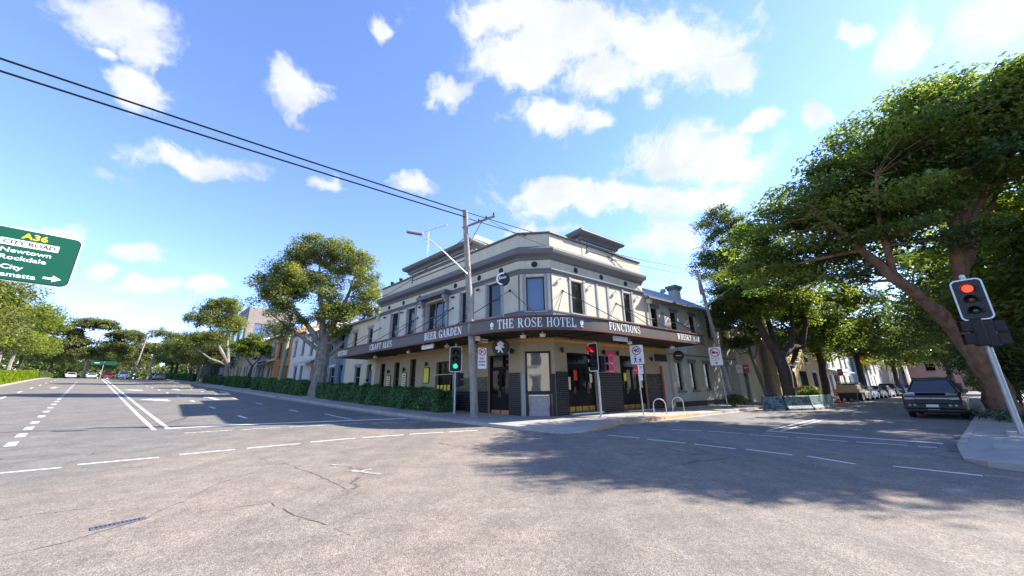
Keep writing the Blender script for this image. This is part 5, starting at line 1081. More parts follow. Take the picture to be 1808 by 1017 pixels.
# overhead direction sign on the left -----------------------------------
sp0 = W3(FR, 9.0, 22.6, 0); ds = thing('direction_sign', 'large green overhead direction sign for City Road, Newtown, Rockdale, City and Parramatta', 'road sign', (sp0.x, sp0.y, gzu(9)+kb))
DS = Matrix(((-nR.x, dR.x, 0, W3(FR, 9, 16.9).x), (-nR.y, dR.y, 0, W3(FR, 9, 16.9).y), (0, 0, 1, 0), (0, 0, 0, 1)))      # x runs to the right-hand edge, front along -y
wS, z0, z1 = 3.7, 5.62, 7.62; cx = -wS/2; cz = (z0+z1)/2
pn = plate(DS, wS, z1-z0, M['sign_white'], ds, cz, .2, y=-.02, x=cx, name='panel'); plate(DS, wS-.05, z1-z0-.05, M['sign_black'], pn, cz, .19, y=-.034, x=cx, name='panel_edge'); plate(DS, wS-.1, z1-z0-.1, M['sign_green'], pn, cz, .17, y=-.048, x=cx, name='panel_face')
plate(DS, 1.36, .25, M['sign_white'], pn, 7.06, .02, y=-.062, x=-1.2, name='name_panel')
M['text_dark'] = M['sign_black']
txt('A36', .3, DS, -1.14, 7.36, -.064, M['sign_yellow'], pn, 1.2, .008); txt('CITY ROAD', .195, DS, -1.2, 7.06, -.078, M['sign_black'], pn, 1.18, .003)
for s_, x, z in (('Newtown', -1.22, 6.75), ('Rockdale', -1.24, 6.48), ('City', -1.42, 6.13), ('Parramatta', -1.46, 5.85)): txt(s_, .23, DS, x, z, -.064, M['sign_white'], pn, 1.26, .004)
mb = MB(DS); mb.poly([(-.66, 5.86), (-.44, 5.86), (-.44, 5.77), (-.22, 5.90), (-.44, 6.03), (-.44, 5.94), (-.66, 5.94)], -.07, -.062); obj('arrow', mb, M['sign_white'], pn)
mb = MB(DS); mb.tube([(-5.7, .15, 0+gzu(9)), (-5.7, .15, 7.2)], .16, 12); obj('post', mb, M['galv'], ds, True); mb = MB(DS); [mb.tube([(-5.7, .15, z), (-.5, .15, z)], .07, 8) for z in (6.1, 7.1)]; obj('arm', mb, M['galv'], ds, True)
p = W3(FR, 128, 13.8); z = gzu(128); fs = thing('far_direction_sign', 'small dark green direction sign hung over the crest of the main road', 'road sign', (*W3(FR, 128, 21.5).xy, z)); FF = Matrix(((-nR.x, dR.x, 0, p.x), (-nR.y, dR.y, 0, p.y), (0, 0, 1, 0), (0, 0, 0, 1)))
plate(FF, 2.2, .95, M['sign_green'], fs, z+3.9, .35, x=-1.15, name='panel'); plate(FF, 2.2, .95, M['sign_green'], fs, z+3.9, .35, x=1.25, name='panel'); plate(FF, .9, .12, M['sign_white'], fs, z+3.9, .02, y=-.075, x=-1.15, name='legend'); mb = MB(FF); mb.tube([(.05, .1, z), (.05, .1, z+4.3)], .07, 8); mb.tube([(-2.2, .1, z+3.9), (2.3, .1, z+3.9)], .04, 6); obj('gantry', mb, M['galv'], fs)
# small red and yellow signs along the side street
def small_sign(pt, z, label, cols, w=.32, h=.5, post=True, hpost=None, zg=kb):
    p = Vector((pt[0], pt[1], zg)); o = thing('parking_sign', label, 'road sign', p, 0, 'small street signs'); F = ROT((p.x, p.y, 0), face_cam(p)); obj('post', MB(F).tube([(0, 0, zg), (0, 0, z+.35)], .03, 6), M['galv'], o)
    for k, m in enumerate(cols): plate(F, w, h, M[m], o, z, .02, x=(k-(len(cols)-1)/2)*(w+.02)); bar(F, ((k-(len(cols)-1)/2)*(w+.02)-w*.3, z+.05), ((k-(len(cols)-1)/2)*(w+.02)+w*.3, z+.05), .06, -.077, M['sign_white' if 'red' in m else 'sign_red'], o)
small_sign((21.435, 33.890, 0.016), 3.2, 'white and red parking signs beside the small street tree', ('sign_white', 'sign_red'), .5, .75)
small_sign(W3(FB, 26.5, 3.2), 3.0, 'red parking sign with dark post in front of the tan wall', ('sign_red',), .75, .7)
small_sign(W3(FB, 38, 3.2), 3.1, 'red parking sign at the barred terrace windows', ('sign_red',), .5, .7); small_sign(W3(FB, 45, 3.3), 3.1, 'red parking sign at the white terrace', ('sign_red',), .5, .8)
p = W3(FB, 62, 3.4, kb); yb = thing('round_yellow_sign', 'round yellow warning sign on a pole above the parked cars', 'road sign', p); F = ROT((p.x, p.y, 0), face_cam(p)); obj('post', MB(F).tube([(0, 0, kb), (0, 0, 5.6)], .05, 6), M['galv'], yb); mb = MB(F); mb.lathe([(.75, -.1), (.75, -.06)], 18, (0, 0, 5.2), 'y'); obj('disc', mb, M['sign_yellow'], yb); ring(F, 5.2, .3, .2, -.105, M['sign_black'], yb, 'symbol')
# bicycle hoops
for (px, lb) in ((Vector((8.047, 20.550, 0.025)), 'galvanised bicycle hoop nearest the speed sign'), (Vector((10.104, 22.916, 0.025)), 'galvanised bicycle hoop farther from the speed sign')):
    px.z += kb; o = thing('bicycle_hoop', lb, 'bike rack', px, 0, 'bicycle hoops'); F = ROT((px.x, px.y, px.z), R(90)-aB-R(38)); r = .34
    pts = [(-r, 0, 0), (-r, 0, .5)]+[(-r*math.cos(R(a)), 0, .5+r*math.sin(R(a))) for a in range(15, 180, 15)]+[(r, 0, .5), (r, 0, 0)]
    obj('hoop', MB(F).tube(pts, .028, 8), M['alu'], o, True)
    for x in (-r, r): obj('foot_plate', MB(F).lathe([(.08, 0), (.08, .012), (.04, .016)], 10, (x, 0, 0)), M['alu'], o)
# painted concrete barriers round the tree pit
def mural(name, cols):
    m = bpy.data.materials.new(name); m.use_nodes = True; N, L = nodes(m); b = N['Principled BSDF']; b.inputs['Roughness'].default_value = .7
    tc = N.new('ShaderNodeTexCoord'); n = N.new('ShaderNodeTexNoise'); L.new(tc.outputs['Object'], n.inputs['Vector']); n.inputs['Scale'].default_value = 2.6; n.inputs['Detail'].default_value = 3; n.inputs['Distortion'].default_value = 1.8
    cr = N.new('ShaderNodeValToRGB'); L.new(n.outputs['Fac'], cr.inputs[0]); cr.color_ramp.interpolation = 'CONSTANT'; e = cr.color_ramp.elements; e[0].position = 0; e[0].color = (*cols[0], 1); e[1].position = .42; e[1].color = (*cols[1], 1)
    for p_, c in zip((.5, .56, .64), cols[2:]): x = e.new(p_); x.color = (*c, 1)
    L.new(cr.outputs[0], b.inputs['Base Color']); return m
M['mural'] = mural('mural', ((.03, .05, .06), (.07, .12, .13), (.16, .25, .26), (.05, .09, .12), (.42, .40, .34)))
bp_ = [W3(FB, 15.2, 4.5), W3(FB, 15.8, 5.6), W3(FB, 17.6, 6.5), W3(FB, 19.4, 6.6), W3(FB, 21.2, 6.6), W3(FB, 23, 6.5)]
lbs = ('painted concrete barrier at the kerb end of the tree pit', 'blue-green painted concrete barrier second from the kerb', 'painted concrete barrier in the middle of the tree pit row', 'painted concrete barrier second from the traffic cone', 'painted concrete barrier nearest the traffic cone')
for k, (a, b) in enumerate(zip(bp_, bp_[1:])):
    d = (b-a); L_ = d.length-.08; an = math.atan2(d.y, d.x); o = thing('concrete_barrier', lbs[k], 'barrier', (*((a+b)/2).xy, 0), an, 'painted concrete barriers'); F = ROT(o.location, an)
    mb = MB(F @ Matrix.Rotation(R(90), 4, 'Z')); mb.poly([(-.3, .02), (.3, .02), (.3, .12), (.16, .3), (.1, .9), (.07, .93), (-.07, .93), (-.1, .9), (-.16, .3), (-.3, .12)], -L_/2, L_/2); obj('body', mb, M['mural'], o)
    for x in (-L_*.3, L_*.3): obj('fork_foot', MB(F).box(x-.22, x+.22, -.302, .302, 0, .1), M['concrete'], o)
def cone(p, lb, s=1.):
    o = thing('traffic_cone', lb, 'traffic cone', p, 0, 'traffic cones'); F = ROT(p, .4) @ Matrix.Scale(s, 4); obj('base', MB(F).bbox(-.19, .19, -.19, .19, 0, .04, .01), M['rubber'], o); obj('body', MB(F).lathe([(.145, .04), (.1, .3), (.035, .7), (.03, .72)], 16, (0, 0, 0)), M['cone_orange'], o, True); obj('reflective_band', MB(F).lathe([(.103, .3), (.075, .46)], 16, (0, 0, 0)), M['sign_white'], o, True)
cone((30.702, 35.169, 0.001), 'orange traffic cone between the painted barriers and the parked utility', 1.25); p = Vector((-57.490, 66.837, 3.385)); cone(p, 'orange traffic cone at the kerb far up the main road', 1.4)

# ------------------------------------------------------------------ trees and hedges
def leaf_mesh(name, cen, axis_n, size, tint, m, parent, inv, rng, aspect=.5):
    n = len(cen); up = axis_n/np.linalg.norm(axis_n, axis=1, keepdims=True)
    rnd = rng.normal(size=(n, 3)); a = np.cross(up, rnd); a /= np.linalg.norm(a, axis=1, keepdims=True)+1e-9; b = np.cross(up, a)
    L = (size*rng.uniform(.7, 1.3, n))[:, None]; Wd = L*aspect
    fold = up*L*.12
    v = np.stack([cen-a*L*.5-fold*.6, cen+b*Wd*.5+fold, cen+a*L*.5-fold*.6, cen-b*Wd*.5+fold], 1).reshape(-1, 3)
    if inv is not None: M_ = np.array(inv); v = v@M_[:3, :3].T+M_[:3, 3]
    me = bpy.data.meshes.new(name); me.vertices.add(4*n); me.vertices.foreach_set('co', v.astype(np.float32).ravel()); me.loops.add(4*n); me.loops.foreach_set('vertex_index', np.arange(4*n, dtype=np.int32))
    me.polygons.add(n); me.polygons.foreach_set('loop_start', np.arange(0, 4*n, 4, dtype=np.int32)); me.polygons.foreach_set('loop_total', np.full(n, 4, dtype=np.int32))
    at = me.attributes.new('tint', 'FLOAT', 'FACE'); at.data.foreach_set('value', np.clip(tint, 0, 1).astype(np.float32)); me.update(); me.validate(); me.materials.append(m)
    o = bpy.data.objects.new(name, me); return link(o, parent)
def clumps(rng, blobs, n, shell=2.4, low=-.55):
    b = np.array(blobs, float); vol = b[:, 3]*b[:, 4]*b[:, 5]; k = rng.choice(len(b), n, p=vol**.8/(vol**.8).sum()); d = rng.normal(size=(n, 3)); d /= np.linalg.norm(d, axis=1, keepdims=True)
    d[:, 2] = np.where(d[:, 2] < low, -d[:, 2], d[:, 2]); r = rng.uniform(0, 1, n)**(1/shell); return b[k, :3]+d*r[:, None]*b[k, 3:6], d
def tree(name, label, base, limbs, blobs, ncl, per, rc, ls, lm, bm, group=None, seed=1, twigs=60, flat=.45, up=.9, cat='tree', tintsd=.18, aspect=.5, tube_n=9):
    rng = np.random.default_rng(seed); base = Vector(base); t = thing(name, label, cat, base, 0, group); B = np.array(base)
    mb = MB(); nodes_ = []
    for pts, rad in limbs:
        P_ = [base+Vector(q) for q in pts]; P2_ = []; R2_ = []
        for k in range(len(P_)-1):
            for j in range(3): P2_.append(P_[k].lerp(P_[k+1], j/3)+Vector(rng.normal(size=3)*.04*(j > 0)*min(1, rad[k]*4))); R2_.append((rad[k]+(rad[k+1]-rad[k])*j/3)*(1+.1*rng.normal()*(j > 0)))
        P2_.append(P_[-1]); R2_.append(rad[-1]); mb.tube(P2_, R2_, tube_n); nodes_ += [(p, r) for p, r in zip(P2_, R2_)][len(P2_)//3:]
    c, d = clumps(rng, blobs, ncl); c = c+B
    if nodes_:
        npn = np.array([tuple(p) for p, r in nodes_])
        for i in rng.choice(ncl, min(twigs, ncl), replace=False):
            j = int(np.argmin(np.linalg.norm(npn-c[i], axis=1)+.6*np.maximum(0, npn[:, 2]-c[i, 2]))); p0 = Vector(npn[j]); p1 = Vector(c[i])
            if (p1-p0).length > 3.4: continue
            m_ = p0.lerp(p1, .5)+Vector(rng.normal(size=3)*.25)-Vector((0, 0, .1)); r0 = min(nodes_[j][1]*.6, .09); mb.tube([p0, m_, p1], [r0, r0*.6, .012], 5, False)
    obj('trunk', mb, bm, t, True)
    N = ncl*per; ci = np.repeat(np.arange(ncl), per); o = rng.normal(size=(N, 3)); o /= np.linalg.norm(o, axis=1, keepdims=True); rr = rng.uniform(.15, 1, N)**.6
    rcs = rc*rng.uniform(.6, 1.35, ncl); o[:, 2] *= flat; cen = c[ci]+o*(rr*rcs[ci])[:, None]; nrm = rng.normal(size=(N, 3))*.55+np.array([0, 0, up])+d[ci]*.35
    ct = np.clip(rng.normal(.42, tintsd, ncl), 0, 1); tint = ct[ci]+rng.normal(0, .13, N)
    leaf_mesh('crown', cen, nrm, ls, tint, lm, t, INV[t], rng, aspect); return t
def rel(b, *ps): return [tuple(Vector(p)-Vector(b)) for p in ps]
# the big leaning tree on the right
bb = Vector((23.6, 17.9, .1))
fork = Vector((22.7, 17.6, 2.7)); e1, e2, e3 = Vector((20.75, 17.1, 5.2)), Vector((18.65, 16.5, 6.5)), Vector((16.3, 15.9, 8.6)); U = Vector((21.9, 16.5, 6.6))
z0 = lambda v: tuple(v-bb)
limbs = [([(0, 0, -.3), (-.25, -.1, 1.2), z0(fork)], [.68, .5, .42]), ([z0(fork), z0(Vector((21.8, 17.4, 4.2))), z0(e1), z0(e2), z0(e3), z0(Vector((14.6, 15.6, 10.2)))], [.37, .33, .28, .21, .14, .05]),
    ([z0(fork), z0(Vector((22.5, 17.0, 4.6))), z0(U)], [.36, .3, .26]), ([z0(U), (-2.4, -2.4, 8.6), (-4.2, -3.4, 11.6), (-5.4, -4, 13.2)], [.25, .2, .12, .04]), ([z0(U), (-1.7, -2.2, 8.8), (-1.8, -3.2, 11.6), (-2.2, -4.4, 13.8)], [.26, .2, .13, .04]),
    ([z0(U), (-1., -1.6, 8.4), (.3, -2.2, 11.2), (1.4, -3, 13.6)], [.24, .18, .12, .04]), ([z0(U), (-.4, -1.2, 8), (1.8, -1, 10.4), (3.8, -.6, 12.6)], [.22, .17, .1, .04]), ([z0(e2), (-6.2, -2.6, 8.6), (-7, -3.8, 10.6)], [.16, .11, .04]), ([z0(e1), (-3.6, .4, 8.2), (-4.6, 1.6, 10.6)], [.16, .11, .04])]
blobs = [(-3.2, -3.2, 12.4, 4.8, 4.2, 2.5), (-6.6, -2.0, 10.4, 3.6, 3.2, 2.3), (-8.6, -.4, 8.6, 2.9, 2.8, 2.3), (.8, -3.4, 13.0, 4.4, 4.2, 2.6), (3.2, -.8, 12.0, 3.6, 3.8, 2.6), (-4.2, .6, 10.2, 3.4, 3.0, 2.2), (-5.6, -2.6, 8.4, 3.0, 2.6, 1.6), (-3, -4.6, 10.8, 2.8, 2.2, 1.5), (-1, -1, 14.0, 3.6, 3.4, 1.7), (-6.6, 1.2, 7.4, 2.6, 2.4, 1.7), (-9.2, 1.6, 7.2, 2.2, 2.2, 1.8)]
tree('leaning_street_tree', 'huge spreading tree with reddish leaning trunk on the right corner', bb, limbs, blobs+[(-4.6, -5.8, 11.8, 3.2, 2.2, 1.8), (-1.4, -6.0, 12.4, 3.6, 2.4, 2.0), (2.4, -5.6, 12.4, 3.4, 2.6, 2.0)], 620, 220, 1.1, .205, M['leaf_big'], M['bark_red'], seed=3, twigs=230, flat=.34, up=.9, tintsd=.26)
# street tree in the barriers
bb = W3(FB, 19.6, 4.9, .1)
limbs = [([(0, 0, -.2), (.05, 0, 2.2), (-.1, 0, 4.0)], [.52, .44, .46]), ([(-.1, 0, 3.9), (-1.1, -.2, 5.4), (-1.6, -.3, 7.5), (-1.9, 0, 9.6)], [.34, .26, .17, .05]), ([(-.1, 0, 3.7), (1.2, .5, 4.3), (2.6, 1.0, 4.6), (3.5, 1.2, 6.4), (3.8, 1.2, 8.2)], [.36, .3, .26, .16, .05]), ([(1.2, .5, 4.2), (1.6, .2, 6), (1.9, .2, 8.2)], [.22, .16, .05]), ([(0, 0, 2.9), (1.2, .6, 3.0), (1.8, .8, 3.9), (2.2, .9, 4.4)], [.24, .2, .17, .14]), ([(-.1, 0, 4), (0, .5, 6.4), (.2, .8, 9)], [.26, .18, .05])]
blobs = [(-2.6, .4, 7.4, 2.2, 2.2, 1.8), (-1.8, 0, 8.8, 2.8, 2.6, 2.2), (1.2, .5, 8.4, 3.0, 2.8, 2.2), (3.8, 1.2, 7.4, 2.2, 2.4, 1.8), (.2, .4, 10.4, 2.6, 2.6, 1.4), (-2.6, -.5, 6.9, 1.5, 1.5, 1.0)]
tree('street_tree', 'forked street tree with dark trunk inside the painted barriers', bb, limbs, blobs, 230, 160, .95, .2, M['leaf_mid'], M['bark_dark'], seed=5, twigs=90, tintsd=.26)
# slim tree beside the wing and tall dark tree over the pole
bb = W3(FB, 22.5, 2.6, .1)
tree('slim_street_tree', 'slim leaning young tree in front of the hotel wing end', bb, [([(0, 0, -.1), (-.5, -.1, 2.0), (-1.0, -.2, 4.4), (-1.1, -.1, 7)], [.16, .14, .11, .04]), ([(-.8, -.2, 3.6), (.1, 0, 5.2), (.4, .2, 6.8)], [.08, .06, .03])], [(-1.4, 0, 7.2, 2.0, 1.8, 2.0), (.2, .3, 6.2, 1.6, 1.5, 1.5), (-1.8, -.3, 5.0, 1.3, 1.2, .7)], 120, 85, .75, .2, M['leaf_dark'], M['bark_grey'], seed=6, twigs=50)
bb = W3(FB, 25.6, 1.9, .1)
tree('tall_dark_tree', 'tall dark tree rising behind the leaning wooden pole', bb, [([(0, 0, -.1), (0, .1, 5), (-.6, .2, 11), (-1.0, .2, 17)], [.34, .28, .2, .06])], [(-1.4, .2, 17.2, 2.6, 2.4, 2.8), (-2.4, .2, 13.2, 2.7, 2.6, 2.4), (1.0, .4, 15.0, 2.6, 2.4, 2.6), (-.4, .2, 10.4, 2.8, 2.6, 1.8)], 260, 100, .9, .22, M['leaf_dark'], M['bark_grey'], seed=8, twigs=60, tintsd=.2)
# trees lining the side street farther off, and the garden on the right
proto = None
def grove_proto(name, lm, bm, seed, h=9., r=4.):
    limbs = [([(0, 0, -.3), (.1, 0, h*.25), (0, .1, h*.5)], [.3, .24, .2])]+[([(0, .1, h*.42), (r*.4*math.cos(a), r*.4*math.sin(a), h*.65), (r*.7*math.cos(a), r*.7*math.sin(a), h*.88)], [.15, .1, .03]) for a in (0, 1.5, 3.1, 4.6)]
    rg = np.random.default_rng(seed); blobs = [(r*.55*math.cos(a)+rg.normal()*.3, r*.55*math.sin(a)+rg.normal()*.3, h*(.66+.2*rg.uniform()), r*.58, r*.58, h*.21) for a in np.linspace(0, 6.3, 6)[:-1]]+[(r*.6*math.cos(a), r*.6*math.sin(a), h*(.46+.08*rg.uniform()), r*.52, r*.52, h*.17) for a in np.linspace(.5, 6.8, 6)[:-1]]+[(0, 0, h*.92, r*.6, r*.6, h*.14), (0, 0, h*.68, r*.6, r*.6, h*.2)]
    return tree(name, 'x', (0, 0, 0), limbs, blobs, 210, 70, .9, .30, lm, bm, seed=seed, twigs=40, tintsd=.24, tube_n=7, flat=.85)
def put(pr, pos, s, rz, label, group, first):
    o = pr if first else copy_tree(pr); o.location = pos; o.rotation_euler = (0, 0, rz); o.scale = (s, s, s); o['label'] = label; o['group'] = group; return o
A_, B_ = grove_proto('broadleaf_tree', M['leaf_mid'], M['bark_dark'], 21), grove_proto('broadleaf_tree', M['leaf_dark'], M['bark_dark'], 22)
G = 'trees lining the side street and its garden'
spots = [(A_, 32.5, 4.3, 1.2, 'bright green street tree in front of the white terrace'), (B_, 51, 4.2, 1.35, 'dark street tree among the parked cars, left kerb'), (A_, 76, 4.3, 1.2, 'green street tree far up the left kerb'), (B_, 40, 15.2, 1.5, 'dark tree on the right kerb behind the black pickup'), (B_, 56, 15, 1.6, 'dark tree farther along the right kerb'), (A_, 80, 14.8, 1.7, 'pale green tree at the far end of the right kerb'), (B_, 105, 9, 1.7, 'dark tree closing the end of the side street'), (A_, 27, 19, 1.55, 'sunlit green tree in the garden right of the leaning trunk'), (B_, 20, 21, 1.15, 'low dark garden tree behind the near red signal'), (A_, 14.5, 23.5, 1.2, 'bright garden tree at the right edge'), (A_, 25, 28, 1.8, 'tall pale green garden tree at the right edge behind'), (B_, 33, 19, 1.6, 'dark garden tree behind the leaning trunk')]
seen = set()
for pr, s_, w_, sc, lb in spots:
    p = W3(FB, s_, w_, .1); put(pr, p, sc, s_*1.3, lb, G, id(pr) not in seen); seen.add(id(pr))
# low shrubs
def shrub(name, label, pos, blobs, n, ls, lm, seed, group=None, up=.6, cat='shrub', aspect=.5):
    rng = np.random.default_rng(seed); t = thing(name, label, cat, pos, 0, group); c, d = clumps(rng, blobs, n, 2.6); c = c+np.array(pos); c[:, 2] = np.maximum(c[:, 2], pos[2]+.03)
    leaf_mesh('foliage', c, rng.normal(size=(n, 3))*.6+d*.5+np.array([0, 0, up]), ls, rng.normal(.45, .25, n), lm, t, INV[t], rng, aspect)
    mb = MB(); [mb.tube([Vector(pos), Vector(pos)+Vector((b[0], b[1], b[2]))*.8], [.035, .012], 5) for b in blobs]; obj('stem', mb, M['bark_dark'], t); return t
shrub('garden_shrub', 'dense dark shrub behind the black pickup', W3(FB, 17.8, 15.6, .1), [(0, 0, 1.6, 1.7, 1.7, 1.5), (-1.2, .6, 2.6, 1.6, 1.6, 1.4), (.6, 1.2, 3.2, 1.6, 1.6, 1.3)], 6500, .2, M['leaf_dark'], 31, 'garden shrubs')
shrub('garden_shrub', 'dense dark shrub right behind the leaning trunk', W3(FB, 19.5, 17.5, .1), [(0, 0, 1.6, 2.0, 2.0, 1.6), (1, .6, 3.0, 1.8, 1.8, 1.5)], 5500, .2, M['leaf_dark'], 32, 'garden shrubs')
shrub('garden_shrub', 'tall dark shrub along the right kerb beyond the black pickup', W3(FB, 25, 15.2, .1), [(0, 0, 1.8, 1.8, 1.8, 1.7), (1.5, .6, 3.4, 1.8, 1.8, 1.7), (-.6, 0, 4.2, 1.6, 1.6, 1.5)], 6000, .22, M['leaf_dark'], 38, 'garden shrubs')
shrub('garden_shrub', 'green shrub farther along the right kerb beyond the tall dark one', W3(FB, 32, 15.0, .1), [(0, 0, 1.8, 2, 2, 1.8), (1, .6, 3.6, 2, 2, 1.8)], 5000, .24, M['leaf_mid'], 39, 'garden shrubs')
shrub('garden_shrub', 'bright green shrub beside the near signal pole', W3(FB, 14.5, 18.5, .1), [(0, 0, 1.2, 1.6, 1.6, 1.2), (1, 1, 2, 1.4, 1.4, 1.1)], 4200, .18, M['leaf_mid'], 33, 'garden shrubs')
shrub('pole_shrub', 'small dark shrub round the foot of the leaning wooden pole', (16.4, 27.6, .12), [(0, 0, .45, .8, .7, .5), (.9, .5, .4, .6, .6, .4)], 1500, .13, M['leaf_dark'], 34, 'kerbside shrubs')
shrub('tree_foot_shrub', 'low shrub at the foot of the slim young tree', W3(FB, 21.3, 3.2, .12), [(0, 0, .35, .9, .6, .4)], 1100, .13, M['leaf_dark'], 35, 'kerbside shrubs')
shrub('pit_shrub', 'light green shrub behind the painted barriers', W3(FB, 24.5, 4.6, .1), [(0, 0, .6, 1.2, .9, .6)], 1300, .15, M['leaf_mid'], 36, 'kerbside shrubs'); shrub('pit_shrub', 'pale shrub beside the tan parked utility', W3(FB, 32, 3.0, .1), [(0, 0, .8, 1.5, .8, .7)], 1500, .16, M['leaf_lime'], 37, 'kerbside shrubs')
# strap-leaved lilies round the leaning tree
lil = MB(); rnd = random.Random(4)
def lily(label, pos, n, group='strap-leaved lilies'):
    t = thing('lily_clump', label, 'plant', pos, 0, group)
    for k in range(n):
        a = rnd.uniform(0, 6.28); L_ = rnd.uniform(.5, .85); w_ = rnd.uniform(.025, .045); o = Vector((rnd.gauss(0, .22), rnd.gauss(0, .22), 0))+Vector(pos); mb = MB(); vs = []
        for q in range(6):
            f_ = q/5; r_ = L_*f_*.8; z = L_*(1.2*f_-1.0*f_*f_*rnd.uniform(.8, 1)); ww = w_*(1-.85*f_**3); c = o+Vector((math.cos(a)*r_, math.sin(a)*r_, z)); s_ = Vector((-math.sin(a), math.cos(a), .0))*ww; vs += [tuple(c-s_), tuple(c+s_)]
        mb.add(vs, [(2*q, 2*q+2, 2*q+3, 2*q+1) for q in range(5)]); obj('leaf', mb, M['lily'], t, True)
mm('lily', (.05, .1, .045), .4, .3, 6)
words = ('left', 'front left', 'front', 'front right', 'right', 'rear left')
for k, (s_, w_) in enumerate(((12.6, 14.2), (11.2, 14.4), (10.2, 14.8), (10.6, 15.8), (11.8, 16.6), (13.6, 13.95), (12.0, 15.3), (10.9, 16.9))):
    p = W3(FB, s_, w_, .15); lily(('dark strap-leaved lily clump next to the pickup bumper', 'dark lily clump left of the leaning trunk foot', 'lily clump nearest the corner kerb', 'pale-edged lily clump right in front of the leaning trunk', 'lily clump behind the near signal pole', 'lily clump at the kerb beside the pickup wheel', 'lily clump directly at the trunk foot', 'lily clump farthest right in the garden bed')[k], p, 34)
# figs and paperbarks along the main road
bp0 = Vector((-19.662, 36.658, 1.123)); bp0.z += .05
limbs = [([(0, 0, -.3), (.1, .05, 1.5), (.2, .1, 3.2), (.1, .1, 5.2)], [.85, .66, .62, .6]), ([(.1, .1, 4.6), (-.8, -.5, 6.2), (-2.4, -1.6, 8.4), (-3.8, -2.6, 10.6)], [.36, .3, .2, .07]), ([(.1, .1, 4.9), (-.3, 0, 7.4), (-.8, -.4, 10.4), (-1.2, -.6, 14)], [.38, .3, .2, .07]), ([(.1, .1, 4.8), (1.3, .8, 6.4), (2.6, 1.5, 7.4), (3.8, 2.2, 9.2)], [.34, .26, .2, .07]), ([(.1, .1, 5), (.8, .4, 7.6), (1.6, .9, 10.6), (2.2, 1, 13.2)], [.34, .26, .17, .06]), ([(.2, .1, 3.4), (1.6, .9, 5.4), (3.2, 1.8, 6.0), (4.4, 2.3, 6.6)], [.26, .2, .14, .05]), ([(.1, .1, 4.2), (-1.4, -.9, 5.6), (-2.6, -1.8, 6.6), (-3.8, -2.4, 7.6)], [.26, .2, .13, .05])]
limbs += [([(.55*math.cos(a), .55*math.sin(a), -.2), (.52*math.cos(a+.3), .52*math.sin(a+.3), 2), (.4*math.cos(a+.5), .4*math.sin(a+.5), 4.6)], [.2, .13, .1]) for a in (0, .9, 1.9, 2.8, 3.7, 4.6, 5.5)]
blobs = [(-3.2, -2.0, 5.9, 1.7, 1.6, 1.0), (.4, .2, 8.2, 2.5, 2.3, 1.5), (2.8, 1.5, 5.6, 1.4, 1.4, .9), (-4.2, -2.8, 9.4, 2.0, 2.0, 1.8), (-2.4, -1.4, 7.0, 1.8, 1.7, 1.2), (1.4, .8, 6.6, 1.8, 1.7, 1.0), (3.6, 1.9, 6.4, 1.5, 1.5, 1.0), (-3.6, -2.4, 11, 2.6, 2.4, 2.4), (-1.4, -.8, 14.4, 2.7, 2.5, 2.4), (1.8, 1, 13.4, 2.8, 2.6, 2.4), (3.4, 1.8, 10.2, 2.2, 2.2, 2.2), (-1, -.4, 10.6, 2.8, 2.6, 2.2), (-3.2, -2, 8.2, 1.7, 1.7, 1.3), (2.2, 1.2, 8.6, 2.0, 2.0, 1.4), (4.2, 2.2, 7.4, 1.3, 1.3, 1.0), (.6, .4, 15.6, 1.5, 1.5, 1.4), (-2.9, -1.6, 13.4, 1.6, 1.6, 1.5)]
tree('fig_tree', 'large fig tree with fluted pale trunk between the hedges on the main road', bp0, limbs, blobs, 460, 165, .95, .205, M['leaf_fig'], M['bark_pale'], seed=11, twigs=200, tintsd=.28, flat=.7)
p = Vector((-36.228, 49.443, 2.102)); tree('lime_tree', 'small bright lime-green tree by the hedge', p, [([(0, 0, -.2), (.1, .1, 1.6), (.3, .2, 3.2)], [.24, .2, .16]), ([(.3, .2, 3), (-1, -.6, 5)], [.1, .03]), ([(.3, .2, 3), (1.4, .8, 5)], [.1, .03])], [(-.8, -.5, 5.2, 1.7, 1.6, 1.5), (.8, .5, 4.8, 1.7, 1.6, 1.3), (0, 0, 6.2, 1.5, 1.5, 1.2)], 120, 85, .65, .2, M['leaf_lime'], M['bark_dark'], seed=12, twigs=40)
p = Vector((-46.858, 58.937, 2.772)); tree('paperbark_tree', 'leaning paperbark with pale trunk beyond the lime tree', p, [([(0, 0, -.2), (.2, .1, 2.0), (.1, 0, 3.6), (-1.2, -.9, 6.2), (-2.4, -1.8, 9)], [.42, .36, .32, .2, .06]), ([(.1, 0, 3.6), (-.4, -.3, 6.6), (-.8, -.6, 9.6), (-1.6, -1.2, 12)], [.28, .2, .12, .04]), ([(.1, 0, 3.2), (-1.8, -1.4, 4.2), (-3, -2.4, 5.4)], [.2, .14, .05])], [(-3.2, -2.6, 10.4, 2.2, 2.1, 1.9), (-1.4, -1, 12.4, 2.2, 2.1, 1.9), (-.6, -.4, 9.6, 2.0, 2.0, 1.8), (-3.8, -3.1, 6.8, 1.9, 1.9, 1.4), (-1.8, -1.4, 7.4, 1.7, 1.7, 1.2), (-2.6, -2, 12.6, 1.4, 1.4, 1.2)], 180, 120, 1.0, .26, M['leaf_fig'], M['bark_pale'], seed=13, twigs=90, tintsd=.22, flat=.95)
P_ = grove_proto('paperbark_tree', M['leaf_gum'], M['bark_pale'], 23, 10, 4.2); Q_ = grove_proto('avenue_tree', M['leaf_mid'], M['bark_pale'], 24, 11, 4.6); D_ = grove_proto('avenue_tree', M['leaf_dark'], M['bark_dark'], 25, 10, 4.2)
seen = set()
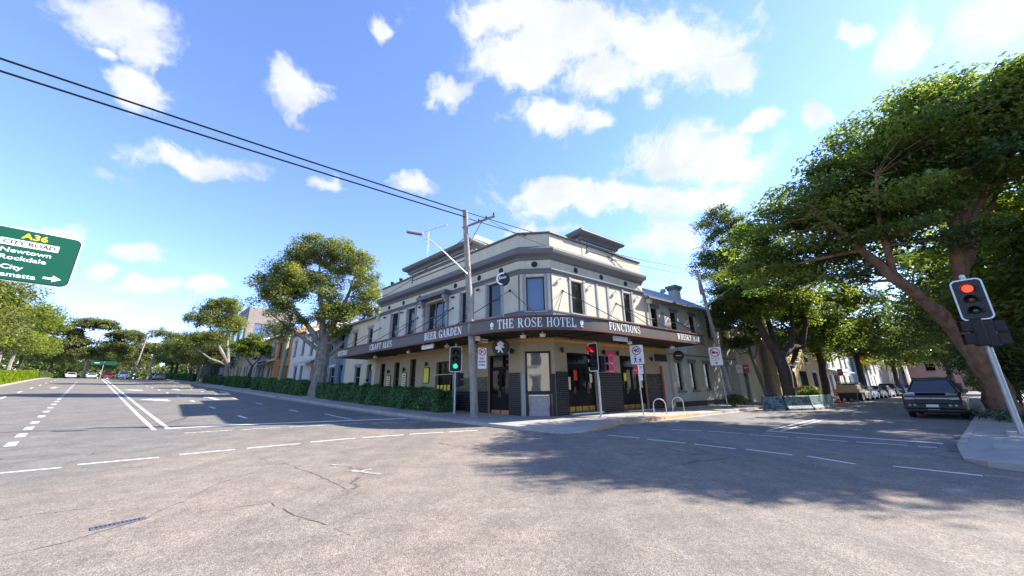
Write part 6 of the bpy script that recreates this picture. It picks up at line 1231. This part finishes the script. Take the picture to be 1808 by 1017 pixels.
ms = [(P_, 80, 1.6, .95, 'paperbark third along the hotel side of the main road'), (D_, 68, 1.5, .75, 'dark rounded tree between the paperbark and the cone'), (D_, 92, 1.4, 1.0, 'dark tree on the hotel side near the colonnade building'), (P_, 99, 1.2, 1.0, 'paperbark with pale trunk by the colonnade building'), (D_, 112, 1.4, 1.1, 'dark rounded tree on the hotel side near the crest'), (D_, 126, 1.0, 1.0, 'last dark tree on the hotel side at the crest'), (P_, 150, -3, 1.3, 'olive tree beyond the crest on the hotel side'),
  (Q_, 58, 25.6, 1.0, 'nearest green tree behind the lime hedge on the left'), (P_, 66, 26.4, 1.15, 'olive tree behind the lime hedge, second on the left'), (Q_, 77, 25.8, 1.05, 'green tree behind the lime hedge, third on the left'), (P_, 50, 27, 1.25, 'tall olive tree at the left edge under the direction sign'), (Q_, 90, 26, 1.1, 'bright green tree fourth on the left'), (Q_, 104, 25.8, 1.15, 'bright green tree fifth on the left'), (D_, 118, 26, 1.05, 'dark green tree last on the left before the crest'), (D_, 70, 31, 1.2, 'dark tree set back behind the left row'), (D_, 88, 32, 1.2, 'dark tree set back behind the left row near the crest'),
  (D_, 170, 24, 1.3, 'dark bush-headed tree beyond the crest on the left'), (P_, 185, 12.5, 1.15, 'low olive tree straight over the crest'), (P_, 176, 5.5, 1.35, 'yellow-green tree over the crest right of the far sign'), (D_, 200, 19, 1.3, 'dark tree low behind the red car')]
for pr, u, v, sc, lb in ms:
    p = W3(FR, u, v); p.z = gzu(u); put(pr, p, sc, u*.7, lb, 'avenue trees along the main road', id(pr) not in seen); seen.add(id(pr))
u = 160; p = W3(FR, u, 17); p.z = gzu(u)
tree('umbrella_gum', 'broad flat-topped gum tree standing above the crest of the main road', p, [([(0, 0, -1), (.3, 0, 4), (0, 0, 7)], [.5, .4, .3]), ([(0, 0, 6.5), (-3, -2, 10), (-6, -3, 14)], [.2, .15, .06]), ([(0, 0, 6.5), (1, .5, 11), (1, 1, 16)], [.2, .16, .06]), ([(0, 0, 6.5), (4, 3, 10), (7, 5, 13)], [.2, .15, .06])], [(-6, -3.5, 14.5, 4.4, 4, 1.8), (0, 0, 17, 5, 4.6, 1.8), (5.5, 4, 14, 4.4, 4.2, 1.9), (-3, -2, 11, 4, 4, 2.0), (4, 3, 10, 4, 4, 2.2), (-7, -5, 9.5, 3.4, 3.4, 2.4), (8, 6, 8, 3.6, 3.6, 2.6), (0, 0, 7.5, 4, 4, 2)], 460, 80, 1.5, .6, M['leaf_gum'], M['bark_pale'], seed=15, twigs=60, tintsd=.22, flat=.7)
u = 150; p = W3(FR, u, 3.5); p.z = gzu(u)
tree('open_gum', 'open-crowned gum tree over the crest on the hotel side', p, [([(0, 0, -1), (.3, 0, 5), (0, .4, 9)], [.4, .32, .2]), ([(0, 0, 7), (-3, -2, 10), (-4, -3, 13)], [.16, .12, .05]), ([(0, 0, 7), (2.4, 2, 11), (3, 2.6, 13.5)], [.16, .12, .05])], [(-3.6, -2.6, 12.5, 2.8, 2.6, 2.4), (0, .3, 14.6, 2.8, 2.6, 2.2), (3, 2.4, 13.2, 2.6, 2.6, 2.2), (.6, 0, 9.6, 3.4, 3.4, 2.0), (-2, -2, 7, 3.4, 3.4, 2.4), (3, 3, 7, 3.4, 3.4, 2.4)], 220, 70, 1.2, .42, M['leaf_gum'], M['bark_pale'], seed=16, twigs=50, tintsd=.22, flat=.8)
# clipped hedges
def hedge(label, u0, u1, v0, v1, h, lm, seed, dens=420, ls=.11, cat='hedge', name='clipped_hedge', group='clipped hedges'):
    rng = np.random.default_rng(seed); um = (u0+u1)/2; p = W3(FR, um, (v0+v1)/2); p.z = gzu(um)+KH; t = thing(name, label, cat, p, 0, group)
    L_ = u1-u0; areas = np.array([L_*(v1-v0), L_*h, L_*h, (v1-v0)*h, (v1-v0)*h]); n = int(areas.sum()*dens); k = rng.choice(5, n, p=areas/areas.sum()); U_ = rng.uniform(u0, u1, n); V_ = rng.uniform(v0, v1, n); Z_ = rng.uniform(0.02, h, n); nv = np.zeros((n, 3))
    FRm = np.array(FR.to_3x3())
    for q, (ax, val, nn) in enumerate(((2, h, (0, 0, 1)), (1, v0, (0, -1, 0)), (1, v1, (0, 1, 0)), (0, u0, (-1, 0, 0)), (0, u1, (1, 0, 0)))):
        s_ = k == q; nv[s_] = nn
        if ax == 2: Z_[s_] = val
        elif ax == 1: V_[s_] = val
        else: U_[s_] = val
    lump = .10*np.sin(U_*1.3+seed)+.07*np.sin(U_*3.1+Z_*3)+.06*np.sin(V_*5+U_*4.3+Z_*2); off_ = rng.normal(0, .045, n)+lump-.02
    loc = np.stack([U_, V_, Z_], 1)+nv*off_[:, None]; loc[:, 2] = np.maximum(loc[:, 2], .01); zg = np.array([gzu(a) for a in U_])+KH
    w = loc@FRm.T+np.array([P1.x, P1.y, 0]); w[:, 2] = loc[:, 2]+zg; leaf_mesh('foliage', w, (nv+rng.normal(0, .55, (n, 3)))@FRm.T, ls, rng.normal(.4, .25, n), lm, t, INV[t], rng, .55)
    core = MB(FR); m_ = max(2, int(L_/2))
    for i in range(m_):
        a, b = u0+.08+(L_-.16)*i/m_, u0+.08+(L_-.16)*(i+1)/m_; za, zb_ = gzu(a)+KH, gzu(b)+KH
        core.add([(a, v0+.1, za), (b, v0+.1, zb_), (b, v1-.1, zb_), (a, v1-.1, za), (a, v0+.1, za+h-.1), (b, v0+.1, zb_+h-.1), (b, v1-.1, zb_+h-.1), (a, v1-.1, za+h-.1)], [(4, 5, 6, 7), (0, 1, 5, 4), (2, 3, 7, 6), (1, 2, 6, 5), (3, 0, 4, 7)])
    obj('dark_core', core, M['hedge_core'], t)  # solid near-black box filling the hedge behind its leaves
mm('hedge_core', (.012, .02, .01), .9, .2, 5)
hedge('long clipped hedge in front of the hotel windows', 4.7, 22.2, .9, 2.0, 1.22, M['leaf_hedge'], 41, 480, .125)
hedge('clipped hedge from the fig tree to the green pole', 26.2, 42.5, .8, 2.0, 1.3, M['leaf_hedge'], 42, 420, .12); hedge('short clipped hedge between the lime tree and the paperbark', 46, 56.5, .8, 2.0, 1.3, M['leaf_hedge'], 43, 300, .14); hedge('clipped hedge past the paperbark towards the cone', 60.5, 73, .8, 2.0, 1.3, M['leaf_hedge'], 44, 220, .16); hedge('far clipped hedge near the colonnade building', 84, 125, .8, 2.0, 1.3, M['leaf_hedge'], 45, 120, .2)
hedge('bright lime hedge along the far side of the main road', 40, 104, 22.3, 23.5, 1.35, M['leaf_hedge_lime'], 46, 170, .18, group='lime hedges'); hedge('dark low hedge at the left end before the crest', 106, 150, 22.3, 23.8, 1.2, M['leaf_dark'], 47, 90, .25)

# wooded skyline beyond the crest, one mass
rng = np.random.default_rng(77); n = 26000; U_ = rng.uniform(205, 250, n); V_ = rng.uniform(-45, 75, n); top = 13+3*np.sin(V_*.21)+2.2*np.sin(V_*.53+1)+1.5*np.sin(V_*1.1+U_*.2)
Z_ = top*rng.uniform(0, 1, n)**.6; loc = np.stack([U_, V_, np.zeros(n)], 1)@np.array(FR.to_3x3()).T+np.array([P1.x, P1.y, 0]); loc[:, 2] = Z_+np.array([gzu(a) for a in U_])-.5
fw = leaf_mesh('far_wood', loc, rng.normal(size=(n, 3))+np.array([0, 0, .6]), 1.3, rng.normal(.45, .25, n), M['leaf_dark'], None, None, rng, .7); tag(fw, 'dark wooded mass of far trees beyond the crest of the main road', 'woodland', kind='stuff')

# ------------------------------------------------------------------ vehicles
def paint(name, c, metal=.2, rough=.28):
    m = mat(name, c, rough, .04, 2, metal=metal); b = m.node_tree.nodes['Principled BSDF']; b.inputs['Coat Weight'].default_value = .6; b.inputs['Coat Roughness'].default_value = .05; return m
PT = {k: paint('paint_'+k, c) for k, c in dict(black=(.008, .009, .01), tan=(.42, .32, .20), white=(.7, .7, .69), silver=(.42, .43, .44), grey=(.09, .1, .11), navy=(.02, .035, .08), red=(.5, .02, .03)).items()}
mm('tail_red', (.35, .01, .01), .3, .05, 4); mm('head_glass', (.28, .29, .31), .12, .05, 4, metal=.3); mm('tray_timber', (.25, .15, .08), .8, .2, 5)
KIND = {  # lower outline (x,z) front->rear, cabin (xb0,xt0,xt1,xb1), L, W, H, belt
 'hatch': dict(L=4.2, W=1.76, H=1.48, up=[(2.1, .45), (2.08, .66), (1.9, .76), (1.05, .92), (.95, .95), (-1.9, .98), (-2.05, .9), (-2.1, .5)], cab=(1.0, .25, -1.55, -1.95), belt=.93),
 'sedan': dict(L=4.6, W=1.8, H=1.44, up=[(2.3, .45), (2.27, .66), (2.1, .76), (1.1, .9), (1.0, .92), (-1.6, .96), (-2.2, .95), (-2.28, .85), (-2.3, .5)], cab=(1.05, .3, -1.0, -1.75), belt=.92),
 'suv': dict(L=4.7, W=1.86, H=1.72, up=[(2.35, .5), (2.33, .85), (2.15, .98), (1.2, 1.08), (1.1, 1.1), (-2.2, 1.12), (-2.32, 1.0), (-2.35, .5)], cab=(1.15, .45, -1.9, -2.25), belt=1.08),
 'van': dict(L=5.0, W=1.95, H=2.05, up=[(2.5, .5), (2.48, .9), (2.3, 1.05), (1.75, 1.2), (1.65, 1.25), (-2.4, 1.25), (-2.48, 1.1), (-2.5, .5)], cab=(1.75, 1.0, -2.4, -2.48), belt=1.2),
 'pickup': dict(L=5.3, W=1.9, H=1.86, up=[(2.65, .55), (2.66, 1.02), (2.5, 1.14), (1.25, 1.22), (1.15, 1.22), (-2.6, 1.18), (-2.65, 1.1), (-2.65, .6)], cab=(1.2, .35, -1.0, -1.3), belt=1.18),
 'ute': dict(L=5.0, W=1.85, H=1.78, up=[(2.5, .5), (2.48, .88), (2.35, .98), (1.2, 1.06), (1.1, 1.08), (.0, 1.1), (-.1, 1.0), (-.1, .6)], cab=(1.15, .5, -.35, -.55), belt=1.06)}
def car(name, label, pos, head, kind, col, group=None, rack=False, front=False):
    k = KIND[kind]; L_, W_, H_ = k['L'], k['W'], k['H']; t = thing(name, label, {'van': 'van', 'pickup': 'pickup', 'ute': 'pickup'}.get(kind, 'car'), pos, head, group); F = ROT(pos, head); pm = PT[col]
    xr = k['up'][-1][0]; o = k['up']+[(xr, .34), (xr+.15, .26), (k['up'][0][0]-.2, .26), (k['up'][0][0], .34)]
    def outl(ins): 
        cx, cz = (o[0][0]+xr)/2, .62; return [(x-(.06 if x > cx else -.06)*ins, z-(.05 if z > cz else -.03)*ins) for x, z in o]
    sl = [(-W_/2, 1.), (-W_/2+.03, .35), (-W_/2+.12, 0), (W_/2-.12, 0), (W_/2-.03, .35), (W_/2, 1.)]; mb = MB(F); vs = []; n = len(o)
    for y, ins in sl: vs += [(x, y, z) for x, z in outl(ins)]
    fs = [tuple(range(n)), tuple(range(6*n-1, 5*n-1, -1))]+[(j*n+i, j*n+(i+1) % n, (j+1)*n+(i+1) % n, (j+1)*n+i) for j in range(5) for i in range(n)]
    mb.add(vs, fs); body = obj('body', mb, pm, t, True)
    a0_, a1_, a2_, a3_ = k['cab']; zb_, zt = k['belt']-.03, H_-.05; yb, yt = W_/2-.08, W_/2-(.27 if kind != 'pickup' else .34)
    q = [(a0_, yb, zb_), (a0_, -yb, zb_), (a1_, yt, zt), (a1_, -yt, zt), (a2_, yt, zt), (a2_, -yt, zt), (a3_, yb, zb_), (a3_, -yb, zb_)]
    mb = MB(F); mb.add(q, [(0, 2, 3, 1), (4, 6, 7, 5), (0, 6, 4, 2), (1, 3, 5, 7), (2, 4, 5, 3)]); cab = obj('windows', mb, M['car_glass'], t)
    mb = MB(F); mb.bbox(a2_-.03, a1_+.03, -yt-.03, yt+.03, zt-.02, H_, .03); obj('roof', mb, pm, t)
    for s_ in (-1, 1):
        xm = (a1_+a2_)/2+.1
        for pa, pb, pr in (((a0_, s_*yb, zb_), (a1_, s_*yt, zt), .045), ((a3_, s_*yb, zb_), (a2_, s_*yt, zt), .06), ((xm, s_*yb, zb_), (xm, s_*yt, zt), .04)): obj('pillar', MB(F).tube([pa, pb], pr, 6), pm, t)
        if kind in ('van',): obj('side_panel', MB(F).add([(xm, s_*(yb+.012), zb_), (a3_, s_*(yb+.012), zb_), (a2_, s_*(yt+.012), zt), (xm, s_*(yt+.012), zt)], [(0, 1, 2, 3)]), pm, t)
    wx = (L_/2-.85 if kind not in ('pickup', 'ute') else L_/2-.95, -L_/2+.85 if kind not in ('pickup', 'ute') else -L_/2+1.15); wr = .33 if kind in ('hatch', 'sedan') else .39
    for x in wx:
        for s_ in (-1, 1):
            mb = MB(F); mb.poly([(x+(wr+.07)*math.cos(R(a)), max(.24, wr+(wr+.07)*math.sin(R(a)))) for a in range(-20, 201, 20)], s_*(W_/2+.004), s_*(W_/2-.2)); obj('wheel_arch', mb, M['black_plastic'], body)
            c = (x, s_*(W_/2-.11), wr); wl_ = obj('wheel', MB(F).lathe([(wr*.62, -.11), (wr*.93, -.11), (wr, -.07), (wr, .07), (wr*.93, .11), (wr*.62, .11)], 20, c, 'y'), M['rubber'], t, True)
            mb = MB(F); mb.lathe([(wr*.62, 0), (wr*.6, s_*.125), (wr*.1, s_*.1), (.01, s_*.1)], 16, c, 'y'); obj('rim', mb, M['alu'] if col != 'black' else M['dark_trim'], wl_, True)
    xf = o[0][0]; zf = k['up'][1][1]; zl = zf-.1
    for s_ in (-1, 1):
        mb = MB(F); mb.bbox(xf-.16, xf+.012, s_*(W_/2-.24)-.17, s_*(W_/2-.24)+.17, zl-.06, zl+.07, .02); obj('headlight', mb, M['head_glass'], t)
        mb = MB(F); hh = .14 if kind != 'ute' else .06; mb.bbox(xr-.015, xr+.12, s_*(W_/2-.2)-.12, s_*(W_/2-.2)+.12, .78-hh, .78+hh, .02); obj('tail_light', mb, M['tail_red'], t)
        mb = MB(F); mb.bbox(a0_-.3, a0_-.12, s_*(W_/2+.1)-.1, s_*(W_/2+.1)+.1, zb_+.02, zb_+.18, .03); obj('mirror', mb, pm, t)
    mb = MB(F); mb.bbox(xf-.1, xf+.02, -W_/2+.52, W_/2-.52, zl-.14, zl+.08, .02); gr = obj('grille', mb, M['black_plastic'], t)
    mb = MB(F); mb.bbox(xf-.1, xf+.05, -W_/2+.1, W_/2-.1, .32, .5, .03); obj('bumper', mb, M['black_plastic'] if kind in ('pickup', 'ute') else pm, t)
    mb = MB(F); mb.bbox(xr-.05, xr+.1, -W_/2+.1, W_/2-.1, .34, .52, .03); obj('bumper', mb, M['black_plastic'] if kind in ('pickup', 'ute') else pm, t)
    obj('number_plate', MB(F).box(xf+.052, xf+.06, -.19, .19, .42, .53), M['number_plate'], t); obj('number_plate', MB(F).box(xr-.062, xr-.054, -.19, .19, .62, .73), M['number_plate'], t)
    if kind == 'ute':
        mb = MB(F); mb.box(-2.55, -.2, -.96, .96, .82, .9); tr = obj('tray', mb, M['tray_timber'], t)
        for nm, a in (('tailgate', (-2.58, -2.54, -.96, .96, .9, 1.2)), ('tray_side', (-2.54, -.2, .93, .97, .9, 1.18)), ('tray_side', (-2.54, -.2, -.97, -.93, .9, 1.18))): mb = MB(F); mb.box(*a); obj(nm, mb, pm, tr)
        mb = MB(F); [mb.tube(ps, .03, 5) for ps in ([(-.3, -.9, .9), (-.3, -.9, 1.85)], [(-.3, .9, .9), (-.3, .9, 1.85)], [(-.3, -.9, 1.85), (-.3, .9, 1.85)])]; obj('headboard', mb, M['dark_trim'], tr); mb = MB(F); mb.box(-2.4, -.3, -.7, .7, .36, .8); obj('chassis', mb, M['black_plastic'], t)
        mb = MB(F); mb.bbox(-2.3, -.45, -.8, .8, .9, 1.62, .1); obj('canopy_box', mb, pm, tr)
    if front:
        mb = MB(F); mb.bbox(xf-.05, xf+.035, -W_/2+.42, W_/2-.42, .6, zf-.02, .03); gg = obj('grille', mb, M['black_plastic'], t)
        for q_ in range(4): obj('grille_bar', MB(F).box(xf+.036, xf+.045, -W_/2+.46, W_/2-.46, .68+.1*q_, .70+.1*q_), M['dark_trim'], gg)
        mb = MB(F); mb.bbox(xf+.02, xf+.2, -W_/2+.02, W_/2-.02, .45, .72, .05); obj('bull_bar', mb, M['black_plastic'], t); mb = MB(F); mb.box(xf+.03, xf+.07, -.55, .55, zl-.02, zl+.045); obj('light_bar', mb, M['head_glass'], t)
        obj('number_plate', MB(F).box(xf+.202, xf+.21, -.2, .2, .54, .66), M['number_plate'], t)
        for s_ in (-1, 1):
            for d_ in (.0, .17): obj('driving_light', MB(F).lathe([(.06, 0), (.06, .03), (.02, .05)], 12, (xf+.2, s_*(W_/2-.22)-s_*d_, .62), 'x'), M['head_glass'], t)
        mb = MB(F); mb.bbox(xf-.5, xf-.1, -.5, .5, k['up'][2][1]-.0, k['up'][2][1]+.05, .02); obj('bonnet_scoop', mb, pm, t)
        mb = MB(F); mb.box(-2.6, -1.0, -.9, .9, 1.15, 1.62); obj('canopy', mb, pm, t)
    if rack: mb = MB(F); [mb.box(x-.03, x+.03, -yt, yt, H_, H_+.06) for x in (a1_-.15, a2_+.15)]; [mb.box(a2_, a1_, s_*yt-.02, s_*yt+.02, H_+.02, H_+.07) for s_ in (-1, 1)]; obj('roof_rack', mb, M['black_plastic'], t)
    return t
hB = math.atan2(dB.y, dB.x); hR = math.atan2(dR.y, dR.x); GS = 'cars parked along the side street'
car('pickup_truck', 'black pickup with light bar and roof rack parked facing out under the tree', W3(FB, 15.35, 12.5), hB+math.pi, 'pickup', 'black', GS, True, True)
car('utility_truck', 'tan utility with boxed tray parked beyond the traffic cone', W3(FB, 37.3, 5.35), hB, 'ute', 'tan', GS)
for nm, s_, kd, cl, lb in (('parked_car', 43.5, 'hatch', 'white', 'white hatchback parked in front of the tan utility'), ('parked_car', 48.6, 'hatch', 'grey', 'dark grey hatchback parked third along the left kerb'), ('parked_car', 54.2, 'sedan', 'silver', 'silver sedan parked fourth along the left kerb'), ('parked_car', 60, 'suv', 'black', 'black four-wheel drive parked fifth along the left kerb'), ('parked_car', 67, 'suv', 'navy', 'navy four-wheel drive parked sixth along the left kerb'), ('parked_car', 75, 'hatch', 'grey', 'grey hatchback parked farthest along the left kerb')): car(nm, lb, W3(FB, s_, 5.25), hB, kd, cl, GS)
GM = 'cars on the main road'
for u, v, kd, cl, lb, rev in ((134, 15.2, 'sedan', 'white', 'white sedan left of the red car at the crest', 1), (131, 18.6, 'hatch', 'white', 'white hatchback farthest left at the crest', 1), (133, 12.4, 'hatch', 'red', 'red hatchback at the crest of the main road', 0), (134, 9.6, 'van', 'white', 'white van beside the red car at the crest', 0), (112, 5.1, 'sedan', 'navy', 'dark blue car parked near the crest on the hotel side', 0), (104, 5.1, 'sedan', 'silver', 'silver car parked behind the dark blue one near the crest', 0)):
    p = W3(FR, u, v); p.z = gzu(u)+.01; car('distant_car', lb, p, hR+math.pi*rev, kd, cl, GM)

# ------------------------------------------------------------------ pedestrian beside the hotel
pp0 = W3(FA, 16.8, 1.0); pp0.z = gz(pp0.x, pp0.y)+KH+.012; per = thing('person', 'person in a teal top and dark trousers walking beside the hotel wall', 'person', pp0, math.atan2(dA.y, dA.x))
def skin_mesh(name, verts, edges, rad, m, parent, sub=2):
    me = bpy.data.meshes.new(name); me.from_pydata(verts, edges, []); me.materials.append(m); o = bpy.data.objects.new(name, me); link(o, parent)
    md = o.modifiers.new('Skin', 'SKIN'); ms_ = o.modifiers.new('Sub', 'SUBSURF'); ms_.levels = sub; ms_.render_levels = sub
    for d, r in zip(me.skin_vertices[0].data if me.skin_vertices else [], rad): d.radius = r
    if me.skin_vertices: me.skin_vertices[0].data[0].use_root = True
    return o
V_ = [(0, 0, .92), (0, 0, 1.12), (.02, 0, 1.34), (.03, 0, 1.46), (.05, 0, 1.54), (.06, 0, 1.63), (.05, 0, 1.70), (.02, .17, 1.38), (-.03, .22, 1.12), (.08, .22, .9), (.12, .22, .8), (.02, -.17, 1.38), (.04, -.22, 1.12), (.2, -.22, .93), (.25, -.22, .84), (0, .09, .86), (.12, .1, .48), (.05, .1, .09), (.2, .1, .04), (0, -.09, .86), (-.06, -.1, .48), (-.25, -.1, .12), (-.14, -.1, .04)]
E_ = [(0, 1), (1, 2), (2, 3), (3, 4), (4, 5), (5, 6), (2, 7), (7, 8), (8, 9), (9, 10), (2, 11), (11, 12), (12, 13), (13, 14), (0, 15), (15, 16), (16, 17), (17, 18), (0, 19), (19, 20), (20, 21), (21, 22)]
r_ = [.14, .13, .15, .06, .06, .10, .08, .065, .05, .04, .03, .065, .05, .04, .03, .1, .07, .05, .04, .1, .07, .05, .04]
def addskin(name, verts, edges, rad, m, parent):
    import bmesh
    me = bpy.data.meshes.new(name); bm = bmesh.new(); lay = bm.verts.layers.skin.verify(); vs = [bm.verts.new(v) for v in verts]
    for i, (v, r) in enumerate(zip(vs, rad)): v[lay].radius = r if isinstance(r, tuple) else (r, r); v[lay].use_root = i == 0
    for a, b in edges: bm.edges.new((vs[a], vs[b]))
    bm.to_mesh(me); bm.free(); me.materials.append(m); o = bpy.data.objects.new(name, me); link(o, parent); o.modifiers.new('Skin', 'SKIN').use_smooth_shade = True; s_ = o.modifiers.new('Sub', 'SUBSURF'); s_.levels = s_.render_levels = 2; return o
addskin('body', V_, E_, r_, M['skin'], per)
addskin('shirt', [(0, 0, .95), (0, 0, 1.12), (.02, 0, 1.34), (.025, 0, 1.44), (.02, .19, 1.38), (-.01, .22, 1.2), (.02, -.19, 1.38), (.03, -.22, 1.2)], [(0, 1), (1, 2), (2, 3), (2, 4), (4, 5), (2, 6), (6, 7)], [.175, .165, .175, .09, .09, .075, .09, .075], M['cloth_teal'], per)
addskin('trousers', [(0, 0, .96), (0, .09, .84), (.12, .1, .48), (.05, .1, .14), (0, -.09, .84), (-.06, -.1, .48), (-.24, -.1, .17)], [(0, 1), (1, 2), (2, 3), (0, 4), (4, 5), (5, 6)], [.16, .12, .09, .075, .12, .09, .075], M['cloth_dark'], per)
hm = MB(); hm.lathe([(.02, .13), (.085, .1), (.115, .02), (.11, -.06), (.07, -.09)], 14, (.045, 0, 1.665)); me = bpy.data.meshes.new('hair'); me.from_pydata(hm.v, [], hm.f); me.materials.append(M['hair']); link(bpy.data.objects.new('hair', me), per)
